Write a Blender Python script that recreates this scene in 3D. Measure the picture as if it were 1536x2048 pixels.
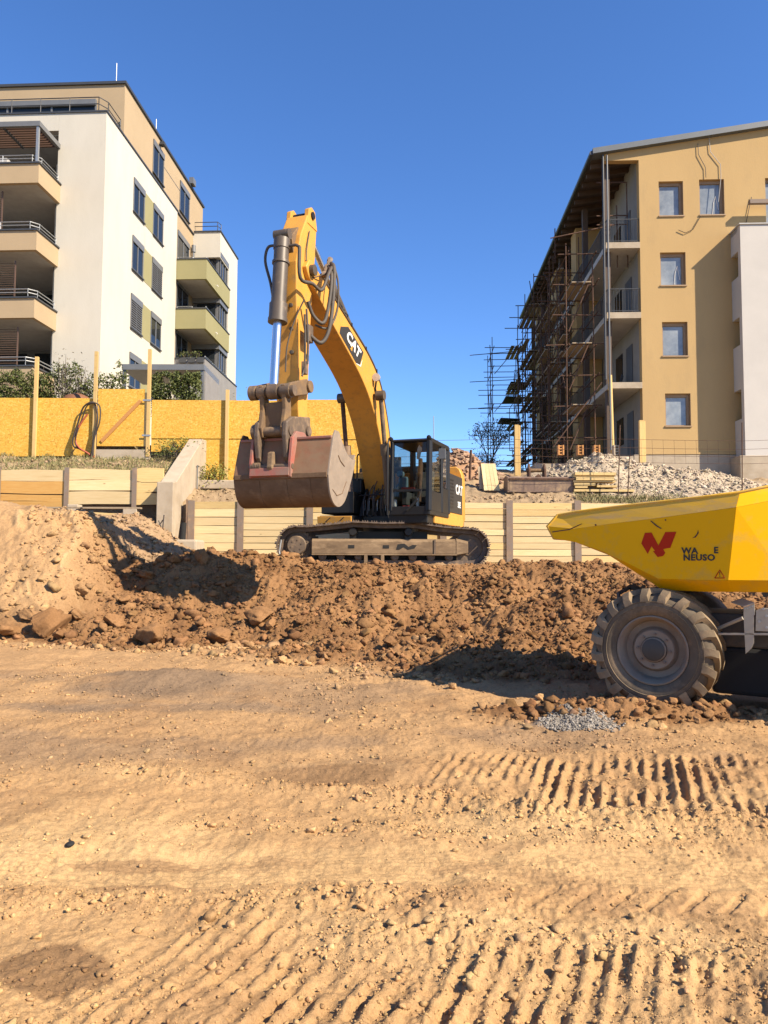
import bpy, bmesh, math, random
import numpy as np
from mathutils import Vector, Matrix, Quaternion
from math import radians, sin, cos, pi, sqrt, atan2

for _o in list(bpy.data.objects):
    bpy.data.objects.remove(_o, do_unlink=True)
SC = bpy.context.scene
COL = SC.collection
random.seed(7)
RNG = np.random.default_rng(11)

# ---------------------------------------------------------------- camera
EYE = Vector((0.0, 0.0, 1.5))
FPX, CX, CY = 1480.0, 768.0, 1024.0          # photograph is 1536 x 2048
PITCH = math.atan((1112.0 - CY) / FPX)       # camera tilted slightly up
ROLL = radians(0.25)
cam_d = bpy.data.cameras.new('camera')
cam_d.sensor_fit = 'VERTICAL'
cam_d.sensor_height = 34.6
cam_d.lens = 34.6 * FPX / 2048.0
cam_d.clip_start = 0.05
cam_d.clip_end = 5000
cam = bpy.data.objects.new('camera', cam_d)
COL.objects.link(cam)
CAM_ROT = Matrix.Rotation(radians(90) + PITCH, 3, 'X') @ Matrix.Rotation(ROLL, 3, 'Z')
cam.matrix_world = Matrix.Translation(EYE) @ CAM_ROT.to_4x4()
SC.camera = cam

# ---------------------------------------------------------------- world, sun, exposure
TO_SUN = Vector((1.0, -0.66, 0.96)).normalized()
SUN_EL = math.asin(TO_SUN.z)
SUN_AZ = math.atan2(TO_SUN.x, TO_SUN.y)
world = bpy.data.worlds.new('World')
SC.world = world
world.use_nodes = True
wt = world.node_tree
bg = wt.nodes['Background']
sky = wt.nodes.new('ShaderNodeTexSky')
sky.sky_type = 'NISHITA'
sky.sun_disc = False
sky.sun_elevation = SUN_EL
sky.sun_rotation = SUN_AZ
sky.altitude = 300
sky.air_density = 0.85
sky.dust_density = 0.2
sky.ozone_density = 5.0
hs = wt.nodes.new('ShaderNodeHueSaturation'); hs.inputs['Saturation'].default_value = 1.14; hs.inputs['Hue'].default_value = 0.506
wt.links.new(sky.outputs[0], hs.inputs['Color'])
wt.links.new(hs.outputs[0], bg.inputs[0])
bg.inputs[1].default_value = 0.112
sun_d = bpy.data.lights.new('sun', 'SUN')
sun_d.energy = 5.0
sun_d.angle = radians(0.53)
sun_d.color = (1.0, 0.86, 0.66)
sun = bpy.data.objects.new('sun', sun_d)
COL.objects.link(sun)
sun.rotation_euler = TO_SUN.to_track_quat('Z', 'Y').to_euler()
sun.location = (40, -30, 50)
SC.view_settings.view_transform = 'Standard'
SC.view_settings.look = 'None'
SC.view_settings.gamma = 1.0
SC.view_settings.exposure = 1.17

# ---------------------------------------------------------------- pixel <-> world helpers (used to read real sizes off the photograph)
def ray(px, py):
    return CAM_ROT @ Vector(((px - CX) / FPX, -(py - CY) / FPX, -1.0))
def at(px, py, Y):
    d = ray(px, py)
    return EYE + d * (Y / d.y)
def atz(px, py, Z):
    d = ray(px, py)
    return EYE + d * ((Z - EYE.z) / d.z)
def onplane(px, py, p0, n):
    d = ray(px, py)
    return EYE + d * ((Vector(p0) - EYE).dot(n) / d.dot(n))

# ---------------------------------------------------------------- mesh builder
ORG = {}
def V(*a):
    return Vector(a)
class MB:
    def __init__(s):
        s.v = []; s.f = []
    def add(s, vs, fs, M=None):
        b = len(s.v)
        for p in vs:
            p = Vector(p)
            s.v.append(M @ p if M is not None else p)
        for f in fs:
            s.f.append([i + b for i in f])
        return s
    def box(s, c, d, M=None, R=None):
        hx, hy, hz = d[0] / 2, d[1] / 2, d[2] / 2
        vs = []
        for z in (-hz, hz):
            for x, y in ((-hx, -hy), (hx, -hy), (hx, hy), (-hx, hy)):
                p = Vector((x, y, z))
                if R is not None: p = R @ p
                vs.append(p + Vector(c))
        return s.add(vs, [(3, 2, 1, 0), (4, 5, 6, 7), (0, 1, 5, 4), (1, 2, 6, 5), (2, 3, 7, 6), (3, 0, 4, 7)], M)
    def bounds(s, x0, x1, y0, y1, z0, z1, M=None):
        return s.box(((x0 + x1) / 2, (y0 + y1) / 2, (z0 + z1) / 2), (abs(x1 - x0), abs(y1 - y0), abs(z1 - z0)), M)
    def loft(s, rings, cap=True, M=None):
        n = len(rings[0]); vs = []; fs = []
        for r in rings: vs += [Vector(p) for p in r]
        for k in range(len(rings) - 1):
            for i in range(n):
                j = (i + 1) % n
                fs.append((k * n + i, k * n + j, (k + 1) * n + j, (k + 1) * n + i))
        if cap:
            fs.append(tuple(range(n - 1, -1, -1)))
            fs.append(tuple((len(rings) - 1) * n + i for i in range(n)))
        return s.add(vs, fs, M)
    def prism(s, pts, f, a, b, M=None):
        """pts: 2d outline, f(p, q, w) -> 3d, extruded w from a to b"""
        return s.loft([[f(p, q, a) for p, q in pts], [f(p, q, b) for p, q in pts]], True, M)
    def tube(s, path, r, n=8, cap=True, M=None):
        path = [Vector(p) for p in path]
        rs = r if isinstance(r, (list, tuple)) else [r] * len(path)
        rings = []; up = None
        for i, p in enumerate(path):
            t = (path[min(i + 1, len(path) - 1)] - path[max(i - 1, 0)])
            t = t.normalized() if t.length > 1e-9 else Vector((0, 0, 1))
            if up is None:
                up = Vector((0, 0, 1)) if abs(t.z) < 0.9 else Vector((1, 0, 0))
            x = up.cross(t)
            if x.length < 1e-6: x = Vector((1, 0, 0)).cross(t)
            x.normalize(); y = t.cross(x); up = y
            rings.append([p + x * (rs[i] * cos(2 * pi * k / n)) + y * (rs[i] * sin(2 * pi * k / n)) for k in range(n)])
        return s.loft(rings, cap, M)
    def cyl(s, a, b, r, r2=None, n=14, M=None):
        return s.tube([a, b], [r, r if r2 is None else r2], n, True, M)
    def lathe(s, prof, o, ax, n=32, M=None, cap=True):
        o = Vector(o); ax = Vector(ax).normalized()
        x = ax.orthogonal().normalized(); y = ax.cross(x)
        rings = [[o + ax * h + x * (r * cos(2 * pi * k / n)) + y * (r * sin(2 * pi * k / n)) for k in range(n)] for r, h in prof]
        return s.loft(rings, cap, M)
    def mesh(s, name, org, smooth=None):
        me = bpy.data.meshes.new(name)
        me.from_pydata([tuple(p - org) for p in s.v], [], s.f)
        me.validate()
        bm = bmesh.new(); bm.from_mesh(me)
        bmesh.ops.recalc_face_normals(bm, faces=bm.faces)
        bm.to_mesh(me); bm.free()
        if smooth:
            me.shade_smooth(); me.set_sharp_from_angle(angle=radians(smooth))
        return me
    def build(s, name, mat, parent=None, smooth=None, bevel=0, label=None, cat=None, group=None, kind=None, org=None):
        if parent is not None:
            o_ = ORG[parent.name]
        elif org is not None:
            o_ = Vector(org)
        else:
            xs = [p.x for p in s.v]; ys = [p.y for p in s.v]; zs = [p.z for p in s.v]
            o_ = Vector(((min(xs) + max(xs)) / 2, (min(ys) + max(ys)) / 2, min(zs)))
        me = s.mesh(name, o_, smooth)
        o = bpy.data.objects.new(name, me)
        COL.objects.link(o)
        if mat is not None: me.materials.append(mat)
        if parent is not None: o.parent = parent
        else: o.location = o_
        ORG[o.name] = o_
        if bevel:
            m = o.modifiers.new('bevel', 'BEVEL'); m.width = bevel; m.segments = 2; m.limit_method = 'ANGLE'; m.angle_limit = radians(40)
            m.harden_normals = False
        tag(o, label, cat, group, kind)
        return o
def tag(o, label=None, cat=None, group=None, kind=None):
    if label: o['label'] = label
    if cat: o['category'] = cat
    if group: o['group'] = group
    if kind: o['kind'] = kind
    return o
def thing(name, loc, label, cat, group=None):
    o = bpy.data.objects.new(name, None)
    COL.objects.link(o); o.location = loc; o.empty_display_size = 0.2
    ORG[o.name] = Vector(loc)
    return tag(o, label, cat, group)
def inst(name, me, parent, M):
    o = bpy.data.objects.new(name, me); COL.objects.link(o); o.parent = parent
    o.matrix_local = Matrix.Translation(-ORG[parent.name]) @ M
    ORG[o.name] = ORG[parent.name]
    return o
def text_mesh(body, size, f, parent, name, mat, bold=0.0, shear=0.0, sx=1.0, depth=0.004, align='CENTER', space=1.0):
    """flat lettering: f(x, y, w) maps letter plane to the world"""
    cu = bpy.data.curves.new(name, 'FONT'); cu.body = body; cu.size = size; cu.align_x = align; cu.align_y = 'CENTER'
    cu.offset = bold; cu.space_character = space; cu.shear = shear; cu.extrude = depth; cu.resolution_u = 3
    ob = bpy.data.objects.new(name, cu); COL.objects.link(ob)
    dg = bpy.context.evaluated_depsgraph_get()
    me = bpy.data.meshes.new_from_object(ob.evaluated_get(dg))
    bpy.data.objects.remove(ob, do_unlink=True)
    org = ORG[parent.name]
    for v in me.vertices:
        p = f(v.co.x * sx, v.co.y, v.co.z)
        v.co = Vector(p) - org
    me.name = name
    me.materials.clear(); me.materials.append(mat)
    o = bpy.data.objects.new(name, me); COL.objects.link(o); o.parent = parent; ORG[o.name] = org
    return o

# ---------------------------------------------------------------- materials
def nd(nt, t, **kw):
    n = nt.nodes.new(t)
    for k, v in kw.items():
        if k in n.inputs.keys(): n.inputs[k].default_value = v
        else: setattr(n, k, v)
    return n
ALB = 0.78            # overall reflectance of the painted and natural surfaces
def rgba(c): return (c[0] * ALB, c[1] * ALB, c[2] * ALB, 1.0)
def mixc(nt, fac, a, b, blend='MIX'):
    m = nt.nodes.new('ShaderNodeMix'); m.data_type = 'RGBA'; m.blend_type = blend
    for k, v in ((0, fac), (6, a), (7, b)):
        if hasattr(v, 'is_linked') or hasattr(v, 'links'): nt.links.new(v, m.inputs[k])
        else: m.inputs[k].default_value = rgba(v) if k else v
    return m.outputs[2]
def ramp(nt, src, stops, raw=False):
    r = nt.nodes.new('ShaderNodeValToRGB')
    while len(r.color_ramp.elements) < len(stops): r.color_ramp.elements.new(0.5)
    for e, (p, c) in zip(r.color_ramp.elements, stops):
        e.position = p
        e.color = (tuple(c) + (1.0,) if raw else rgba(c)) if isinstance(c, (tuple, list)) else (c, c, c, 1)
    nt.links.new(src, r.inputs[0])
    return r.outputs[0]
def newmat(name):
    m = bpy.data.materials.new(name); m.use_nodes = True
    nt = m.node_tree
    return m, nt, nt.nodes['Principled BSDF']
def coords(nt, scale=(1, 1, 1), rnd=False):
    tc = nt.nodes.new('ShaderNodeTexCoord')
    mp = nt.nodes.new('ShaderNodeMapping'); mp.inputs['Scale'].default_value = scale
    src = tc.outputs['Object']
    if rnd:
        oi = nt.nodes.new('ShaderNodeObjectInfo')
        ma = nt.nodes.new('ShaderNodeVectorMath'); ma.operation = 'MULTIPLY_ADD'
        nt.links.new(oi.outputs['Random'], ma.inputs[0]); ma.inputs[1].default_value = (37, 53, 71)
        nt.links.new(src, ma.inputs[2]); src = ma.outputs[0]
    nt.links.new(src, mp.inputs[0])
    return mp.outputs[0]
def noise(nt, vec, scale, detail=5, rough=0.6):
    n = nd(nt, 'ShaderNodeTexNoise', Scale=scale, Detail=detail, Roughness=rough)
    nt.links.new(vec, n.inputs['Vector'])
    return n.outputs['Fac']
def bump(nt, b, h, strength, dist):
    n = nd(nt, 'ShaderNodeBump', Strength=strength, Distance=dist)
    nt.links.new(h, n.inputs['Height']); nt.links.new(n.outputs[0], b.inputs['Normal'])
def pbr(name, c, rough=0.6, metal=0.0, c2=None, nscale=3.0, dirt=None, dirt_amt=0.5, dscale=2.0, bmp=0.0, bscale=40.0, bdist=0.01, spec=0.5, stretch=(1, 1, 1), rnd=False):
    m, nt, b = newmat(name)
    vec = coords(nt, stretch, rnd)
    c2 = c2 or tuple(x * 0.8 for x in c)
    out = mixc(nt, ramp(nt, noise(nt, vec, nscale, 6, 0.65), [(0.3, 0.0), (0.7, 1.0)]), c, c2)
    rsrc = None
    if dirt:
        n2 = noise(nt, vec, dscale, 8, 0.72)
        lo = 0.72 - 0.45 * dirt_amt
        f = ramp(nt, n2, [(lo, 0.0), (min(lo + 0.22, 1.0), 0.9)])
        out = mixc(nt, f, out, dirt)
        rr = nd(nt, 'ShaderNodeMapRange'); nt.links.new(f, rr.inputs[0]); rr.inputs[3].default_value = rough; rr.inputs[4].default_value = 0.95
        nt.links.new(rr.outputs[0], b.inputs['Roughness'])
    else:
        b.inputs['Roughness'].default_value = rough
    nt.links.new(out, b.inputs['Base Color'])
    b.inputs['Metallic'].default_value = metal
    b.inputs['Specular IOR Level'].default_value = spec
    if bmp: bump(nt, b, noise(nt, vec, bscale, 6, 0.6), bmp, bdist)
    return m
def wood(name, a, b_, dark, sc=(0.7, 9, 9), knots=True):
    m, nt, b = newmat(name)
    vec = coords(nt, sc, True)
    g = noise(nt, vec, 3.0, 7, 0.7)
    out = mixc(nt, ramp(nt, g, [(0.32, 0.0), (0.68, 1.0)]), a, b_)
    g2 = noise(nt, coords(nt, (0.3, 4, 4), True), 2.2, 4, 0.6)
    out = mixc(nt, ramp(nt, g2, [(0.58, 0.0), (0.75, 0.55)]), out, dark)
    if knots:
        vo = nd(nt, 'ShaderNodeTexVoronoi', Scale=1.0); nt.links.new(coords(nt, (1.6, 3.2, 3.2), True), vo.inputs['Vector'])
        out = mixc(nt, ramp(nt, vo.outputs['Distance'], [(0.04, 0.75), (0.09, 0.0)]), out, tuple(x * 0.5 for x in dark))
    oi = nt.nodes.new('ShaderNodeObjectInfo')
    mr = nd(nt, 'ShaderNodeMapRange'); nt.links.new(oi.outputs['Random'], mr.inputs[0]); mr.inputs[3].default_value = 0.8; mr.inputs[4].default_value = 1.08
    out = mixc(nt, 1.0, out, mr.outputs[0], 'MULTIPLY')
    nt.links.new(out, b.inputs['Base Color'])
    b.inputs['Roughness'].default_value = 0.75
    b.inputs['Specular IOR Level'].default_value = 0.25
    bump(nt, b, g, 0.35, 0.006)
    return m
MUD = (0.30, 0.19, 0.105)
DUST = (0.42, 0.29, 0.17)
M = {}
M['stucco_white'] = pbr('stucco_white', (0.63, 0.59, 0.505), 0.9, c2=(0.57, 0.53, 0.45), nscale=0.8, dirt=(0.48, 0.44, 0.37), dirt_amt=0.25, dscale=0.7, stretch=(1, 1, 0.35), bmp=0.35, bscale=25, spec=0.2)
M['stucco_side'] = pbr('stucco_side', (0.58, 0.545, 0.50), 0.9, c2=(0.53, 0.50, 0.46), nscale=0.8, bmp=0.35, bscale=25, spec=0.2)
M['stucco_tan'] = pbr('stucco_tan', (0.46, 0.345, 0.215), 0.9, c2=(0.42, 0.315, 0.195), nscale=0.7, bmp=0.3, bscale=25, spec=0.2)
M['stucco_green'] = pbr('stucco_green', (0.33, 0.30, 0.155), 0.9, c2=(0.30, 0.275, 0.14), nscale=0.7, bmp=0.3, bscale=25, spec=0.2)
M['stucco_ochre'] = pbr('stucco_ochre', (0.52, 0.355, 0.165), 0.92, c2=(0.48, 0.325, 0.15), nscale=0.6, dirt=(0.43, 0.30, 0.15), dirt_amt=0.4, dscale=0.9, stretch=(1, 1, 0.4), bmp=0.4, bscale=22, spec=0.15)
M['anthracite'] = pbr('anthracite', (0.055, 0.058, 0.065), 0.5, c2=(0.045, 0.048, 0.052))
M['grey_metal'] = pbr('grey_metal', (0.17, 0.175, 0.18), 0.45, c2=(0.14, 0.145, 0.15))
M['galv'] = pbr('galv', (0.45, 0.46, 0.46), 0.45, 0.6, c2=(0.36, 0.37, 0.37), nscale=12)
M['soffit'] = pbr('soffit', (0.50, 0.48, 0.45), 0.9)
M['louvre_brown'] = pbr('louvre_brown', (0.13, 0.075, 0.05), 0.6, c2=(0.10, 0.06, 0.04))
M['louvre_grey'] = pbr('louvre_grey', (0.13, 0.13, 0.13), 0.55)
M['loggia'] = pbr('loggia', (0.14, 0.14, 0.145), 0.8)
M['concrete'] = pbr('concrete', (0.50, 0.415, 0.31), 0.9, c2=(0.40, 0.33, 0.245), nscale=2.5, dirt=(0.36, 0.28, 0.19), dirt_amt=0.45, dscale=1.2, bmp=0.4, bscale=18, spec=0.2)
M['concrete_slab'] = pbr('concrete_slab', (0.56, 0.54, 0.50), 0.9, c2=(0.47, 0.45, 0.42), nscale=2.0, dirt=(0.4, 0.37, 0.32), dirt_amt=0.4, bmp=0.3, bscale=18)
M['roof_grey'] = pbr('roof_grey', (0.12, 0.135, 0.15), 0.5, c2=(0.10, 0.115, 0.13))
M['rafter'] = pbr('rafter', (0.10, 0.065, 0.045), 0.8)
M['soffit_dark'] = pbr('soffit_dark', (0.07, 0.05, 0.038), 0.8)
M['plaster_grey'] = pbr('plaster_grey', (0.30, 0.285, 0.26), 0.9, c2=(0.24, 0.225, 0.205), nscale=1.0, dirt=(0.26, 0.24, 0.22), dirt_amt=0.3)
M['frame_tan'] = pbr('frame_tan', (0.36, 0.23, 0.12), 0.6)
M['frame_dark'] = pbr('frame_dark', (0.07, 0.06, 0.055), 0.6)
M['rust'] = pbr('rust', (0.13, 0.07, 0.045), 0.8, 0.0, spec=0.2, c2=(0.075, 0.045, 0.033), nscale=6, dirt=(0.28, 0.15, 0.09), dirt_amt=0.4, dscale=5)
M['rust_plate'] = pbr('rust_plate', (0.22, 0.145, 0.105), 0.65, 0.0, c2=(0.17, 0.11, 0.08), nscale=4, dirt=DUST, dirt_amt=0.55, dscale=2.5, bmp=0.2, bscale=20)
M['steel_post'] = pbr('steel_post', (0.25, 0.165, 0.11), 0.8, 0.0, c2=(0.21, 0.175, 0.15), nscale=5, dirt=DUST, dirt_amt=0.35, dscale=3)
M['board'] = wood('board', (0.74, 0.55, 0.26), (0.64, 0.45, 0.19), (0.52, 0.32, 0.11))
M['board_orange'] = wood('board_orange', (0.70, 0.42, 0.14), (0.62, 0.33, 0.09), (0.46, 0.2, 0.05))
M['board_pale'] = wood('board_pale', (0.80, 0.63, 0.36), (0.72, 0.54, 0.28), (0.58, 0.4, 0.18))
M['board_grey'] = wood('board_grey', (0.48, 0.38, 0.26), (0.38, 0.29, 0.19), (0.25, 0.19, 0.13), (9, 9, 0.8))
M['timber'] = wood('timber', (0.74, 0.52, 0.22), (0.66, 0.44, 0.17), (0.52, 0.32, 0.11), (9, 9, 0.7))
M['brace'] = wood('brace', (0.62, 0.30, 0.10), (0.54, 0.25, 0.08), (0.4, 0.17, 0.05))
def osb():
    m, nt, b = newmat('osb')
    base = None
    vec = coords(nt, (1, 1, 1), True)
    nz = nd(nt, 'ShaderNodeTexNoise', Scale=2.0, Detail=2.0); nt.links.new(vec, nz.inputs['Vector'])
    outs = []
    for sc in ((16, 16, 42), (34, 34, 15)):
        v2 = coords(nt, sc, True)
        ad = nd(nt, 'ShaderNodeVectorMath', operation='MULTIPLY_ADD'); nt.links.new(nz.outputs['Color'], ad.inputs[0]); ad.inputs[1].default_value = (4, 4, 4); nt.links.new(v2, ad.inputs[2])
        vo = nd(nt, 'ShaderNodeTexVoronoi', Scale=1.0); nt.links.new(ad.outputs[0], vo.inputs['Vector'])
        sp = nt.nodes.new('ShaderNodeSeparateColor'); nt.links.new(vo.outputs['Color'], sp.inputs[0])
        outs.append((sp.outputs[0], sp.outputs[1]))
    flake = mixc(nt, ramp(nt, outs[0][1], [(0.5, 0.0), (0.52, 1.0)]), outs[0][0], outs[1][0])
    out = ramp(nt, flake, [(0.0, (0.50, 0.24, 0.035)), (0.18, (0.66, 0.36, 0.055)), (0.75, (0.74, 0.44, 0.075)), (1.0, (0.80, 0.54, 0.15))])
    big = noise(nt, vec, 0.8, 4, 0.6)
    out = mixc(nt, ramp(nt, big, [(0.4, 0.0), (0.75, 0.35)]), out, (0.60, 0.35, 0.07))
    nt.links.new(out, b.inputs['Base Color'])
    b.inputs['Roughness'].default_value = 0.8; b.inputs['Specular IOR Level'].default_value = 0.2
    bump(nt, b, flake, 0.25, 0.004)
    return m
M['osb'] = osb()
def glass_dark(name, c=(0.02, 0.025, 0.03), rough=0.04):
    m, nt, b = newmat(name)
    b.inputs['Base Color'].default_value = rgba(c); b.inputs['Roughness'].default_value = rough
    b.inputs['IOR'].default_value = 1.45; b.inputs['Specular IOR Level'].default_value = 0.35
    bump(nt, b, noise(nt, coords(nt), 1.2, 2), 0.06, 0.05)
    return m
M['glass_dark'] = glass_dark('glass_dark')
M['glass_film'] = pbr('glass_film', (0.16, 0.19, 0.22), 0.12, c2=(0.36, 0.39, 0.40), nscale=1.3, spec=0.7, rnd=True, bmp=0.1, bscale=3)
def glass_clear():
    m, nt, b = newmat('glass_clear')
    out = nt.nodes['Material Output']
    tr = nd(nt, 'ShaderNodeBsdfTransparent'); tr.inputs[0].default_value = (0.72, 0.78, 0.76, 1)
    gl = nd(nt, 'ShaderNodeBsdfGlossy'); gl.inputs['Roughness'].default_value = 0.03
    fr = nd(nt, 'ShaderNodeFresnel'); fr.inputs[0].default_value = 1.5
    mx = nt.nodes.new('ShaderNodeMixShader')
    nt.links.new(fr.outputs[0], mx.inputs[0]); nt.links.new(tr.outputs[0], mx.inputs[1]); nt.links.new(gl.outputs[0], mx.inputs[2])
    nt.links.new(mx.outputs[0], out.inputs[0])
    return m
M['glass_clear'] = glass_clear()
M['cat_yellow'] = pbr('cat_yellow', (0.70, 0.345, 0.06), 0.45, spec=0.3, c2=(0.62, 0.295, 0.05), nscale=1.5, dirt=(0.40, 0.235, 0.08), dirt_amt=0.46, dscale=6, bmp=0.05, bscale=6)
M['cat_yellow_muddy'] = pbr('cat_yellow_muddy', (0.34, 0.19, 0.055), 0.6, c2=(0.2, 0.12, 0.05), nscale=5, dirt=(0.15, 0.095, 0.055), dirt_amt=0.9, dscale=3.0, bmp=0.3, bscale=25)
M['black_paint'] = pbr('black_paint', (0.012, 0.012, 0.0125), 0.45, spec=0.3, c2=(0.02, 0.018, 0.016), dirt=(0.075, 0.052, 0.033), dirt_amt=0.2, dscale=2.0)
M['black_matte'] = pbr('black_matte', (0.012, 0.012, 0.012), 0.85)
M['rubber'] = pbr('rubber', (0.045, 0.04, 0.036), 0.7, c2=(0.09, 0.07, 0.052), nscale=3, dirt=(0.22, 0.15, 0.095), dirt_amt=0.35, dscale=5)
M['cyl_grey'] = pbr('cyl_grey', (0.085, 0.068, 0.052), 0.45, 0.1, c2=(0.12, 0.092, 0.066), nscale=3, dirt=(0.30, 0.21, 0.13), dirt_amt=0.35, dscale=3)
M['chrome'] = pbr('chrome', (0.85, 0.86, 0.88), 0.26, 1.0, c2=(0.78, 0.79, 0.8))
M['muddy_steel'] = pbr('muddy_steel', (0.10, 0.07, 0.048), 0.6, 0.0, c2=(0.17, 0.115, 0.07), nscale=4, dirt=(0.32, 0.21, 0.12), dirt_amt=0.45, dscale=4, bmp=0.35, bscale=30)
M['track_frame'] = pbr('track_frame', (0.27, 0.185, 0.11), 0.8, 0.0, spec=0.2, c2=(0.15, 0.10, 0.06), nscale=3.5, dirt=(0.40, 0.28, 0.165), dirt_amt=0.5, dscale=4, bmp=0.25, bscale=22, stretch=(0.6, 1, 1.6))
M['shoe'] = pbr('shoe', (0.09, 0.065, 0.05), 0.6, 0.0, c2=(0.15, 0.105, 0.075), nscale=6, dirt=(0.33, 0.225, 0.14), dirt_amt=0.5, dscale=5)
M['bucket_steel'] = pbr('bucket_steel', (0.13, 0.078, 0.044), 0.65, 0.0, spec=0.15, c2=(0.205, 0.128, 0.074), nscale=3.5, dirt=(0.28, 0.185, 0.108), dirt_amt=0.45, dscale=3, bmp=0.25, bscale=15, stretch=(0.6, 1, 1))
M['bucket_side'] = pbr('bucket_side', (0.24, 0.185, 0.135), 0.55, 0.0, c2=(0.32, 0.25, 0.185), nscale=6, dirt=(0.34, 0.24, 0.16), dirt_amt=0.35, dscale=3, bmp=0.15, bscale=15)
M['bucket_red'] = pbr('bucket_red', (0.40, 0.10, 0.07), 0.65, 0.0, c2=(0.30, 0.10, 0.07), nscale=4, dirt=(0.27, 0.175, 0.13), dirt_amt=0.7, dscale=2.5, bmp=0.15, bscale=15)
M['bucket_back'] = pbr('bucket_back', (0.29, 0.125, 0.075), 0.7, 0.0, spec=0.15, c2=(0.20, 0.12, 0.07), nscale=3.0, dirt=(0.245, 0.16, 0.098), dirt_amt=0.8, dscale=3.5, bmp=0.15, bscale=15)
M['dump_yellow'] = pbr('dump_yellow', (0.86, 0.455, 0.002), 0.5, c2=(0.82, 0.43, 0.002), nscale=0.9, dirt=(0.58, 0.37, 0.08), dirt_amt=0.45, dscale=3.2, bmp=0.04, bscale=5, spec=0.1)
M['dump_scuff'] = pbr('dump_scuff', (0.80, 0.44, 0.02), 0.6, c2=(0.66, 0.40, 0.07), nscale=2, spec=0.2, dirt=(0.50, 0.34, 0.16), dirt_amt=0.55, dscale=5, stretch=(0.5, 0.5, 3))
M['logo_red'] = pbr('logo_red', (0.48, 0.03, 0.008), 0.6, c2=(0.42, 0.03, 0.008), spec=0.1)
M['letter_dark'] = pbr('letter_dark', (0.03, 0.024, 0.014), 0.6)
M['letter_white'] = pbr('letter_white', (0.82, 0.80, 0.76), 0.6)
M['decal_black'] = pbr('decal_black', (0.03, 0.028, 0.026), 0.5)
M['tyre'] = pbr('tyre', (0.10, 0.08, 0.058), 0.85, spec=0.2, c2=(0.155, 0.12, 0.082), nscale=3, dirt=(0.27, 0.195, 0.125), dirt_amt=0.5, dscale=3.5, bmp=0.25, bscale=40)
M['tyre_lug'] = pbr('tyre_lug', (0.20, 0.15, 0.095), 0.9, spec=0.15, c2=(0.28, 0.21, 0.13), nscale=5, dirt=(0.36, 0.26, 0.16), dirt_amt=0.6, dscale=6, bmp=0.25, bscale=40, rnd=True)
M['rim'] = pbr('rim', (0.30, 0.245, 0.18), 0.55, 0.0, spec=0.3, c2=(0.25, 0.19, 0.145), nscale=4, dirt=(0.26, 0.18, 0.12), dirt_amt=0.45, dscale=4)
M['hub'] = pbr('hub', (0.15, 0.11, 0.085), 0.6, 0.0, c2=(0.21, 0.15, 0.11), nscale=5, dirt=(0.28, 0.195, 0.125), dirt_amt=0.55, dscale=4)
M['alloy'] = pbr('alloy', (0.42, 0.37, 0.28), 0.5, 0.2, c2=(0.40, 0.36, 0.29), nscale=6, dirt=(0.40, 0.31, 0.21), dirt_amt=0.4, dscale=6)
M['chassis'] = pbr('chassis', (0.045, 0.042, 0.036), 0.65, c2=(0.07, 0.06, 0.048), dirt=(0.18, 0.13, 0.085), dirt_amt=0.4)
M['seat'] = pbr('seat', (0.05, 0.05, 0.052), 0.8)
M['cloth_blue'] = pbr('cloth_blue', (0.10, 0.17, 0.22), 0.9)
M['cloth_red'] = pbr('cloth_red', (0.5, 0.06, 0.05), 0.8)
M['cloth_white'] = pbr('cloth_white', (0.7, 0.66, 0.64), 0.8)
M['lamp_glass'] = pbr('lamp_glass', (0.65, 0.58, 0.50), 0.15)
M['amber'] = pbr('amber', (0.8, 0.3, 0.02), 0.3)
M['hose_black'] = pbr('hose_black', (0.035, 0.022, 0.016), 0.6)
M['hose_red'] = pbr('hose_red', (0.45, 0.10, 0.05), 0.6)
M['brick'] = pbr('brick', (0.38, 0.215, 0.135), 0.9, c2=(0.33, 0.18, 0.11), nscale=6, dirt=(0.45, 0.33, 0.22), dirt_amt=0.7, dscale=5, rnd=True)
M['bark'] = pbr('bark', (0.10, 0.075, 0.055), 0.9)
M['slate_wall'] = pbr('slate_wall', (0.27, 0.26, 0.25), 0.85, c2=(0.22, 0.21, 0.205), nscale=2)
M['tarp'] = pbr('tarp', (0.22, 0.09, 0.04), 0.7)
def leaf(name, a, b_):
    m, nt, b = newmat(name)
    at_ = nd(nt, 'ShaderNodeAttribute', attribute_name='var')
    out = mixc(nt, at_.outputs['Fac'], a, b_)
    nt.links.new(out, b.inputs['Base Color'])
    b.inputs['Roughness'].default_value = 0.6
    b.inputs['Specular IOR Level'].default_value = 0.3
    return m
M['leaf_hedge'] = leaf('leaf_hedge', (0.04, 0.06, 0.015), (0.15, 0.165, 0.04))
M['leaf_spring'] = leaf('leaf_spring', (0.16, 0.17, 0.03), (0.32, 0.30, 0.06))
M['leaf_dry'] = leaf('leaf_dry', (0.16, 0.14, 0.10), (0.26, 0.23, 0.15))
M['leaf_far'] = leaf('leaf_far', (0.10, 0.12, 0.06), (0.20, 0.21, 0.11))
M['grass'] = leaf('grass', (0.10, 0.10, 0.03), (0.34, 0.29, 0.13))
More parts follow.
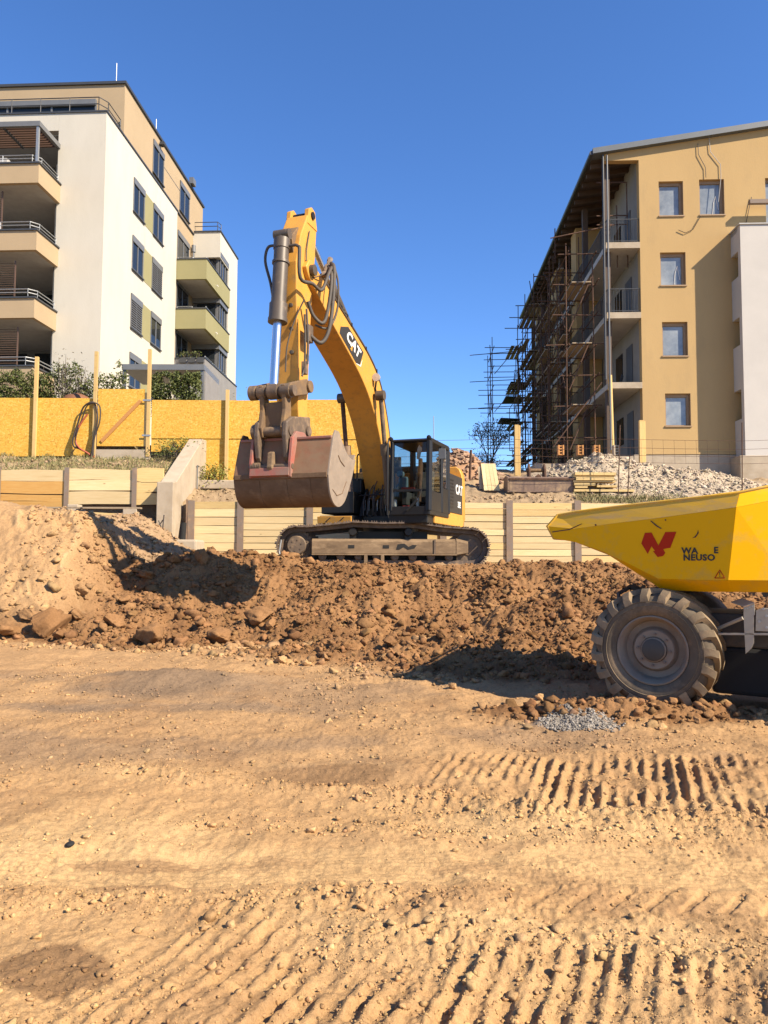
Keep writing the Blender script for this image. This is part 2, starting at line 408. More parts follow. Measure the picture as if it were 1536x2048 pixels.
def earth(name, attr='Col', grain=0.5, bs=1.0):
    m, nt, b = newmat(name)
    a = nd(nt, 'ShaderNodeAttribute', attribute_name=attr)
    tc = nt.nodes.new('ShaderNodeTexCoord')
    n1 = noise(nt, tc.outputs['Object'], 2.3, 8, 0.7)
    n2 = noise(nt, tc.outputs['Object'], 28, 6, 0.7)
    n3 = noise(nt, tc.outputs['Object'], 190, 5, 0.75)
    out = mixc(nt, 1.0, a.outputs['Color'], ramp(nt, n1, [(0.25, (0.82, 0.80, 0.78)), (0.75, (1.14, 1.13, 1.10))], True), 'MULTIPLY')
    out = mixc(nt, 1.0, out, ramp(nt, n2, [(0.28, (0.72, 0.70, 0.68)), (0.5, (1, 1, 1)), (0.75, (1.16, 1.15, 1.14))], True), 'MULTIPLY')
    out = mixc(nt, 1.0, out, ramp(nt, n3, [(0.3, (0.70, 0.68, 0.66)), (0.55, (1.04, 1.04, 1.04)), (0.8, (1.12, 1.12, 1.1))], True), 'MULTIPLY')
    nt.links.new(out, b.inputs['Base Color'])
    b.inputs['Roughness'].default_value = 1.0
    b.inputs['Specular IOR Level'].default_value = 0.1
    ma = nd(nt, 'ShaderNodeMath', operation='MULTIPLY_ADD'); nt.links.new(n3, ma.inputs[0]); ma.inputs[1].default_value = 0.45; nt.links.new(n2, ma.inputs[2])
    bump(nt, b, ma.outputs[0], 0.8 * bs, 0.014)
    return m
M['earth'] = earth('earth')
M['clod'] = earth('clod', 'Col', bs=0.8)
# ================================================================ terrain
_g = np.random.default_rng(3).uniform(0, 2 * np.pi, (256, 256))
_GX = np.cos(_g).astype(np.float32); _GY = np.sin(_g).astype(np.float32)
def vn(x, y, s=0):
    x = np.asarray(x, dtype=np.float64); y = np.asarray(y, dtype=np.float64)
    ix = np.floor(x); iy = np.floor(y); fx = (x - ix).astype(np.float32); fy = (y - iy).astype(np.float32)
    ux = fx * fx * fx * (fx * (fx * 6 - 15) + 10); uy = fy * fy * fy * (fy * (fy * 6 - 15) + 10)
    ix = (ix.astype(np.int32) + s * 57) & 255; iy = (iy.astype(np.int32) + s * 131) & 255
    ix1 = (ix + 1) & 255; iy1 = (iy + 1) & 255
    def g(i, j, dx, dy):
        k = i * 256 + j
        return _GX.ravel()[k] * (fx - dx) + _GY.ravel()[k] * (fy - dy)
    a = g(ix, iy, 0, 0); b = g(ix1, iy, 1, 0); c = g(ix, iy1, 0, 1); d = g(ix1, iy1, 1, 1)
    return (a + (b - a) * ux + (c - a) * uy + (a - b - c + d) * ux * uy) * 1.5
def fbm(x, y, oct=4, s=0, gain=0.5, lac=2.07):
    r = 0.0; a = 1.0; f = 1.0
    for k in range(oct):
        r = r + a * vn(x * f + 17.3 * k, y * f - 9.1 * k, s + k); a *= gain; f *= lac
    return r
def sst(a, b, x):
    t = np.clip((x - a) / (b - a), 0, 1)
    return t * t * (3 - 2 * t)
def gauss(x, y, cx, cy, sx, sy):
    return np.exp(-((x - cx) / sx) ** 2 - ((y - cy) / sy) ** 2)
WALL_Y = 23.0        # line of the timber retaining walls
def mound_ribs(x, y):
    return np.abs(((x * 0.9 + 0.55 * y + 0.35 * fbm(x * 0.7, y * 0.7, 2, 95)) / 0.75) % 1.0 - 0.5) * 2
def berm_foot(x):
    return 12.35 + 0.45 * np.sin(x * 0.7 + 1.0) + 0.25 * np.sin(x * 1.9) + 0.5 * sst(-5, -9, x) - 0.6 * sst(1.0, 3.5, x)
def masks(x, y):
    wob = 0.25 * fbm(x * 0.9, y * 0.9, 3, 71)
    foot = berm_foot(x) + wob
    left = sst(-5.3, -6.6, x + 0.5 * wob + 0.13 * (y - 15))
    s = np.clip((y - foot) / (16.4 - foot), 0, 1.0)
    return foot, left, s
def rib_band(x, y, dirx, per, seed):
    # ribs that run along (dirx, 1); returns groove depth 0..1
    n = math.hypot(dirx, 1.0)
    ph = (x - dirx * y) / n / per + 0.16 * fbm(x * 2.2, y * 2.2, 3, seed)
    f = ph - np.floor(ph)
    d = np.abs(f - 0.5) * 2
    return sst(0.9, 0.25, d), f, np.floor(ph)
def band_a(x, y):
    n = 0.12 * fbm(x * 2, y * 2, 2, 5)
    return sst(4.25, 4.45, y + n) * sst(5.75, 5.5, y + n) * sst(0.0, 0.9, x + n)
def band_b(x, y):
    q = x * 0.38 + y * 0.925 + 0.1 * fbm(x * 2, y * 2, 2, 15)
    s = x * 0.925 - y * 0.38
    return sst(3.0, 2.75, q - 0.12 * np.clip(x, -2, 2)) * sst(-2.1, -1.5, s) * sst(1.2, 1.5, q)
def upper(x, y):
    # terraces above the retaining walls
    zr = np.interp(y, [23.1, 24.2, 26.0, 29.0, 31.0, 36, 60, 2500], [3.05, 3.2, 3.62, 4.5, 4.9, 5.7, 5.6, 5.6])
    zl = np.interp(y, [23.1, 24.5, 25.9, 26.15, 26.5, 31, 60, 2500], [4.0, 4.45, 4.88, 4.92, 5.5, 5.8, 5.8, 5.8])
    zm = np.interp(y, [23.1, 24.2, 25.9, 27.5, 31, 60, 2500], [3.05, 3.5, 3.98, 4.4, 5.4, 5.7, 5.7])
    wl = sst(-6.25, -6.45, x)
    wm = sst(-0.5, -3.0, x) 
    z = zr + (zm - zr) * wm
    z = z + (zl - z) * wl
    z = z + 0.10 * fbm(x * 0.9, y * 0.9, 4, 33) * sst(23.2, 24, y) + 0.05 * fbm(x * 4, y * 4, 3, 34)
    # brick rubble pile and pale rubble pile sit on the right terrace
    z = z + 1.05 * gauss(x, y, 2.9, 29.5, 1.2, 1.2)
    z = z + (0.95 * gauss(x, y, 8.4, 28.6, 2.2, 1.5) + 0.5 * gauss(x, y, 11.8, 28.0, 1.9, 1.4)) * (1 + 0.25 * fbm(x * 2, y * 2, 3, 35))
    return z
def H(x, y, fine=True):
    out = np.empty(x.shape); m = y > WALL_Y + 0.06
    if m.any(): out[m] = upper(x[m], y[m])
    m2 = (~m) & (y > 22.6)
    if m2.any(): out[m2] = Hlow(x[m2], y[m2], False)
    m3 = (~m) & (~m2)
    if m3.any(): out[m3] = Hlow(x[m3], y[m3], fine)
    return out
def Hlow(x, y, fine):
    foot, left, s = masks(x, y)
    lump = fbm(x * 0.5, y * 0.5, 3, 1)
    flat = 0.035 * lump + 0.012 * fbm(x * 2.2, y * 2.2, 3, 2)
    # loose spoil bank the excavator stands on
    prof = np.power(s, 1.0 + 0.75 * sst(-1.2, -3.2, x)) * (0.9 + 0.1 * s)
    bank = 1.27 * np.clip(prof, 0, 1) + 0.24 * sst(0, 0.25, s) * sst(1.0, 0.7, s) * fbm(x * 0.8, y * 0.8, 3, 3)
    bank = bank + 0.20 * gauss(x, y, -2.6, 16.2, 1.6, 0.8) + 0.12 * gauss(x, y, 3.6, 16.0, 1.2, 0.7) + 0.22 * gauss(x, y, -3.9, 16.4, 0.9, 0.8)
    bank = bank + 0.85 * sst(-4.6, -6.8, x) * sst(16.5, 21.5, y)
    # left mound, cut smooth by a bucket
    zl = np.interp(y, [12.9, 13.4, 14.6, 16.2, 17.5, 20, 22.9], [0, 0.3, 1.25, 2.3, 2.32, 2.36, 2.75])
    zl = zl + sst(-6.6, -9.0, x) * 0.35 * sst(13.5, 16.2, y) * sst(22, 18, y) + 0.1 * sst(13, 14, y) * fbm(x * 0.9, y * 0.9, 3, 4)
    ribs = mound_ribs(x, y)
    zl = zl + (0.07 * sst(0.3, 0.0, ribs) * np.clip(0.4 + 1.6 * fbm(x * 0.9, y * 0.9, 2, 96), 0, 1) + 0.05 * fbm(x * 3, y * 3, 4, 97)) * sst(13.4, 14.0, y) * sst(16.6, 15.8, y)
    z = flat + bank + (zl - bank) * left
    # low apron of clods in front of the bank, spill under the dumper
    ap = gauss(x, y, -0.4, 11.0, 1.7, 0.55) + 0.8 * gauss(x, y, 2.2, 7.0, 1.3, 0.35) + 1.1 * gauss(x, y, 2.7, 11.2, 2.2, 1.3) + 1.0 * gauss(x, y, 1.9, 9.9, 1.5, 1.0)
    z = z + 0.16 * ap * (1 + 0.5 * fbm(x * 2, y * 2, 3, 6))
    z = z + 0.16 * gauss(x, y, -2.55, 8.75, 1.1, 0.5) + 0.05 * gauss(x, y, 1.7, 6.75, 0.4, 0.25)
    if fine:
        rough = sst(-0.05, 0.15, s) * sst(1.25, 0.8, s) * (1 - 0.5 * left) + 0.8 * np.clip(ap, 0, 1)
        rough = np.clip(rough + 0.9 * sst(-2.2, -3.6, x) * sst(15.4, 16.4, y) * sst(-8.5, -7.2, x), 0, 1)
        r1 = fbm(x * 2.6, y * 2.6, 3, 7); r2 = fbm(x * 7.5, y * 7.5, 3, 8); r3 = np.abs(vn(x * 17, y * 17, 9))
        z = z + rough * (0.10 * r1 + 0.055 * np.abs(r2) + 0.03 * r3)
        near = sst(14, 6, y)
        patch = sst(-0.05, 0.45, fbm(x * 0.8, y * 1.5, 3, 10))
        z = z + (1 - rough) * ((0.003 + 0.006 * patch) * np.abs(fbm(x * 14, y * 14, 3, 12)) + (0.0022 + 0.0035 * patch) * (vn(x * 45, y * 45, 13) + np.abs(vn(x * 90, y * 90, 14))) * (y < 7)) * (0.5 + near * 0.5)
        # crack-edged crust lips and windrows left by wheels
        for (x0, y0, x1, y1, amp, w) in ((-1.9, 5.25, 0.2, 4.75, 0.05, 0.07), (0.1, 4.75, 0.9, 4.4, 0.06, 0.10), (0.7, 4.35, 3.4, 4.1, 0.07, 0.16), (-1.6, 3.35, 0.1, 3.28, 0.045, 0.11), (-0.2, 3.3, 2.4, 2.98, 0.03, 0.12), (-0.1, 2.98, 2.4, 2.72, 0.055, 0.13), (-2.6, 9.0, 1.2, 8.5, 0.03, 0.3), (-3.5, 6.5, 0.5, 6.1, 0.03, 0.2)):
            t = np.clip((x - x0) / (x1 - x0), 0, 1)
            yc = y0 + (y1 - y0) * t + 0.07 * vn(x * 2.1, x * 0 + y0 * 3, 21)
            e = sst(x0 - 0.25, x0 + 0.15, x) * sst(x1 + 0.25, x1 - 0.15, x)
            z = z + amp * 0.62 * e * np.exp(-((y - yc) / w) ** 2) * (0.5 + 0.7 * np.abs(fbm(x * 13, y * 13, 3, 22)) + 0.5 * vn(x * 4, y * 4, 23))
        ba = band_a(x, y); ga, fa, ia = rib_band(x, y, 0.33, 0.088, 30)
        z = z + ba * ((0.036 * (1 - ga) - 0.02) * np.clip(0.55 + 1.3 * fbm(x * 2.2, y * 2.2, 3, 36), 0.0, 1.25) * (0.75 + 0.35 * (ia % 3 == 0)) + 0.02 * fbm(x * 9, y * 9, 4, 31))
        bb = band_b(x, y); gb, fb, ib = rib_band(x, y, 0.40, 0.088, 40)
        kb = np.clip(0.7 + 1.5 * fbm(x * 1.9, y * 1.9, 3, 42), 0.0, 1.3)
        z = z + bb * ((0.026 * (1 - gb) - 0.016) * kb * (0.75 + 0.4 * (ib % 3 == 0)) + 0.009 * fbm(x * 13, y * 13, 4, 41))
        # tyre chevrons in the dust
        ch = sst(2.98, 3.08, y) * sst(3.5, 3.35, y) * sst(0.3, 0.8, x)
        pc = ((x - 0.9 * np.abs(y - 3.22)) / 0.17) % 1.0
        z = z - 0.013 * ch * sst(0.35, 0.15, np.abs(pc - 0.5) * 2 - 0.05) * np.clip(0.6 + fbm(x * 2, y * 2, 2, 44), 0, 1)
        # smooth rolled wheel path
        sm = sst(3.42, 3.5, y) * sst(3.95, 3.8, y)
        z = z - sm * 0.012 + sm * 0.004 * np.sin(y * 150 + 3 * vn(x, y, 45))
    return z
PALE = np.array([0.60, 0.385, 0.185]); BRIGHT = np.array([0.70, 0.475, 0.235]); BROWN = np.array([0.285, 0.158, 0.074]); DKBROWN = np.array([0.215, 0.115, 0.053])
GREYE = np.array([0.285, 0.205, 0.135]); WET = np.array([0.30, 0.185, 0.095]); SANDY = np.array([0.56, 0.355, 0.172]); RUB = np.array([0.46, 0.385, 0.29]); TOP = np.array([0.36, 0.265, 0.165]); BRK = np.array([0.38, 0.23, 0.14]); LOOSE = np.array([0.43, 0.265, 0.13])
def groundcol(x, y):
    foot, left, s = masks(x, y)
    def mix(c, t, d): return c + (t - c) * np.clip(d, 0, 1)[..., None]
    c = np.broadcast_to(PALE, x.shape + (3,)).copy()
    c = mix(c, SANDY, sst(-0.1, 0.5, fbm(x * 0.6, y * 0.9, 4, 50)))
    c = mix(c, BRIGHT, 0.7 * sst(0.05, 0.55, fbm(x * 0.5 + 4, y * 1.2, 4, 51)) * sst(6, 4.2, y))
    c = mix(c, BRIGHT, 0.9 * gauss(x, y, -1.55, 4.05, 0.7, 0.3) + 0.6 * sst(3.4, 3.5, y) * sst(3.98, 3.85, y))
    far = sst(4.6, 6.2, y + 0.4 * fbm(x * 0.8, y * 0.8, 3, 52))
    c = mix(c, np.array([0.47, 0.30, 0.155]), 0.75 * far)
    greyish = sst(0.0, 0.4, fbm(x * 0.45, y * 0.8, 3, 53) + 0.1) * sst(4.9, 5.6, y) * sst(10.0, 8.6, y)
    c = mix(c, GREYE, 0.55 * greyish)
    c = mix(c, GREYE * 0.9, 0.95 * sst(0.25, 0.75, gauss(x, y, -2.5, 8.45, 1.25, 0.55) + 0.2 * fbm(x * 1.5, y * 1.5, 3, 54)))
    c = mix(c, GREYE, 0.8 * sst(0.3, 0.8, gauss(x, y, -2.3, 7.4, 1.9, 0.3) + 0.2 * fbm(x * 1.5, y * 3, 3, 55)))
    c = mix(c, WET * 1.25, 0.5 * sst(0.25, 0.6, fbm(x * 1.1 + 9, y * 1.9, 4, 64)) * sst(2.2, 2.6, y))
    c = mix(c, WET, 0.8 * sst(0.35, 0.6, gauss(x, y, -0.35, 5.15, 0.55, 0.3) + 0.15 * fbm(x * 3, y * 3, 3, 56)))
    c = mix(c, WET * 0.95, 0.95 * sst(0.42, 0.58, gauss(x, y, -1.17, 2.72, 0.24, 0.19) + 0.22 * fbm(x * 5, y * 5, 3, 57)))
    c = mix(c, WET * 1.2, 0.7 * sst(0.42, 0.6, gauss(x, y, -1.2, 3.72, 0.42, 0.09) + 0.2 * fbm(x * 4, y * 4, 3, 58)))
    c = mix(c, WET * 1.2, 0.6 * sst(0.42, 0.6, gauss(x, y, -1.1, 3.46, 0.3, 0.06) + 0.2 * fbm(x * 4, y * 4, 3, 59)))
    c = mix(c, LOOSE, 0.35 * band_b(x, y) + 0.5 * band_a(x, y))
    gv = sst(0.35, 0.6, gauss(x, y, 1.72, 6.62, 0.40, 0.2) + 0.15 * fbm(x * 6, y * 6, 3, 60))
    c = mix(c, np.array([0.36, 0.33, 0.29]), 0.9 * gv)
    apn = sst(0.25, 0.6, gauss(x, y, 1.9, 9.8, 1.7, 1.1) + gauss(x, y, -0.4, 11.0, 1.9, 0.65) + gauss(x, y, 2.7, 11.0, 2.4, 1.6) + gauss(x, y, 2.2, 7.0, 1.5, 0.4))
    brown = BROWN + (DKBROWN - BROWN) * sst(-0.3, 0.5, fbm(x * 0.9, y * 0.9, 4, 61))[..., None]
    onb = np.clip(sst(-0.02, 0.06, s) + 0.85 * apn, 0, 1)
    c = c + (brown - c) * onb[..., None]
    c = mix(c, np.array([0.45, 0.29, 0.15]), left * sst(13.1, 13.9, y) * 0.9)
    c = mix(c, np.array([0.58, 0.40, 0.22]), left * 0.5 * sst(13.6, 14.2, y) * sst(0.3, 0.0, mound_ribs(x, y)) * np.clip(0.4 + 1.6 * fbm(x * 0.9, y * 0.9, 2, 96), 0, 1))
    c = mix(c, np.array([0.38, 0.26, 0.155]), sst(16.6, 18, y))
    upm = y > WALL_Y + 0.06
    t = np.broadcast_to(TOP, x.shape + (3,)).copy()
    t = mix(t, np.array([0.22, 0.18, 0.09]), 0.8 * sst(0.1, 0.5, fbm(x * 0.7, y * 0.7, 3, 62)) * sst(-5, -7, x))
    t = mix(t, RUB, sst(0.12, 0.35, gauss(x, y, 8.6, 28.4, 2.6, 1.9) + gauss(x, y, 11.8, 27.8, 2.3, 1.7) + 0.1 * fbm(x * 2, y * 2, 3, 63)))
    t = mix(t, BRK, sst(0.2, 0.5, gauss(x, y, 2.9, 29.5, 1.4, 1.4)))
    t = mix(t, np.array([0.17, 0.20, 0.06]), sst(34, 50, y))
    return np.where(upm[..., None], t, c) * ALB
def build_ground():
    ys = [-60, -30, -15, -8, -5, -3, -2, -1.2, -0.6, -0.2, 0.1, 0.4, 0.6, 0.8]
    y = 0.95
    while y < WALL_Y - 0.02:
        ys.append(y)
        if y < 17: dy = min(max(y * y / 1080.0, 0.0055), 0.027 if y > 10 else 0.032)
        else: dy = 0.12
        y += dy
    ys += [WALL_Y + 0.0, WALL_Y + 0.05, WALL_Y + 0.08, WALL_Y + 0.2]
    y = WALL_Y + 0.35
    while y < 36: ys.append(y); y += 0.16
    while y < 2400: ys.append(y); y *= 1.15
    ys = np.array(ys)
    t = np.linspace(-0.62, 0.62, 760)
    o = 0.62 + np.cumsum(0.004 * 1.19 ** np.arange(1, 36))
    t = np.concatenate([-o[::-1], t, o])
    Y, T = np.meshgrid(ys, t, indexing='ij')
    X = T * (np.clip(Y, 0.95, None) * 1.0 + 0.75)
    X = np.where(Y > 36, T * (36.75 + (Y - 36) * 1.6), X)
    Z = H(X, Y)
    nr, nc = X.shape
    co = np.stack([X, Y, Z], -1).reshape(-1, 3).astype(np.float32)
    idx = np.arange(nr * nc).reshape(nr, nc)
    q = np.stack([idx[:-1, :-1], idx[:-1, 1:], idx[1:, 1:], idx[1:, :-1]], -1).reshape(-1, 4)
    me = bpy.data.meshes.new('ground')
    me.vertices.add(len(co)); me.vertices.foreach_set('co', co.ravel())
    me.loops.add(q.size); me.loops.foreach_set('vertex_index', q.ravel().astype(np.int32))
    me.polygons.add(len(q)); me.polygons.foreach_set('loop_start', np.arange(0, q.size, 4, dtype=np.int32))
    me.polygons.foreach_set('use_smooth', np.ones(len(q), dtype=bool))
    me.update(calc_edges=True)
    col = groundcol(X, Y).reshape(-1, 3)
    a = me.color_attributes.new('Col', 'FLOAT_COLOR', 'POINT')
    a.data.foreach_set('color', np.concatenate([col, np.ones((len(col), 1))], 1).astype(np.float32).ravel())
    ob = bpy.data.objects.new('ground', me); COL.objects.link(ob); me.materials.append(M['earth'])
    ob['kind'] = 'structure'
    return ob
ground = build_ground()
def hz(x, y):
    return float(H(np.array([float(x)]), np.array([float(y)]), False)[0])

# ---------------------------------------------------------------- clods and stones
def ico(sub):
    bm = bmesh.new(); bmesh.ops.create_icosphere(bm, subdivisions=sub, radius=1.0)
    bm.verts.ensure_lookup_table(); bm.faces.ensure_lookup_table()
    v = np.array([p.co[:] for p in bm.verts]); f = np.array([[q.index for q in p.verts] for p in bm.faces])
    bm.free(); return v, f
ICO = {1: ico(1), 2: ico(2), 3: ico(3), 4: ico(4)}
def rock_shapes(sub, n, amp, rng):
    v, f = ICO[sub]; out = []
    for k in range(n):
        p = v.copy()
        for j in range(9):                      # chop facets off the ball
            d = rng.normal(size=3); d /= np.linalg.norm(d); lim = rng.uniform(0.42, 0.85)
            e = p @ d; p = p - np.clip(e - lim, 0, None)[:, None] * d * 0.9
        o = rng.uniform(0, 50, 3)
        nz = fbm(p[:, 0] * 1.7 + o[0] + p[:, 2], p[:, 1] * 1.7 + o[1] - p[:, 2] * 1.3, 4, 90 + k)
        p = p * (1 + amp * nz)[:, None]
        out.append(p)
    return out, f
def scatter(name, x, y, r, sub, col, mat, kind='stuff', sink=0.25, parent=None, amp=0.35, flat=0.72, label=None, cat=None, smooth=False, zoff=None):
    rng = np.random.default_rng(len(x) + sub)
    shapes, f = rock_shapes(sub, 12, amp, rng)
    n = len(x); nv = len(shapes[0]); S = np.array(shapes)
    which = rng.integers(0, 12, n)
    z = H(x, y) if zoff is None else zoff
    a = rng.uniform(0, 2 * np.pi, n); b = rng.uniform(-0.5, 0.5, n)
    sc = np.stack([r * rng.uniform(0.8, 1.3, n), r * rng.uniform(0.7, 1.1, n), r * rng.uniform(flat * 0.7, flat * 1.2, n)], -1)
    P = S[which] * sc[:, None, :]
    # tilt then spin
    cb, sb = np.cos(b)[:, None], np.sin(b)[:, None]
    X = P[..., 0] * cb + P[..., 2] * sb; Zz = -P[..., 0] * sb + P[..., 2] * cb; Yy = P[..., 1]
    ca, sa = np.cos(a)[:, None], np.sin(a)[:, None]
    co = np.stack([X * ca - Yy * sa + x[:, None], X * sa + Yy * ca + y[:, None], Zz + (z + r * flat * (0.6 - sink))[:, None]], -1).reshape(-1, 3).astype(np.float32)
    F = (f[None] + (np.arange(n) * nv)[:, None, None]).reshape(-1, 3)
    me = bpy.data.meshes.new(name)
    me.vertices.add(len(co)); me.vertices.foreach_set('co', co.ravel())
    me.loops.add(F.size); me.loops.foreach_set('vertex_index', F.ravel().astype(np.int32))
    me.polygons.add(len(F)); me.polygons.foreach_set('loop_start', np.arange(0, F.size, 3, dtype=np.int32))
    if smooth: me.polygons.foreach_set('use_smooth', np.ones(len(F), dtype=bool))
    me.update(calc_edges=True)
    c = np.repeat(col, nv, 0)
    at_ = me.color_attributes.new('Col', 'FLOAT_COLOR', 'POINT')
    at_.data.foreach_set('color', np.concatenate([c, np.ones((len(c), 1))], 1).astype(np.float32).ravel())
    ob = bpy.data.objects.new(name, me); COL.objects.link(ob); me.materials.append(mat)
    if parent is not None:
        ob.parent = parent; ob.matrix_local = Matrix.Translation(-ORG[parent.name])
    ORG[ob.name] = Vector((0, 0, 0))
    tag(ob, label, cat, None, kind)
    return ob
def clodcol(x, y, v=0.22):
    c = groundcol(x, y) * RNG.uniform(1 - v, 1 + v * 1.3, (len(x), 1)) * RNG.uniform(0.96, 1.04, (len(x), 3))
    return c
def sample(n, x0, x1, y0, y1, dens):
    x = RNG.uniform(x0, x1, n * 6); y = RNG.uniform(y0, y1, n * 6)
    k = RNG.uniform(0, 1, n * 6) < dens(x, y)
    return x[k][:n], y[k][:n]
def plaw(n, lo, hi, p=2.6):
    u = RNG.uniform(0, 1, n)
    return (lo ** (1 - p) + u * (hi ** (1 - p) - lo ** (1 - p))) ** (1 / (1 - p))
def dens_bank(x, y):
    foot, left, s = masks(x, y)
    d = sst(-0.06, 0.05, s) * np.maximum(sst(1.12, 0.9, s), 0) * (1 - 0.8 * left)
    return np.clip(d * (0.35 + 0.8 * sst(-0.5, 0.4, fbm(x * 0.8, y * 0.8, 2, 80))), 0, 1)
def dens_apron(x, y):
    return sst(0.15, 0.6, gauss(x, y, 1.9, 9.8, 1.6, 1.1) + gauss(x, y, -0.4, 10.9, 1.9, 0.6) + gauss(x, y, 2.7, 11.0, 2.3, 1.5) + gauss(x, y, 2.2, 6.98, 1.45, 0.36) + 0.3 * fbm(x, y, 2, 81))
x, y = sample(20000, -7.5, 9.5, 11.6, 16.9, dens_bank)
r = plaw(len(x), 0.014, 0.065, 2.7)
scatter('bank_crumbs', x, y, r, 1, clodcol(x, y), M['clod'], label='small crumbs of loose brown soil covering the spoil bank', cat='soil')
x, y = sample(1700, -7.0, 8.5, 11.6, 16.7, dens_bank)
r = plaw(len(x), 0.05, 0.15, 3.4)
scatter('bank_clods', x, y, r, 2, clodcol(x, y), M['clod'], amp=0.5, label='fist to head sized brown clods on the slope of the spoil bank', cat='soil')
x, y = sample(3500, -7.8, -2.5, 15.8, 22.4, lambda x, y: 0.4 + 0 * x)
r = plaw(len(x), 0.018, 0.11, 2.5)
scatter('ledge_clods', x, y, r, 1, clodcol(x, y), M['clod'], amp=0.4, label='loose crumbs on the ledge before the cheek wall', cat='soil')
x, y = sample(4200, -3.2, 6, 6.3, 13, dens_apron)
r = plaw(len(x), 0.016, 0.085, 2.3)
scatter('apron_clods', x, y, r, 2, clodcol(x, y), M['clod'], amp=0.45, label='brown clods spilled on the flat ground before the bank and the dumper wheel', cat='soil')
def dens_flat(x, y):
    w = 0.12 + 0.5 * sst(0.0, 0.5, fbm(x * 0.9, y * 1.4, 3, 10))
    for (x0, y0, x1, y1, s_) in ((0.7, 4.3, 3.4, 4.05, 0.22), (-1.6, 3.33, 0.1, 3.28, 0.12), (-0.1, 2.95, 2.4, 2.7, 0.2), (0.0, 4.8, 0.9, 4.4, 0.12), (-1.9, 5.25, 0.2, 4.75, 0.1), (-1, 4.3, 1.4, 4.0, 0.1)):
        t = np.clip((x - x0) / (x1 - x0), 0, 1); e = (x > x0 - 0.2) & (x < x1 + 0.2)
        w = w + e * 1.2 * np.exp(-((y - y0 - (y1 - y0) * t) / s_) ** 2)
    w = w * (1 - 0.85 * sst(3.42, 3.5, y) * sst(3.98, 3.85, y))
    return np.clip(w + 0.35 * band_b(x, y), 0, 1) * np.clip((3.2 / y) ** 1.2, 0.15, 1)
x, y = sample(30000, -4.5, 4.5, 1.6, 11, dens_flat)
k = np.abs(x) < 0.62 * y + 0.9
x, y = x[k], y[k]
r = np.clip(plaw(len(x), 0.0028, 0.018, 2.8) * (0.7 + 0.12 * y), 0, 0.026)
scatter('pebbles', x, y, r, 1, clodcol(x, y, 0.18) * 1.04, M['clod'], sink=0.15, label='small dry crumbs and pebbles scattered over the sandy foreground', cat='pebbles')
x, y = sample(260, -3.5, 3.5, 2.0, 9, dens_flat)
r = plaw(len(x), 0.015, 0.032, 2.8)
scatter('loose_stones', x, y, r, 2, clodcol(x, y, 0.18) * 1.06, M['clod'], sink=0.2, amp=0.4, label='larger pale stones scattered over the sandy foreground', cat='pebbles', smooth=True)
# grey gravel heap beside the dumper wheel
x, y = sample(2200, 1.1, 2.4, 6.2, 7.1, lambda x, y: sst(0.25, 0.75, gauss(x, y, 1.72, 6.62, 0.38, 0.2) + 0.15 * fbm(x * 5, y * 5, 3, 99)))
g = ALB * np.array([0.30, 0.275, 0.245]) * RNG.uniform(0.6, 1.4, (len(x), 1))
scatter('gravel_heap', x, y, plaw(len(x), 0.008, 0.02, 2.5), 1, g, M['clod'], sink=0.1, label='small spill of grey gravel on the ground before the dumper wheel', cat='gravel')
# the largest clods, each its own thing
big = [(95, 1252, 50, 'wide cracked clod at the far left foot of the bank'), (62, 1232, 30, None), (300, 1268, 44, 'biggest rounded clod of brown earth under the bucket shadow'), (228, 1243, 32, None), (440, 1275, 40, 'dark clod at the bank foot right of the bucket shadow'),
       (520, 1232, 42, 'upright pale brown clod on the bank below the sprocket'), (20, 1262, 34, None), (150, 1228, 26, None), (355, 1278, 18, None), (780, 1283, 24, 'clod at the bank foot below the middle of the tracks'), (882, 1272, 20, None), (820, 1262, 18, None),
       (402, 1118, 22, 'tall narrow clod standing on the crest before the timber wall'), (440, 1092, 24, None), (395, 1082, 22, 'pointed clod on the crest nearest the concrete cheek wall'), (350, 1120, 20, None), (300, 1150, 22, None), (905, 1373, 16, 'single reddish stone on the flat ground in the dumper shadow'), (560, 1320, 18, None), (610, 1326, 14, None), (650, 1318, 14, None),
       (1022, 1405, 17, 'round stone heading the row of clods before the dumper wheel'), (1080, 1395, 13, None), (1320, 1440, 17, None), (1345, 1432, 13, None), (1395, 1442, 12, None), (1150, 1425, 10, None), (540, 1250, 22, None), (600, 1245, 16, None), (160, 1180, 22, None), (460, 1165, 16, None), (500, 1290, 18, None), (690, 1290, 15, None), (118, 1270, 20, None), (250, 1200, 22, None), (330, 1215, 22, None)]
def ground_hit(px, py):
    d = ray(px, py); d = d / d.y
    ysamp = np.arange(2.0, 22.5, 0.02)
    zz = 1.5 + d.z * ysamp; gz = H(d.x * ysamp, ysamp)
    k = np.argmax(zz <= gz)
    return Vector((d.x * ysamp[k], ysamp[k], gz[k]))
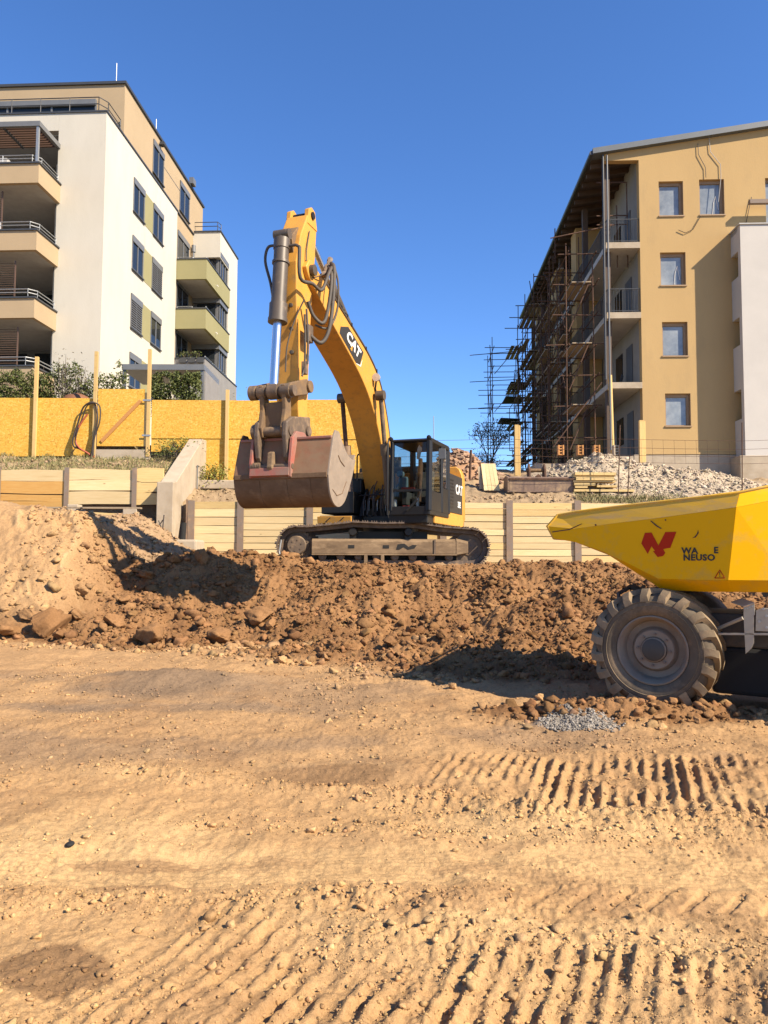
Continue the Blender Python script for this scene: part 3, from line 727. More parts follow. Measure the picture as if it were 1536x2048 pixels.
def big_clod(px, py, w, lab, k):
    p = ground_hit(px, py + w * 0.35)
    r = 0.86 * w * p.y / FPX
    rng = np.random.default_rng(500 + k)
    v, f = ICO[4]; q = v.copy()
    for j in range(17):
        d = rng.normal(size=3); d /= np.linalg.norm(d); e = q @ d; q = q - np.clip(e - rng.uniform(0.4, 0.85), 0, None)[:, None] * d * 0.97
    o = rng.uniform(0, 40, 3)
    q = q * (1 + 0.2 * fbm(q[:, 0] * 1.4 + o[0] + q[:, 2] * 0.8, q[:, 1] * 1.4 + o[1] - q[:, 2], 3, 200 + k, 0.55) + 0.13 * np.abs(fbm(q[:, 0] * 5 + o[1] + q[:, 2] * 2.3, q[:, 1] * 5 - q[:, 2] * 3.1, 3, 220 + k)))[:, None]
    q = q * np.array([r * rng.uniform(0.95, 1.1), r * rng.uniform(0.8, 1.0), r * rng.uniform(0.62, 0.8) * (1.15 if k == 12 else 1)])
    a = rng.uniform(0, 6.28); q = np.stack([q[:, 0] * cos(a) - q[:, 1] * sin(a), q[:, 0] * sin(a) + q[:, 1] * cos(a), q[:, 2]], -1)
    q[:, 2] += r * 0.42
    me = bpy.data.meshes.new('earth_clod'); me.from_pydata(q.tolist(), [], f.tolist()); me.shade_smooth()
    c = groundcol(np.array([p.x]), np.array([p.y]))[0] * rng.uniform(1.0, 1.15)
    at_ = me.color_attributes.new('Col', 'FLOAT_COLOR', 'POINT'); at_.data.foreach_set('color', np.tile(np.append(c, 1.0), len(q)).astype(np.float32))
    me.materials.append(M['clod'])
    ob = bpy.data.objects.new('earth_clod', me); COL.objects.link(ob); ob.location = p
    if not lab:
        zone = (lambda v: 0 if v < 1225 else 1 if v < 1300 else 2)
        order = sorted(q_[0] for q_ in big if not q_[3] and zone(q_[1]) == zone(py)).index(px)
        nth = ('leftmost', 'second', 'third', 'fourth', 'fifth', 'sixth', 'seventh', 'eighth', 'ninth', 'tenth', 'eleventh', 'twelfth', 'thirteenth')[order]
        lab = nth + ' from the left of the plain clods ' * (order > 0) + ' plain clod ' * (order == 0) + ('on the crest or slope of the bank', 'along the foot of the bank', 'on the flat ground before the bank')[zone(py)]
        lab = ' '.join(lab.split())
    tag(ob, lab, 'clod', 'large clods of dug earth')
for k, (a, b, c, l) in enumerate(big): big_clod(a, b, c, l, k)
p = ground_hit(140, 1690)
# ================================================================ excavator
TH = radians(19.5); ZG = 1.25
EXC = Vector((0.17, 19.3, ZG))
_F = Vector((-sin(TH), -cos(TH), 0)); _L = Vector((cos(TH), -sin(TH), 0))
def U(u, v, z): return Vector((EXC.x, EXC.y, 0)) + _F * u + _L * v + Vector((0, 0, z))
MU = Matrix(((_F.x, _L.x, 0, EXC.x), (_F.y, _L.y, 0, EXC.y), (0, 0, 1, 0), (0, 0, 0, 1)))
exc = thing('excavator', EXC, 'yellow tracked excavator with raised boom standing on the spoil bank', 'excavator')
# ---- undercarriage
def track_path(xs, xi, n=400):
    zs = ZG + 0.5; rs = 0.43; ri = 0.42; zi = ZG + 0.47
    pts = []
    for k in range(24): a = pi / 2 + pi * k / 23; pts.append((xs + rs * cos(a), zs + rs * sin(a)))
    pts.append((xs + 0.5, ZG + 0.055)); pts.append((xi - 0.5, ZG + 0.045))
    for k in range(24): a = -pi / 2 + pi * k / 23; pts.append((xi + ri * cos(a), zi + ri * sin(a)))
    for t in (0.15, 0.33, 0.5, 0.67, 0.82, 0.93):
        x = xi + (xs - xi) * t; zt = (zi + ri) + (zs + rs - zi - ri) * t
        pts.append((x, zt + 0.13 * sst(0.0, 0.33, np.array(t)) * sst(1.0, 0.67, np.array(t)) - 0.02 * abs(sin(t * pi * 3))))
    pts.append(pts[0])
    P = np.array([(float(a), float(b)) for a, b in pts]); d = np.r_[0, np.cumsum(np.hypot(*np.diff(P, axis=0).T))]
    return P, d
XS, XI = -2.27, 1.90
P_, D_ = track_path(XS, XI)
NSH = 50
pitch = D_[-1] / NSH
sm_ = MB()
W_ = 0.70
sm_.loft([[(-pitch * 0.5, y, 0.0), (pitch * 0.46, y, 0.0), (pitch * 0.5, y, 0.03), (-pitch * 0.46, y, 0.035)] for y in (-W_ / 2, W_ / 2)])
for gx in (-0.055, 0.0, 0.06): sm_.box((gx, 0, 0.045), (0.018, W_, 0.04))
SHOE = sm_.mesh('shoe', Vector((0, 0, 0))); SHOE.materials.append(M['shoe'])
def track(yc, side):
    t = MB()
    for dy in (-0.11, 0.11):                      # link chain
        ring = []
        for s_ in np.linspace(0, D_[-1], 120, endpoint=False):
            x = np.interp(s_, D_, P_[:, 0]); z = np.interp(s_, D_, P_[:, 1])
            x2 = np.interp((s_ + 0.03) % D_[-1], D_, P_[:, 0]); z2 = np.interp((s_ + 0.03) % D_[-1], D_, P_[:, 1])
            tx, tz = x2 - x, z2 - z; l = math.hypot(tx, tz); nx, nz_ = tz / l, -tx / l
            ring.append([(EXC.x + x, yc + dy - 0.035, z), (EXC.x + x, yc + dy + 0.035, z), (EXC.x + x + nx * -0.10, yc + dy + 0.035, z + nz_ * -0.10), (EXC.x + x + nx * -0.10, yc + dy - 0.035, z + nz_ * -0.10)])
        # keep the links on the inner side of the loop
        ring2 = []
        for q in ring:
            c = Vector(q[0]); inn = Vector((EXC.x + min(max(c.x - EXC.x, XS), XI), c.y, ZG + 0.48)) - c
            if (Vector(q[3]) - c).dot(inn) < 0: q = [q[0], q[1], tuple(2 * Vector(q[1]) - Vector(q[2])), tuple(2 * Vector(q[0]) - Vector(q[3]))]
            ring2.append(q)
        ring2.append(ring2[0]); t.loft(ring2, False)
    tr = t.build('track', M['shoe'], exc)
    for k in range(NSH):
        s_ = (k + 0.5) * pitch
        x = np.interp(s_, D_, P_[:, 0]); z = np.interp(s_, D_, P_[:, 1])
        xa, za = np.interp(s_ - 0.05, D_, P_[:, 0]), np.interp(s_ - 0.05, D_, P_[:, 1])
        xb, zb = np.interp(s_ + 0.05, D_, P_[:, 0]), np.interp(s_ + 0.05, D_, P_[:, 1])
        tx = Vector((xb - xa, 0, zb - za)).normalized(); n = Vector((tx.z, 0, -tx.x))
        c = Vector((x, 0, z)); inn = Vector((min(max(x, XS), XI), 0, ZG + 0.48)) - c
        if n.dot(inn) > 0: n = -n
        yv = n.cross(tx)
        Mx = Matrix(((tx.x, yv.x, n.x, EXC.x + x), (0, yv.y, 0, yc), (tx.z, yv.z, n.z, z), (0, 0, 0, 1)))
        inst('shoe', SHOE, tr, Mx)
    yo = yc - 0.22 * side                          # outer face plane
    for (x, z, r, nm) in ((XS, ZG + 0.5, 0.40, 'sprocket'), (XI, ZG + 0.47, 0.36, 'idler')):
        m = MB(); prof = []
        n = 46
        for k in range(n):
            a = 2 * pi * k / n; rr = r - (0.05 if (k % 2 and nm == 'sprocket') else 0)
            prof.append((rr * cos(a), rr * sin(a)))
        m.prism(prof, lambda p, q, w: V(EXC.x + x + p, yc + w, z + q), -0.06, 0.06)
        if nm == 'sprocket':
            m.lathe([(0.30, 0), (0.29, 0.10), (0.235, 0.11), (0.235, 0.20), (0.21, 0.235), (0.0, 0.24)], (EXC.x + x, yc, z), (0, -side, 0), 26)
            for k in range(18):
                a = 2 * pi * k / 18; m.cyl((EXC.x + x + 0.265 * cos(a), yc - side * 0.09, z + 0.265 * sin(a)), (EXC.x + x + 0.265 * cos(a), yc - side * 0.125, z + 0.265 * sin(a)), 0.018, n=6)
            for k in range(6):
                a = 2 * pi * k / 6 + .3; m.cyl((EXC.x + x + 0.13 * cos(a), yc - side * 0.2, z + 0.13 * sin(a)), (EXC.x + x + 0.13 * cos(a), yc - side * 0.25, z + 0.13 * sin(a)), 0.02, n=6)
        else:
            m.lathe([(0.22, 0), (0.2, 0.08), (0.1, 0.09), (0.0, 0.1)], (EXC.x + x, yc, z), (0, -side, 0), 20)
        m.build(nm, M['muddy_steel'], tr, smooth=30)
    for x in np.linspace(XS + 0.62, XI - 0.5, 8):
        MB().lathe([(0.0, -0.2), (0.07, -0.2), (0.075, -0.17), (0.10, -0.16), (0.10, 0.16), (0.075, 0.17), (0.07, 0.2), (0.0, 0.2)], (EXC.x + x, yc, ZG + 0.235), (0, 1, 0), 14).build('roller', M['muddy_steel'], tr, smooth=35)
    for x in (-0.92, 0.42):
        m = MB().lathe([(0.0, -0.24), (0.085, -0.24), (0.105, -0.2), (0.105, 0.2), (0.0, 0.24)], (EXC.x + x, yc, ZG + 0.83), (0, 1, 0), 16)
        m.box((EXC.x + x, yc - side * 0.05, ZG + 0.70), (0.16, 0.2, 0.12)); m.build('carrier_roller', M['black_paint'], tr, smooth=35)
    fr = MB()
    prof = [(-0.26, ZG + 0.30), (-0.26, ZG + 0.60), (-0.2, ZG + 0.66), (0.2, ZG + 0.66), (0.26, ZG + 0.6), (0.26, ZG + 0.3)]
    def frp(a, b): fr.loft([[V(EXC.x + xx, yc + p, q) for p, q in prof] for xx in (a, b)])
    frp(XS + 0.37, XI - 0.33)
    fr.bounds(EXC.x + XS + 0.37, EXC.x + XI - 0.33, yc - 0.29, yc + 0.29, ZG + 0.265, ZG + 0.298)
    MB().bounds(EXC.x + XS + .4, EXC.x + XI - .3, yc + .0, yc + .06, ZG + .11, ZG + .264).build('gap_shade_plate', M['black_matte'], tr)  # added black plate, darkens the see-through gap behind the rollers
    fo = fr.build('track_frame', M['track_frame'], tr, bevel=0.012)
    y1 = yc - side * 0.262
    for x in (-0.95, -0.12):                       # openings and ribs on the frame side
        MB().bounds(EXC.x + x - .075, EXC.x + x + .075, y1 - 0.004 * side, y1 + 0.01 * side, ZG + .43, ZG + .51).build('frame_opening', M['black_matte'], tr)
    MB().prism([(0.12, .40), (0.16, .53), (0.32, .55), (0.42, .47), (0.52, .52), (0.62, .51), (0.56, .43), (0.4, .40), (0.3, .46), (0.2, .40)], lambda p, q, w: V(EXC.x + p, y1 + w, ZG + q), -0.004 * side, 0.01 * side).build('torn_cover', M['black_matte'], tr)
    MB().bounds(EXC.x + 1.03, EXC.x + 1.07, y1 - 0.02 * side, y1 + 0.02 * side, ZG + .3, ZG + .65).build('frame_rib', M['muddy_steel'], tr)
    yk = MB().loft([[V(EXC.x + XI - 0.34, yc + p * 1.04, q + (0.02 if q > ZG + .5 else -.02)) for p, q in prof], [V(EXC.x + XI - 0.05, yc + p * 0.98, q * 1.0 - (0.05 if q > ZG + .5 else -.03)) for p, q in prof]])
    yk.build('idler_yoke', M['track_frame'], tr, bevel=0.01)
    for dx in (-0.2, 0.2):
        g = MB(); g.bounds(EXC.x - 0.40 + dx - .04, EXC.x - .40 + dx + .04, y1 - 0.03 * side, y1 + 0.2 * side, ZG + 0.08, ZG + .29); g.build('track_guide', M['track_frame'], tr)
    return tr
tag(track(18.0, 1), 'near track of muddy steel shoes'); track(20.6, -1)
c_ = MB(); c_.bounds(EXC.x - 0.9, EXC.x + 0.9, 18.2, 20.4, ZG + 0.45, ZG + 0.85); c_.lathe([(0.72, 0.8), (0.72, 1.02), (0.0, 1.02)], (EXC.x, EXC.y, ZG), (0, 0, 1), 28)
c_.build('car_body', M['black_paint'], exc, smooth=30)
st = MB(); st.bounds(EXC.x + XS - 0.38, EXC.x + XS - .1, 17.8, 17.82, ZG + .05, ZG + .1)
st.tube([V(EXC.x + XS - .36, 17.72, ZG + .62), V(EXC.x + XS - .40, 17.72, ZG + .35), V(EXC.x + XS - .37, 17.72, ZG + .12), V(EXC.x + XS - .15, 17.72, ZG + .0)], 0.022, 6)
st.tube([V(EXC.x + XS - .36, 17.72, ZG + .62), V(EXC.x + XS - .55, 17.9, ZG + .55), V(EXC.x + XS - .36, 17.95, ZG + .45)], 0.012, 6)
st.build('bent_step', M['galv'], exc)
# ---- upper structure
Z0 = ZG + 1.03
def ub(m, u0, u1, v0, v1, z0, z1): m.bounds(u0, u1, v0, v1, z0, z1, MU); return m
def upris(m, pts, a, b): m.prism(pts, lambda p, q, w: U(p, w, q), a, b); return m
def uplan(m, pts, a, b): m.prism(pts, lambda p, q, w: U(p, q, w), a, b); return m
m = MB(); uplan(m, [(1.35, -1.42), (1.35, -.55), (0.9, -.4), (0.9, .4), (1.45, .45), (1.45, 1.42), (-2.3, 1.42), (-2.6, 1.1), (-2.75, 0), (-2.6, -1.1), (-2.3, -1.42)], Z0, Z0 + 0.22)
m.build('deck', M['black_paint'], exc, bevel=0.02)
m = MB(); upris(m, [(1.36, Z0 + .02), (1.38, Z0 + .2), (0.2, Z0 + .26), (0.2, Z0 + .02)], -1.47, -0.55); sk = m.build('deck_skirt', M['cat_yellow'], exc, bevel=0.015)
for k in range(2):
    m = MB(); v0 = -1.25 + 0.36 * k
    m.add([U(1.392, v0, Z0 + .06), U(1.392, v0 + .04, Z0 + .06), U(1.392, v0 + .17, Z0 + .17), U(1.392, v0 + .13, Z0 + .17)], [(0, 1, 2, 3)]); m.build('slot', M['black_matte'], sk)
# sill under the cab side and counterweight
m = MB(); uplan(m, [(0.95, 1.2), (0.95, 1.47), (-1.9, 1.47), (-2.2, 1.43), (-2.2, 1.2)], Z0 + 0.02, Z0 + 0.36); m.build('side_sill', M['cat_yellow'], exc, bevel=0.02)
cw = []
for (z, k) in ((Z0 + 0.05, 0.93), (Z0 + 0.25, 1.0), (Z0 + 1.25, 1.0), (Z0 + 1.5, 0.985), (Z0 + 1.66, 0.94), (Z0 + 1.74, 0.86)):
    cw.append([U(a, b * k, z) for a, b in ((-1.95, 1.46), (-2.25, 1.46), (-2.6, 1.28), (-2.85, 0.85), (-2.92, 0), (-2.85, -.85), (-2.6, -1.3), (-2.25, -1.46), (-1.95, -1.46))])
m = MB(); m.loft(cw); m.build('counterweight', M['cat_yellow'], exc, smooth=40, bevel=0.02)
m = MB(); uplan(m, [(-0.35, 1.42), (-1.94, 1.42), (-1.94, -1.42), (0.1, -1.44), (0.1, -.5), (-0.35, -.5)], Z0 + 0.24, Z0 + 1.42); eng = m.build('engine_housing', M['cat_yellow'], exc, bevel=0.04)
m = MB(); uplan(m, [(-0.5, 1.1), (-1.9, 1.1), (-1.9, -1.1), (-0.5, -1.1)], Z0 + 1.43, Z0 + 1.62); m.build('engine_hood', M['black_paint'], exc, bevel=0.05)
m = MB(); ub(m, -1.94, -0.34, 1.425, 1.452, Z0 + .38, Z0 + 1.4); sp_ = m.build('side_panel', M['decal_black'], exc)
for k in range(9):
    m = MB(); ub(m, -0.95, -0.42, 1.451, 1.460, Z0 + .5 + .09 * k, Z0 + .54 + .09 * k); m.build('vent_slat', M['black_paint'], sp_)
text_mesh('CAT', 0.36, lambda x, y, w: U(-1.56 - x, 1.457 + w, Z0 + 1.02 + y), sp_, 'lettering', M['letter_white'], bold=0.012, space=1.15)
text_mesh('32E', 0.22, lambda x, y, w: U(-1.56 - x, 1.457 + w, Z0 + 0.62 + y), sp_, 'lettering', M['letter_white'], bold=0.008)
m = MB(); ub(m, -1.5, -1.35, -.35, -.2, Z0 + 1.55, Z0 + 2.0); m.build('exhaust', M['black_paint'], exc)
# tool box, tank and hand rails on the far side
m = MB(); ub(m, 0.12, 1.25, -1.42, -0.55, Z0 + 0.27, Z0 + 0.82); ub(m, 0.12, 0.7, -1.42, -0.55, Z0 + .82, Z0 + 1.2); m.build('tool_box', M['black_paint'], exc, bevel=0.03)
for v in (-1.36, -1.0, -.65):
    m = MB(); m.tube([U(0.75, v, Z0 + 1.15), U(.75, v, Z0 + 1.75), U(.68, v, Z0 + 1.82), U(.2, v, Z0 + 1.82), U(.13, v, Z0 + 1.75), U(.13, v, Z0 + 1.1)], 0.02, 8); m.build('hand_rail', M['black_paint'], exc, smooth=40)
# swing frame between boom foot and cab
m = MB()
for v in (-0.47, 0.3): upris(m, [(-.5, Z0 + .2), (.95, Z0 + .2), (.9, Z0 + .45), (.5, Z0 + .95), (.15, Z0 + 1.12), (-.2, Z0 + 1.0), (-.5, Z0 + .6)], v - .035, v + .035)
ub(m, -.5, .7, -.45, .28, Z0 + .2, Z0 + .42); m.build('swing_frame', M['black_paint'], exc, bevel=0.01)
m = MB(); random.seed(5)
for k in range(16):
    v = -0.42 + .85 * random.random(); z1 = Z0 + .5 + .45 * random.random(); u0 = 0.75 + .25 * random.random()
    m.tube([U(u0 - .35, v + random.uniform(-.1, .1), z1 + .25), U(u0, v, z1), U(u0 + .04, v + random.uniform(-.03, .03), z1 - .35), U(u0 - .1, v + random.uniform(-.05, .05), Z0 + .2)], random.choice((0.014, .018, .022)), 6)
m.build('hose_bundle', M['rubber'], exc, smooth=50)
m = MB()
for k in range(7):
    v = -.36 + .11 * k; m.cyl(U(.93, v, Z0 + .35), U(.93, v + .01, Z0 + .62 + .05 * (k % 3)), .008, n=5)
m.build('hose_fitting', M['galv'], exc)
m = MB(); m.tube([U(.98, -.5, Z0 + .73), U(1.0, 0, Z0 + .74), U(.98, .42, Z0 + .73)], .018, 6); m.build('hose_clamp_bar', M['black_paint'], exc)
# ---- cab
CU0, CU1, CV0, CV1, CZ0, CZ1 = -0.28, 1.5, 0.5, 1.5, Z0 + 0.2, Z0 + 2.02
cb = MB(); ub(cb, CU0, CU1, CV0, CV1, CZ0, CZ0 + .12); cab = cb.build('cab', M['black_paint'], exc, bevel=0.02)
m = MB(); upris(m, [(CU0, CZ1 - .08), (CU1 - .12, CZ1 - .08), (CU1 - .05, CZ1 - .03), (CU1 - .15, CZ1 + .02), (CU0 + .1, CZ1 + .04), (CU0 - .02, CZ1)], CV0 - .02, CV1 + .02); m.build('roof', M['black_paint'], cab, bevel=0.02)
def post(a, b, w=.06, nm='pillar'):
    m = MB(); m.tube([a, b], w, 4); m.build(nm, M['black_paint'], cab, bevel=.008)
FT = CU1 - .10
post(U(CU1 - .02, CV0 + .03, CZ0 + .1), U(FT, CV0 + .03, CZ1 - .05)); post(U(CU1 - .02, CV1 - .04, CZ0 + .1), U(FT, CV1 - .04, CZ1 - .05), .075)
post(U(CU0 + .04, CV0 + .04, CZ0 + .1), U(CU0 + .06, CV0 + .04, CZ1 - .05), .08); post(U(CU0 + .04, CV1 - .04, CZ0 + .1), U(CU0 + .06, CV1 - .04, CZ1 - .05), .08)
post(U(.42, CV1 - .03, CZ0 + .1), U(.42, CV1 - .03, CZ1 - .05), .06)
m = MB(); ub(m, CU1 - .075, CU1 - .03, CV0 + .05, CV1 - .08, CZ0 + .56, CZ0 + .615); m.build('window_bar', M['black_paint'], cab)
m = MB(); ub(m, CU1 - .06, CU1 + .01, CV0 + .02, CV1 - .02, CZ0 + .0, CZ0 + .2); m.build('front_sill', M['black_paint'], cab, bevel=.01)
for (nm, pts) in (('windscreen', [U(CU1 - .045, CV0 + .05, CZ0 + .62), U(CU1 - .045, CV1 - .09, CZ0 + .62), U(FT + .01, CV1 - .09, CZ1 - .08), U(FT + .01, CV0 + .05, CZ1 - .08)]),
                  ('lower_window', [U(CU1 - .03, CV0 + .05, CZ0 + .2), U(CU1 - .03, CV1 - .09, CZ0 + .2), U(CU1 - .045, CV1 - .09, CZ0 + .56), U(CU1 - .045, CV0 + .05, CZ0 + .56)]),
                  ('door_window', [U(.48, CV1 - .02, CZ0 + .6), U(CU1 - .08, CV1 - .02, CZ0 + .6), U(FT - .06, CV1 - .02, CZ1 - .08), U(.48, CV1 - .02, CZ1 - .08)]),
                  ('rear_side_window', [U(CU0 + .1, CV1 - .02, CZ0 + .75), U(.36, CV1 - .02, CZ0 + .75), U(.36, CV1 - .02, CZ1 - .08), U(CU0 + .1, CV1 - .02, CZ1 - .08)]),
                  ('boom_side_window', [U(CU0 + .1, CV0 + .01, CZ0 + .3), U(CU1 - .08, CV0 + .01, CZ0 + .3), U(FT - .06, CV0 + .01, CZ1 - .08), U(CU0 + .1, CV0 + .01, CZ1 - .08)]),
                  ('rear_window', [U(CU0 + .03, CV0 + .1, CZ0 + .9), U(CU0 + .03, CV1 - .1, CZ0 + .9), U(CU0 + .03, CV1 - .1, CZ1 - .1), U(CU0 + .03, CV0 + .1, CZ1 - .1)])):
    MB().add(pts, [(0, 1, 2, 3)]).build(nm, M['glass_clear'], cab)
m = MB(); ub(m, .5, CU1 - .08, CV1 - .05, CV1 + .005, CZ0 + .1, CZ0 + .58); ub(m, CU0, .4, CV1 - .05, CV1 + .005, CZ0 + .1, CZ0 + .73); m.build('door', M['black_paint'], cab, bevel=.01)
m = MB(); ub(m, CU0, CU0 + .05, CV0, CV1, CZ0 + .1, CZ0 + .88); m.build('back_wall', M['black_paint'], cab)
m = MB(); ub(m, .05, .5, .72, 1.18, CZ0 + .35, CZ0 + .52); upris(m, [(.02, CZ0 + .5), (.16, CZ0 + .5), (.02, CZ0 + 1.2), (-.1, CZ0 + 1.2)], .72, 1.18); upris(m, [(-.05, CZ0 + 1.22), (.05, CZ0 + 1.22), (.0, CZ0 + 1.45), (-.1, CZ0 + 1.45)], .82, 1.08); ub(m, .1, .45, .75, 1.15, CZ0 + .12, CZ0 + .35); m.build('seat', M['seat'], cab, bevel=.04)
m = MB(); ub(m, .0, .75, .56, .68, CZ0 + .3, CZ0 + .62); ub(m, .0, .6, 1.2, 1.3, CZ0 + .3, CZ0 + .62); m.tube([U(.7, .62, CZ0 + .62), U(.72, .62, CZ0 + .8)], .025, 8); m.tube([U(.55, 1.25, CZ0 + .62), U(.57, 1.25, CZ0 + .8)], .025, 8); m.build('console', M['seat'], cab, bevel=.01)
m = MB(); m.tube([U(1.15, 1.12, CZ0 + .15), U(1.1, 1.12, CZ0 + .6), U(1.0, 1.12, CZ0 + 1.2), U(.95, 1.1, CZ0 + 1.4)], [.05, .05, .06, .05], 8); m.build('coat_on_hook', M['rust'], cab, smooth=50)
m = MB(); ub(m, 1.1, 1.2, .6, .85, CZ0 + .65, CZ0 + .95); ub(m, 1.0, 1.2, .55, .72, CZ0 + .95, CZ0 + 1.1); m.build('jacket', M['cloth_blue'], cab, bevel=.05)
m = MB(); ub(m, 1.25, 1.38, .75, 1.05, CZ0 + .62, CZ0 + .67); ub(m, 1.25, 1.42, .8, .95, CZ0 + .2, CZ0 + .23); m.build('rag', M['cloth_red'], cab)
m = MB(); ub(m, 1.3, 1.4, .55, .62, CZ0 + .2, CZ0 + .38); ub(m, 1.3, 1.4, 1.12, 1.18, CZ0 + .2, CZ0 + .42); m.build('bottle_pair', M['cloth_white'], cab, bevel=.02)
m = MB(); m.loft([[U(1.36 + dx, v, z) for v, z in ((1.13, CZ0 + 1.35), (1.2, CZ0 + 1.32), (1.26, CZ0 + 1.6), (1.2, CZ0 + 1.68), (1.15, CZ0 + 1.6))] for dx in (0, .02)]); m.build('paper_on_windscreen', M['cloth_white'], cab)
m = MB(); m.tube([U(CU1 + .0, 1.3, CZ0 + .62), U(CU1 + .03, 1.25, CZ0 + .45), U(CU1 + .03, .95, CZ0 + .12)], .015, 6); m.tube([U(CU1 + .03, 1.2, CZ0 + .35), U(CU1 + .03, .93, CZ0 + .1)], .03, 6); m.build('wiper_arm', M['black_matte'], cab)
for v in (CV0 - .02, CV1 - .06):
    m = MB(); m.lathe([(.0, 0), (.05, 0), (.055, .06), (.04, .09), (0, .1)], U(FT - .05, v, CZ1 + .03), _F, 14); m.cyl(U(FT - .03, v, CZ1 - .02), U(FT - .03, v, CZ1 + .04), .014); m.build('roof_lamp', M['black_paint'], cab, smooth=40)
m = MB(); ub(m, 1.0, 1.03, CV1 + .08, CV1 + .25, CZ1 - .45, CZ1 - .2); m.tube([U(1.02, CV1, CZ1 - .35), U(1.02, CV1 + .1, CZ1 - .33)], .012, 6); m.build('mirror', M['grey_metal'], cab, bevel=.015)
m = MB(); m.tube([U(CU1, CV0 - .06, CZ0), U(CU1, CV0 - .06, CZ1 - .1), U(FT, CV0 - .06, CZ1 + .05)], .022, 8); m.build('grab_rail', M['black_paint'], cab, smooth=50)
# ---- boom, in the u-z plane
VB = -0.20; DU = 0.25
def U2(u, v, z): return U(u + DU, v, z)
def ub2(m, u0, u1, v0, v1, z0, z1): m.bounds(u0 + DU, u1 + DU, v0, v1, z0, z1, MU); return m
def upris2(m, pts, a, b): m.prism(pts, lambda p, q, w: U2(p, w, q), a, b); return m
BF = (0.25, 3.17); BT = (5.25, 7.12)
_cl = math.hypot(BT[0] - BF[0], BT[1] - BF[1]); _cd = ((BT[0] - BF[0]) / _cl, (BT[1] - BF[1]) / _cl); _cp = (-_cd[1], _cd[0])
def bp(s_, h): return (BF[0] + _cd[0] * s_ + _cp[0] * h, BF[1] + _cd[1] * s_ + _cp[1] * h)
BL = _cl
tab = [(-.2, -.02, .18), (0.0, .03, .27), (.5, .32, .33), (1.1, .64, .39), (1.8, .92, .44), (2.3, 1.02, .46), (2.8, 1.03, .455), (3.4, .92, .42), (4.2, .67, .37), (5.0, .4, .32), (5.9, .15, .27), (BL, .02, .22), (BL + .18, -.02, .13)]
cu_ = np.array(tab); ss = np.linspace(-.2, BL + .18, 40)
hh = np.interp(ss, cu_[:, 0], cu_[:, 1]); dd = np.interp(ss, cu_[:, 0], cu_[:, 2]) * .93
hh = np.convolve(np.pad(hh, 2, mode='edge'), [.1, .2, .4, .2, .1], 'valid')
top_ = [bp(s_, h + d) for s_, h, d in zip(ss, hh, dd)]; bot_ = [bp(s_, h - d) for s_, h, d in zip(ss, hh, dd)]
bw = 0.33
m = MB()
m.loft([[U(b[0], VB - bw, b[1]), U(b[0], VB + bw, b[1]), U(t[0], VB + bw, t[1]), U(t[0], VB - bw, t[1])] for b, t in zip(bot_, top_)])
boom = m.build('boom', M['cat_yellow'], exc, smooth=30, bevel=0.02)
m = MB(); m.cyl(U(BF[0], VB - .45, BF[1]), U(BF[0], VB + .45, BF[1]), .13, n=20); m.cyl(U(BT[0], VB - .42, BT[1]), U(BT[0], VB + .42, BT[1]), .11, n=20); m.build('pin', M['cyl_grey'], boom, smooth=40)
# CAT plate on the boom side, letters run along the boom
def boom_side(s0, h0):
    def f(x, y, w):
        s_ = s0 - x; hb = float(np.interp(s_, ss, hh))
        p = bp(s_, hb + h0 + y); return U(p[0], VB + bw + .006 + w, p[1])
    return f
pl = boom_side(4.15, -.01)
m = MB(); outl = [(-.62, -.06), (-.57, -.24), (.45, -.29), (.63, -.18), (.58, .24), (-.36, .21)]
m.loft([[pl(x, y, w - .005) for x, y in outl] for w in (0, .005)]); dec = m.build('decal_plate', M['decal_black'], boom)
text_mesh('CAT', .38, boom_side(4.06, .0), dec, 'lettering', M['letter_white'], bold=.016, sx=1.0, space=1.06)
m = MB(); m.loft([[pl(x, y, w - .004) for x, y in ((.02, -.2), (.12, -.2), (.06, -.03))] for w in (0.0, .0085)]); m.build('logo_triangle', M['cat_yellow'], dec)
m = MB(); m.loft([[pl(x, y, w - .005) for x, y in ((.46, -.305), (.69, -.19), (.65, .04), (.645, -.175), (.455, -.29))] for w in (0, .005)]); m.build('decal_edge', M['letter_white'], boom)
# work lamp, steel pipes along the boom top
lp = bp(2.55, 1.0); m = MB(); lc = U(lp[0] + .1, VB + bw + .1, lp[1] + .25)
m.lathe([(.06, -.08), (.095, -.02), (.1, .05), (.0, .055)], lc, _F, 12); m.build('work_lamp', M['lamp_glass'], boom, smooth=40)
m = MB(); m.tube([lc, U(lp[0], VB + bw + .03, lp[1] + .02), U(lp[0] - .1, VB + bw + .02, lp[1] - .15)], .022, 6); m.build('lamp_bracket', M['black_paint'], boom)
for k in range(5):
    v = VB - .22 + .13 * k; path = []
    for i in range(3, 37): t = top_[i]; path.append(U(t[0] - _cd[1] * .07, v, t[1] + _cd[0] * .07))
    m = MB(); m.tube(path, .022 if k % 2 else .028, 7); m.build('hydraulic_pipe', M['rust'] if k % 2 else M['cyl_grey'], boom, smooth=50)
for s_ in (1.9, 2.7, 3.5, 4.4, 5.2):
    t = bp(s_, float(np.interp(s_, ss, hh)) + float(np.interp(s_, ss, dd)) + .08); m = MB(); m.box(U(t[0], VB, t[1]), (.06, .66, .07), R=MU.to_3x3()); m.build('pipe_clamp', M['black_paint'], boom)
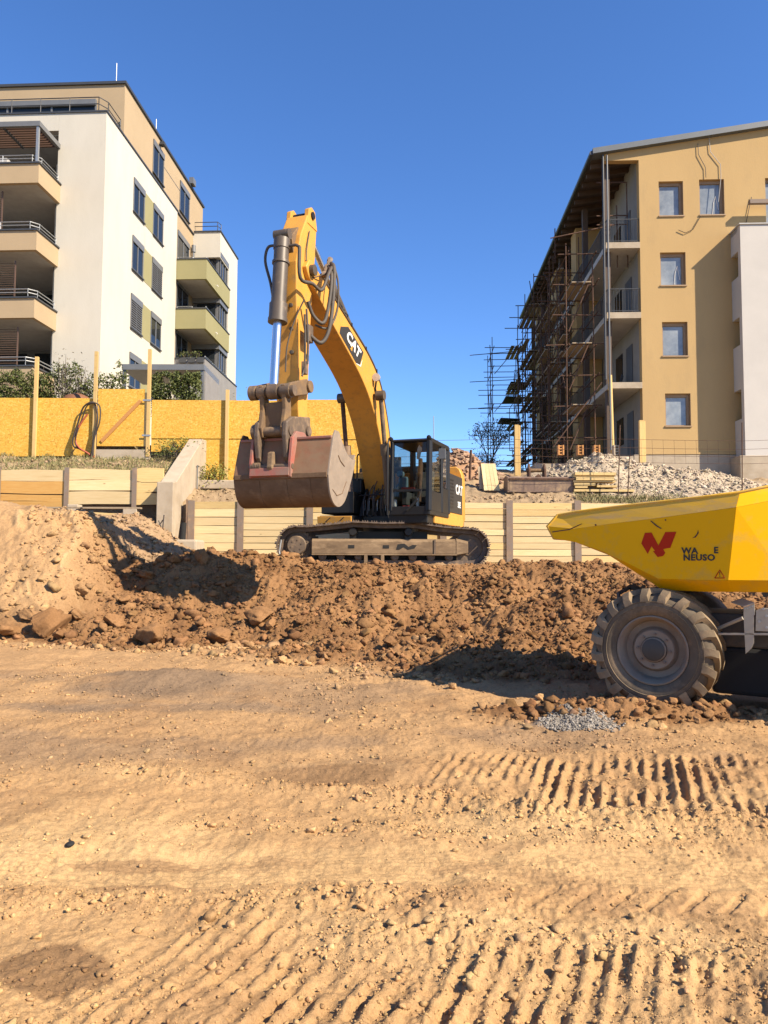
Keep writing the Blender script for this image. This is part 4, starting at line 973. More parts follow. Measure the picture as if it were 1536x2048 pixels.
# ---- stick
SKF = [(4.72, 8.34), (4.98, 8.28), (5.28, 7.75), (5.46, 7.15), (5.44, 6.5), (5.36, 5.4), (5.30, 4.3), (5.24, 3.86), (5.12, 3.72), (4.96, 3.78), (4.9, 4.1), (4.86, 5.2), (4.76, 6.5), (4.66, 7.1), (4.60, 7.7), (4.55, 8.2)]
m = MB(); upris2(m, SKF, VB - .235, VB + .235); stick = m.build('stick', M['cat_yellow'], exc, bevel=.02)
m = MB(); 
for v in (VB - .2, VB + .2): upris2(m, [(4.55, 8.1), (5.0, 8.1), (4.95, 8.42), (4.82, 8.5), (4.66, 8.46)], v - .05, v + .05)
m.build('stick_ear', M['cat_yellow'], stick, bevel=.015)
m = MB(); m.cyl(U2(4.8, VB - .28, 8.33), U2(4.8, VB + .28, 8.33), .075, n=16); m.build('pin', M['black_paint'], stick, smooth=40)
m = MB(); m.prism([(5.02, 7.75), (5.38, 7.3), (5.5, 7.65), (5.2, 7.95)], lambda p, q, w: U2(p, w, q), VB - .14, VB + .14); m.build('cylinder_bracket', M['cat_yellow_muddy'], stick, bevel=.01)
for z, u in ((6.3, 5.45), (5.85, 5.42), (5.4, 5.39)):
    m = MB(); m.lathe([(.045, 0), (.04, .03), (0, .035)], U2(u - .01, VB + .12, z), _F, 10); m.build('grease_boss', M['cyl_grey'], stick)
# stick cylinder over the boom
a = bp(2.6, 1.03 + .62); m = MB(); A = U(a[0], VB, a[1]); B = U2(4.8, VB, 8.33); mid = A.lerp(B, .62)
m.cyl(A, mid, .12, n=18); m.cyl(mid.lerp(A, .05), mid, .135, n=18); sc_ = m.build('stick_cylinder', M['cyl_grey'], exc, smooth=40)
m = MB(); m.cyl(mid, B, .06, n=14); m.build('rod', M['chrome'], sc_, smooth=40)
m = MB()
for v in (VB - .15, VB + .15): upris(m, [(a[0] - .25, a[1] - .32), (a[0] + .3, a[1] - .15), (a[0] + .08, a[1] + .12), (a[0] - .1, a[1] + .1)], v - .02, v + .02)
m.build('boom_bracket', M['cat_yellow'], boom)
# bucket cylinder on the front of the stick
A = U2(5.56, VB - .02, 7.66); B = U2(5.83, VB - .02, 4.55); d_ = (B - A).normalized(); J = A + d_ * 1.72
m = MB(); m.cyl(A - d_ * .0, A + d_ * .16, .09, n=18); m.cyl(A + d_ * .1, J, .145, n=22); m.cyl(A + d_ * .1, A + d_ * .3, .16, n=22); m.cyl(A + d_ * .55, A + d_ * .6, .168, n=22); m.cyl(J - d_ * .32, J, .172, n=22); m.cyl(J - d_ * .03, J + d_ * .05, .185, n=22); m.lathe([(.0, -.16), (.1, -.16), (.1, .16), (0, .16)], A, _L, 18); bc = m.build('bucket_cylinder', M['cyl_grey'], exc, smooth=40)
m = MB(); m.cyl(J, B, .085, n=22); m.build('rod', M['chrome'], bc, smooth=40)
def hose(pts, r=.028, mat='rubber', par=None):
    P = [Vector(p) for p in pts]; out = []
    for i in range(len(P) - 1):
        p0 = P[max(i - 1, 0)]; p1 = P[i]; p2 = P[i + 1]; p3 = P[min(i + 2, len(P) - 1)]
        for t in (0, .2, .4, .6, .8):
            out.append(.5 * ((2 * p1) + (p2 - p0) * t + (2 * p0 - 5 * p1 + 4 * p2 - p3) * t * t + (3 * p1 - p0 - 3 * p2 + p3) * t ** 3))
    out.append(P[-1]); m = MB(); m.tube(out, r, 8); return m.build('hose', M[mat], par or exc, smooth=60)
hose([A + d_ * .2 - _L * .14, A + d_ * .22 - _L * .3, A + d_ * .5 - _L * .34, A + d_ * .95 - _L * .2, A + d_ * 1.3 - _L * .12])
m = MB(); m.tube([A + d_ * .25 + _L * .14, A + d_ * .25 + _L * .3, A + d_ * .3 + _L * .38], .03, 8); m.build('hose_elbow', M['cyl_grey'], bc, smooth=50)
h0 = A + d_ * .3 + _L * .38
hose([h0, h0 + V(.02, 0, -.6), U2(5.25, .28, 6.75), U2(5.0, .36, 6.7), U2(4.8, .42, 7.1), U2(4.6, .4, 7.3)], .035)
hose([U2(4.45, .32, 7.45), U2(4.62, .46, 7.25), U2(4.75, .5, 6.6), U2(4.85, .46, 5.95), U2(5.0, .36, 5.65), U2(5.2, .22, 5.75)], .04)
hose([U2(4.45, .26, 7.4), U2(4.7, .44, 7.1), U2(4.85, .46, 6.5), U2(4.98, .4, 6.05), U2(5.15, .26, 6.15), U2(5.28, .2, 6.4)], .036)
hose([U2(4.3, .3, 7.5), U2(4.5, .5, 7.0), U2(4.6, .52, 6.4), U2(4.8, .42, 6.0), U2(5.05, .25, 6.0)], .022)
hose([U2(5.4, .18, 6.4), U2(5.44, .0, 6.0), U2(5.5, -.12, 5.5), U2(5.5, -.15, 5.0)], .015)
hose([U2(5.42, .2, 6.1), U2(5.42, .22, 5.6), U2(5.4, .2, 5.1), U2(5.46, .18, 4.9)], .02); hose([U2(5.42, .24, 6.2), U2(5.4, .27, 5.6), U2(5.38, .25, 5.15)], .02)
hose([U2(4.95, VB + .26, 7.95), U2(5.1, VB + .27, 7.4), U2(5.0, VB + .29, 7.0), U2(4.6, .3, 7.2)], .012)
for q in ((5.1, 5.3, .14, .24, 5.62, 5.95), (5.32, 5.42, .14, .24, 4.95, 5.2)): ub2(MB(), *q).build('hose_block', M['muddy_steel'], stick, bevel=.01)
m = MB()
for k in range(5): m.lathe([(.0, -.05), (.055, -.05), (.06, .05), (0, .06)], U2(4.3 + .07 * k, .22 + .02 * (k % 2), 7.58 - .1 * k), (0.3, -1, .3), 8)
m.build('hose_coupling', M['muddy_steel'], boom, smooth=40)
# beacon-like valve cluster above the boom tip
random.seed(9); m = MB(); c0 = bp(4.75, float(np.interp(4.75, ss, hh)) + .62)
m.box(U(c0[0], VB, c0[1]), (.18, .3, .22), R=MU.to_3x3()); m.cyl(U(c0[0], VB, c0[1]), U(c0[0] + .1, VB, c0[1] + .24), .07)
for k in range(6):
    q = U(c0[0] + random.uniform(-.15, .15), VB + random.uniform(-.15, .3), c0[1] + random.uniform(-.1, .15)); e = bp(4.75 - .12 * k, .9); m.tube([q, q.lerp(U(e[0], VB + .2, e[1]), .5) + V(.14, 0, .1), U(e[0], VB + .1, e[1] + .05)], .016, 6)
m.build('valve_cluster', M['black_paint'], boom, bevel=.01)
# ---- boom cylinders, one each side
for sg in (-1, 1):
    e = bp(2.45, .86); A = U(1.0, VB + sg * .52, Z0 + .5); B = U(e[0], VB + sg * .50, e[1]); mid = A.lerp(B, .56); dd_ = (B - A).normalized()
    m = MB(); m.cyl(A, mid, .095, n=18); m.cyl(mid - dd_ * .28, mid, .118, n=18); m.cyl(A - dd_ * .02, A + dd_ * .15, .12, n=18); bcy = m.build('boom_cylinder', M['cyl_grey'] if sg > 0 else M['rust_plate'], exc, smooth=40)
    m = MB(); m.cyl(mid, B, .055, n=16); m.build('rod', M['muddy_steel'] if sg > 0 else M['rust'], bcy, smooth=40)
    m = MB(); m.lathe([(.0, -.1), (.12, -.1), (.12, .1), (0, .1)], B, _L, 18); m.build('rod_eye', M['cyl_grey'], bcy, smooth=40)
    hose([mid + _L * sg * .1, mid + _L * sg * .16 + V(0, 0, -.3), A + _L * sg * .14 + V(0, 0, .5), A + _L * sg * .1], .02)
# ---- bucket linkage and quick coupler
ROD = (5.83, 4.55)
m = MB(); m.cyl(U2(ROD[0], VB - .5, ROD[1]), U2(ROD[0], VB + .42, ROD[1]), .10, n=20); m.cyl(U2(ROD[0], VB - .5, ROD[1]), U2(ROD[0], VB - .36, ROD[1]), .14, n=20); m.cyl(U2(ROD[0], VB - .1, ROD[1]), U2(ROD[0], VB + .1, ROD[1]), .15, n=20); m.cyl(U2(ROD[0], VB - .32, ROD[1]), U2(ROD[0], VB - .16, ROD[1]), .135, n=20); m.cyl(U2(ROD[0], VB + .16, ROD[1]), U2(ROD[0], VB + .34, ROD[1]), .135, n=20); m.build('rod_end_pin', M['muddy_steel'], exc, smooth=40)
for sg in (-1, 1):
    m = MB(); v = VB + sg * .31; upris2(m, [(5.0, 4.78), (5.15, 4.92), (5.86, 4.69), (5.95, 4.55), (5.85, 4.43), (5.12, 4.62)], v - .04, v + .04); m.cyl(U2(5.08, v - .09, 4.78), U2(5.08, v + .09, 4.78), .12, n=16); m.build('idler_link', M['cat_yellow_muddy'], exc, bevel=.015)
m = MB()
for sg in (-1, 1): upris2(m, [(5.7, 4.62), (5.95, 4.65), (5.9, 4.2), (5.98, 3.85), (5.9, 3.68), (5.72, 3.68), (5.66, 3.95), (5.68, 4.3)], VB + sg * .23 - .045, VB + sg * .23 + .045)
upris2(m, [(5.72, 4.35), (5.85, 4.35), (5.82, 3.85), (5.7, 3.85)], VB - .2, VB + .2); m.build('power_link', M['cat_yellow_muddy'], exc, bevel=.02)
m = MB(); m.cyl(U2(5.83, VB - .4, 3.8), U2(5.83, VB + .36, 3.8), .09, n=18); m.cyl(U2(5.83, VB - .42, 3.8), U2(5.83, VB - .34, 3.8), .15, n=18); m.cyl(U2(5.1, VB - .38, 3.9), U2(5.1, VB + .38, 3.9), .1, n=18); m.build('coupler_pin', M['muddy_steel'], exc, smooth=40)
m = MB()
for sg in (-1, 1): upris2(m, [(4.98, 4.2), (5.3, 4.15), (5.75, 4.08), (5.98, 3.95), (6.0, 3.7), (5.93, 3.3), (5.78, 3.12), (5.62, 3.15), (5.5, 3.4), (5.25, 3.45), (5.05, 3.35), (4.92, 3.6)], VB + sg * .29 - .05, VB + sg * .29 + .05)
cp_ = m.build('quick_coupler', M['muddy_steel'], exc, bevel=.025)
m = MB(); m.lathe([(.0, -.24), (.17, -.24), (.17, .24), (0, .24)], U2(5.62, VB, 3.86), _L, 20); m.build('coupler_drum', M['track_frame'], cp_, smooth=40)
m = MB(); ub2(m, 5.3, 5.55, VB - .24, VB + .24, 3.4, 3.85); m.build('coupler_web', M['black_matte'], cp_)
m = MB(); upris2(m, [(5.9, 3.42), (6.0, 3.38), (6.03, 3.1), (5.96, 3.0), (5.88, 3.1)], VB - .05, VB + .07); m.build('latch', M['track_frame'], cp_, bevel=.02)
m = MB(); m.cyl(U2(5.92, VB - .46, 3.13), U2(5.92, VB + .44, 3.13), .05, n=14); m.cyl(U2(5.92, VB - .4, 3.13), U2(5.92, VB - .2, 3.13), .075, n=14)
for k in range(6): m.cyl(U2(5.92, VB - .4 + .035 * k, 3.13), U2(5.92, VB - .385 + .035 * k, 3.13), .088, n=14)
m.build('latch_pin', M['muddy_steel'], cp_, smooth=40)
# ---- wide ditching bucket, curled back
BKV0, BKV1 = VB - .76, VB + 1.12
back = [(5.72, 3.66), (5.93, 2.95), (5.84, 2.62), (5.66, 2.44), (5.42, 2.40), (5.16, 2.52), (4.95, 2.78), (4.74, 3.12), (4.62, 3.38)]
def off(pts, t):
    out = []
    for i, p in enumerate(pts):
        a = pts[max(i - 1, 0)]; b = pts[min(i + 1, len(pts) - 1)]; dx, dz = b[0] - a[0], b[1] - a[1]; l = math.hypot(dx, dz); out.append((p[0] + dz / l * t, p[1] - dx / l * t))
    return out
_b = [Vector((p[0], p[1], 0)) for p in back[1:]]; _o = []
for i in range(len(_b) - 1):
    p0 = _b[max(i - 1, 0)]; p1 = _b[i]; p2 = _b[i + 1]; p3 = _b[min(i + 2, len(_b) - 1)]
    for t in (0, .25, .5, .75):
        q = .5 * ((2 * p1) + (p2 - p0) * t + (2 * p0 - 5 * p1 + 4 * p2 - p3) * t * t + (3 * p1 - p0 - 3 * p2 + p3) * t ** 3); _o.append((q.x, q.y))
back = [back[0]] + _o + [back[-1]]
inner = off(back, -.025)
cen = (5.35, 3.1)
if math.hypot(inner[12][0] - cen[0], inner[12][1] - cen[1]) > math.hypot(back[12][0] - cen[0], back[12][1] - cen[1]): inner = off(back, .025)
bk = thing('bucket', U2(5.4, VB, 2.4), 'rusty wide ditching bucket held up by the excavator arm', 'bucket')
m = MB(); n = len(back)
m.loft([[U2(b[0], BKV0, b[1]), U2(b[0], BKV1, b[1]), U2(i[0], BKV1, i[1]), U2(i[0], BKV0, i[1])] for b, i in zip(back[1:], inner[1:])]); m.build('shell', M['bucket_steel'], bk, smooth=35)
m = MB(); m.loft([[U2(5.935 + a_, v, 2.95 + b_) for a_, b_ in ((-.03, -.05), (.012, -.045), (.012, .045), (-.03, .05))] for v in (BKV0, BKV1)]); m.build('wear_strip', M['bucket_steel'], bk, bevel=.006)
for q in (.25, .55, .8): v = BKV0 + (BKV1 - BKV0) * q; m = MB(); m.loft([[U2(p[0] + .012, v + d, p[1]) for d in (-.04, .04)] + [U2(p[0] - .02, v + d, p[1]) for d in (.04, -.04)] for p in back[2:14]]); m.build('wear_strip', M['bucket_steel'], bk)
m = MB(); m.loft([[U2(b[0], BKV0, b[1]), U2(b[0], BKV1, b[1]), U2(i[0], BKV1, i[1]), U2(i[0], BKV0, i[1])] for b, i in zip(back[:2], inner[:2])]); m.build('back_plate', M['bucket_back'], bk)
side = back + [(4.80, 3.36), (4.98, 3.40), (5.12, 3.48), (5.28, 3.62), (5.46, 3.80), (5.62, 3.80)]
for v in (BKV0 - .015, BKV1 + .015):
    m = MB(); upris2(m, side, v - .018, v + .018); sp = m.build('side_plate', M['bucket_side'] if v > 0 else M['bucket_steel'], bk, bevel=.006)
    if v > 0:
        m = MB(); m.tube([U2(5.5, v + .02, 3.35), U2(5.4, v + .02, 3.26), U2(5.2, v + .02, 3.18)], .012, 5); m.tube([U2(5.75, v + .02, 2.7), U2(5.55, v + .02, 2.6), U2(5.3, v + .02, 2.66), U2(5.1, v + .02, 2.9)], .008, 5); m.build('scrape_mark', M['bucket_steel'], sp)
m = MB(); m.loft([[U2(p[0] + a_, v, p[1] + b_) for a_, b_ in ((-.03, -.02), (.03, -.02), (.03, .03), (-.03, .03))] for v in (BKV0, BKV1) for p in (back[0],)]); m.build('top_rail', M['bucket_red'], bk, bevel=.01)
m = MB(); m.loft([[U2(back[-1][0] + a_, v, back[-1][1] + b_) for a_, b_ in ((-.06, .09), (.02, -.03), (.05, 0), (-.02, .1))] for v in (BKV0, BKV1)]); m.build('cutting_edge', M['bucket_side'], bk)
for sg in (-1, 1):
    m = MB(); v = VB + sg * .40; upris2(m, [(5.25, 3.72), (5.42, 3.82), (5.75, 3.8), (5.92, 3.65), (5.99, 3.2), (5.98, 2.93), (5.86, 2.9), (5.66, 3.6), (5.3, 3.62)], v - .03, v + .03); m.build('hanger_ear', M['bucket_red'], bk, bevel=.01)
m = MB(); upris2(m, [(5.95, 3.12), (6.0, 3.1), (6.02, 2.96), (5.94, 2.93)], VB - .4, VB + .4); m.build('ear_gusset', M['bucket_red'], bk)
text_mesh('2000 X', .12, lambda x, y, w: U2(5.84 - .25 * y + .012 + w * 1.0, VB + .86 + x, 3.16 + y), bk, 'lettering', M['letter_white'], depth=.001)
# earth left in the bucket
m = MB(); nx, nv_ = 12, 24; grid = []
for i in range(nx + 1):
    row = []
    for j in range(nv_ + 1):
        u = 4.72 + .75 * i / nx; v = BKV0 + .03 + (BKV1 - BKV0 - .06) * j / nv_; z = 3.3 + .15 * i / nx + .07 * float(fbm(np.array([u * 5]), np.array([v * 4]), 3, 7)[0]) - .06 * (i == 0)
        row.append(U2(u, v, z))
    grid.append(row)
m.add([p for r_ in grid for p in r_], [(i * (nv_ + 1) + j, i * (nv_ + 1) + j + 1, (i + 1) * (nv_ + 1) + j + 1, (i + 1) * (nv_ + 1) + j) for i in range(nx) for j in range(nv_)])
M['soil_plain'] = pbr('soil_plain', (0.33, 0.2, 0.105), 1.0, c2=(0.25, 0.145, 0.075), nscale=9, bmp=.8, bscale=25, bdist=.03, spec=.1)
m.build('soil_load', M['soil_plain'], None, smooth=60, label='brown soil left in the excavator bucket', cat='soil')
# ================================================================ site dumper, nose pointing left and away
AD = radians(32.0)
DR = Vector((cos(AD), -sin(AD), 0)); DI = Vector((sin(AD), cos(AD), 0)); DW0 = Vector((2.585, 7.2, 0.0))
def D(l, w, z): return DW0 + DR * l + DI * w + Vector((0, 0, z))
def Dinv(p):
    q = Vector(p) - DW0; return (q.dot(DR), q.dot(DI), q.z)
MD = Matrix(((DR.x, DI.x, 0, DW0.x), (DR.y, DI.y, 0, DW0.y), (0, 0, 1, 0), (0, 0, 0, 1)))
dmp = thing('site_dumper', D(1.0, .95, 0), 'yellow wheeled site dumper seen from its front left', 'dumper')
_pa = D(-1.07, .25, 0); _pb = D(.74, .02, 0)
PN = (_pb - _pa).cross(Vector((0, 0, 1))).normalized()
def dp(px, py): return onplane(px, py, _pa, PN)
top_px = [(1112, 1030), (1150, 1023), (1230, 1013), (1320, 1003), (1400, 994), (1478, 984)]
band_px = [(1095, 1053), (1150, 1058), (1230, 1047), (1320, 1036), (1400, 1025), (1472, 1015)]
bot_px = [(1108, 1076), (1150, 1083), (1210, 1104), (1318, 1157), (1400, 1160), (1456, 1160)]
T_ = [Dinv(dp(*p)) for p in top_px]; B_ = [Dinv(dp(*p)) for p in band_px]; C_ = [Dinv(dp(*p)) for p in bot_px]
T_ = [(l, w + .06, z) for l, w, z in T_]
K_ = [(l + (.06 if i < 3 else 0), w + (.05 if i < 2 else .16), z - (.0 if i < 2 else .05 if i == 2 else .11)) for i, (l, w, z) in enumerate(C_)]
for l, w, dz in ((1.2, .22, .10), (1.62, .44, .19)):
    T_.append((l + .02, w + .06, T_[5][2] + dz)); B_.append((l, w, B_[5][2] + dz * .95)); C_.append((l - .05, w, C_[5][2])); K_.append((l - .05, w + .16, K_[5][2]))
WM = .96
def mir(p): return (p[0], 2 * WM - p[1], p[2])
def strip(a, b, mat, nm, par, thick=.012, smooth=None):
    m = MB(); n = len(a); m.add([D(*p) for p in a] + [D(*p) for p in b], [(i, i + 1, n + i + 1, n + i) for i in range(n - 1)])
    o = m.build(nm, mat, par, smooth=smooth); md = o.modifiers.new('thick', 'SOLIDIFY'); md.thickness = thick; md.offset = 0
    return o
skip = strip(B_[:6], C_[:6], M['dump_yellow'], 'skip', dmp)
strip(B_[5:], C_[5:], M['dump_yellow'], 'rear_side_panel', skip)
strip(T_[:6], B_[:6], M['dump_scuff'], 'rim_band', skip); strip(T_[5:], B_[5:], M['dump_yellow'], 'rim_band', skip)
strip(C_, K_, M['dump_yellow'], 'keel_band', skip)
mB = [mir(p) for p in B_]; mC = [mir(p) for p in C_]; mT = [mir(p) for p in T_]; mK = [mir(p) for p in K_]
strip(mB, mC, M['dump_yellow'], 'far_side_panel', skip); strip(mT, mB, M['dump_yellow'], 'rim_band', skip); strip(mC, mK, M['dump_yellow'], 'keel_band', skip)
strip(K_, mK, M['dump_yellow'], 'skip_floor', skip)
strip([T_[-1], B_[-1], C_[-1], K_[-1]], [mT[-1], mB[-1], mC[-1], mK[-1]], M['dump_yellow'], 'skip_back', skip)
for q in (T_, mT):
    MB().tube([D(*p) for p in q], .016, 8).build('rim_tube', M['dump_scuff'], skip, smooth=60)
MB().tube([D(*T_[0]), D(*B_[0]), D(*C_[0]), D(*mC[0]), D(*mB[0]), D(*mT[0])], .018, 8).build('nose_lip', M['dump_scuff'], skip, smooth=60)
# lettering and marks
OUT = -PN if PN.dot(EYE - _pa) < 0 else PN
def lp(px, py, w=0.012): return dp(px, py) + OUT * w
def poly_px(pts, nm, mat, w=0.0085, t=.0015):
    m = MB(); m.loft([[lp(x, y, w) for x, y in pts], [lp(x, y, w + t) for x, y in pts]]); return m.build(nm, mat, skip)
Z4 = lambda pts: [(1076 + x / 3.339, 950 + y / 3.339) for x, y in pts]
poly_px(Z4([(692, 457), (716, 386), (760, 384), (806, 470), (790, 515), (760, 476), (735, 527)]), 'logo_mark', M['logo_red'])
poly_px(Z4([(806, 471), (853, 381), (926, 379), (886, 486), (838, 495), (852, 520), (838, 541), (801, 548), (770, 508), (790, 505)]), 'logo_mark', M['logo_red'], .0086)
ex = (dp(1440, 1110) - dp(1380, 1110)); ex.normalize(); ez = Vector((0, 0, 1)); pxm = (dp(1440, 1110) - dp(1380, 1110)).length / 60
def let(body, px, py, hpx, sx):
    c = lp(px, py, .009)
    text_mesh(body, hpx * pxm / .70, lambda x, y, w: c + ex * x + ez * y + OUT * (w + .001), skip, 'lettering', M['letter_dark'], bold=.003, sx=sx, depth=.001, align='LEFT', space=1.08)
let('WA', 1364, 1102, 12.5, 1.05); let('E', 1428, 1101, 12.5, 1.0); let('NEUSO', 1367, 1115.5, 12.5, 1.05)
tri = [(1440, 1140), (1450, 1156), (1430, 1156)]
for a, b in zip(tri, tri[1:] + tri[:1]): MB().tube([lp(*a, .009), lp(*b, .009)], .004, 5).build('warning_triangle', M['logo_red'], skip)
poly_px([(1439.2, 1144), (1440.8, 1144), (1440.4, 1151), (1439.6, 1151)], 'warning_mark', M['letter_dark']); poly_px([(1439.2, 1152), (1440.8, 1152), (1440.8, 1153.6), (1439.2, 1153.6)], 'warning_mark', M['letter_dark'])
for pts in ([(1301, 1042), (1312, 1052), (1322, 1058), (1324, 1057), (1314, 1050), (1303, 1041)], [(1385, 1076), (1392, 1075), (1398, 1066), (1397, 1060), (1394, 1068), (1390, 1073)], [(1330, 1039), (1332, 1038), (1333, 1041), (1331, 1042)], [(1190, 1049), (1193, 1048), (1194, 1051), (1191, 1052)], [(1105, 1065), (1140, 1060), (1165, 1048), (1164, 1047), (1139, 1058), (1105, 1063)]):
    poly_px(pts, 'scratch', M['rust'], .0084)
# ---- wheels
def lug_mesh():
    m = MB(); rings = []
    for t in np.linspace(0, 1, 9):
        h = -.012 + .285 * t; ph = .40 * t ** 1.15
        ro = .598 if t > .1 else .575; ri = .545 if t > .1 else .50
        if t < .02: ro, ri = .53, .47
        hw = (.050 - .012 * t) / .58; tw = .7
        rings.append([(ro * cos(ph - hw * tw), ro * sin(ph - hw * tw), h), (ro * cos(ph + hw * tw), ro * sin(ph + hw * tw), h), (ri * cos(ph + hw), ri * sin(ph + hw), h), (ri * cos(ph - hw), ri * sin(ph - hw), h)])
    m.loft(rings); me = m.mesh('lug', Vector((0, 0, 0)), 45); me.materials.append(M['tyre_lug']); return me
LUG = lug_mesh()
def wheel(c, ax, label=None, full=True):
    ax = Vector(ax)
    m = MB(); m.lathe([(.32, .07), (.345, .02), (.40, -.005), (.455, -.008), (.505, .012), (.545, .06), (.555, .12), (.558, .26), (.555, .40), (.545, .46), (.505, .505), (.455, .525), (.40, .52), (.345, .5), (.32, .45), (.32, .07)], c, ax, 64, cap=False)
    w = m.build('wheel', M['tyre'], dmp, smooth=40)
    if label: w['label'] = label
    for rr in (.43, .475): MB().lathe([(rr - .004, -.006), (rr, -.013), (rr + .004, -.006)], c, ax, 64, cap=False).build('tyre_ring', M['tyre'], w, smooth=60)
    MB().lathe([(.335, .05), (.335, .025), (.322, .018), (.312, .03), (.305, .055), (.29, .075), (.285, .15), (.275, .17), (.22, .175), (.205, .15), (.195, .115), (.185, .105), (.125, .105), (.12, .12), (.118, .08), (.1, .06), (.0, .055)], c, ax, 56, cap=False).build('rim', M['rim'], w, smooth=35)
    x = ax.orthogonal().normalized(); y = ax.cross(x)
    for k in range(8):
        a = 2 * pi * k / 8; p = c + x * .152 * cos(a) + y * .152 * sin(a) + ax * .105; MB().cyl(p, p - ax * .02, .013, n=6).build('wheel_nut', M['hub'], w)
    MB().lathe([(.112, .085), (.105, .06), (.085, .05), (.0, .048)], c, ax, 28, cap=False).build('hub', M['chassis'], w, smooth=35)
    N = 19
    for k in range(N if full else 0):
        for sd in (0, 1):
            a = 2 * pi * (k + .5 * sd) / N
            R = Matrix((x, y, ax)).transposed().to_4x4(); R.translation = c
            Mx = R @ Matrix.Rotation(a, 4, 'Z')
            if sd: Mx = R @ Matrix.Translation((0, 0, .517)) @ Matrix.Rotation(pi, 4, 'X') @ Matrix.Rotation(-a - .2, 4, 'Z') @ Matrix.Scale(1, 4)
            inst('lug', LUG, w, Mx)
    return w
wheel(D(0, 0, .60), DI, 'near front wheel with worn dusty tyre'); wheel(D(0, 1.92, .60), -DI, None, False)
wheel(D(2.15, 0.02, .60), DI, None, False); wheel(D(2.15, 1.9, .60), -DI, None, False)
# ---- chassis
def db(m, l0, l1, w0, w1, z0, z1): m.bounds(l0, l1, w0, w1, z0, z1, MD); return m
m = MB(); db(m, -.35, 1.35, .56, 1.36, .62, .95); db(m, -.12, .12, .5, 1.42, .5, .72); db(m, 1.2, 1.55, .75, 1.2, .5, .98); db(m, 1.45, 3.1, .5, 1.42, .5, 1.0); m.build('chassis', M['chassis'], dmp, bevel=.02)
m = MB(); db(m, .45, 2.9, .54, 1.38, .16, .62); m.build('underside_shade_box', M['black_matte'], dmp, bevel=.04)  # added black box standing in for the deep shadow under the chassis
m = MB(); db(m, -.42, -.34, .2, .45, .80, 1.0); m.build('headlamp', M['black_matte'], dmp, bevel=.03)
m = MB(); m.tube([D(-.38, .32, 1.0), D(-.40, .36, 1.12), D(-.3, .5, 1.2)], .022, 6); m.tube([D(-.3, .5, 1.2), D(.0, .6, 1.0)], .04, 6); m.build('lamp_arm', M['chassis'], dmp)
m = MB(); m.cyl(D(-.3, .96, .9), D(.3, .96, 1.25), .06); m.build('tipping_cylinder', M['cyl_grey'], dmp, smooth=40)
m = MB(); db(m, 1.9, 3.15, .45, 1.5, 1.0, 1.45); m.build('engine_cover', M['chassis'], dmp, bevel=.06)
m = MB(); db(m, 1.5, 1.9, .65, 1.28, 1.0, 1.12); m.build('driver_seat', M['seat'], dmp, bevel=.04)
_q0 = D(.6, .22, 0)
def fp(px, py): return onplane(px, py, _q0, DI)
def plate(pts, nm, mat, t=.012, par=None):
    m = MB(); m.loft([[fp(*p) for p in pts], [fp(*p) + DI * t for p in pts]]); return m.build(nm, mat, par or dmp, bevel=.002)
br = plate([(1487, 1215), (1509, 1208), (1510, 1230), (1487, 1233)], 'fender_bracket', M['alloy'])
m = MB(); a, b = fp(1487, 1214), fp(1509, 1207); m.loft([[a, b, b + DI * .0 - DR * .12 + DI * .12 + V(0, 0, .03), a - DR * .12 + DI * .12 + V(0, 0, .03)], [p + V(0, 0, .01) for p in (a, b, b - DR * .12 + DI * .12 + V(0, 0, .03), a - DR * .12 + DI * .12 + V(0, 0, .03))]]); m.build('bracket_top', M['alloy'], br)
plate([(1487, 1233), (1508, 1230), (1508, 1286), (1503, 1297), (1491, 1308)], 'mud_flap', M['alloy'], .008)
for x, y in ((1490, 1218), (1495, 1217), (1500, 1215), (1505, 1213)): p = fp(x, y); MB().cyl(p, p - DI * .012, .006, n=6).build('bolt', M['galv'], br)
m = MB(); m.tube([fp(1430, 1260) + DI * .1, fp(1486, 1236)], .018, 6); m.build('fender_stay', M['alloy'], dmp)
m = plate([(1512, 1221), (1523, 1217), (1600, 1217), (1600, 1266), (1511, 1262)], 'step_box', M['alloy'], .2)
for x, y in ((1519, 1243), (1533, 1232), (1533, 1255), (1527, 1218)): p = fp(x, y); MB().cyl(p, p - DI * .015, .012, n=8).build('bolt', M['galv'], m)
plate([(1436, 1266), (1600, 1266), (1600, 1271), (1436, 1270)], 'side_rail', M['alloy'], .03)
# ================================================================ timber walls, concrete, fence
random.seed(21)
def board(par, x0, x1, y, z0, z1, mat, t=.06, wav=.01, nm='board'):
    m = MB(); d = [random.uniform(-wav, wav) for _ in range(8)]; yy = y + random.uniform(-.012, .012)
    def ring(x, a, b, k): return [V(x, yy - t / 2, z0 + a), V(x, yy + t / 2, z0 + a), V(x, yy + t / 2, z1 + b), V(x, yy - t / 2, z1 + b)]
    xm = (x0 + x1) / 2 + random.uniform(-.3, .3)
    m.loft([ring(x0, d[0], d[1], 0), ring(xm, d[2], d[3], 0), ring(x1, d[4], d[5], 0)])
    return m.build(nm, mat, par)
WY = 22.9
rw = thing('retaining_wall', (at(760, 1100, WY).x, WY, 1.2), 'long pale timber retaining wall with steel posts behind the excavator tracks', 'wall')
pxs = [384, 482, 620, 752, 886, 1018, 1154, 1290, 1425, 1560, 1700]
XP = [at(p, 1050, WY).x for p in pxs]
for k, x in enumerate(XP):
    m = MB(); m.bounds(x - .10, x + .10, WY - .13, WY - .095, 1.0, 3.2 + random.uniform(-.03, .05)); m.bounds(x - .02, x + .02, WY - .094, WY + .05, 1.0, 3.17); m.build('post', M['steel_post'], rw)
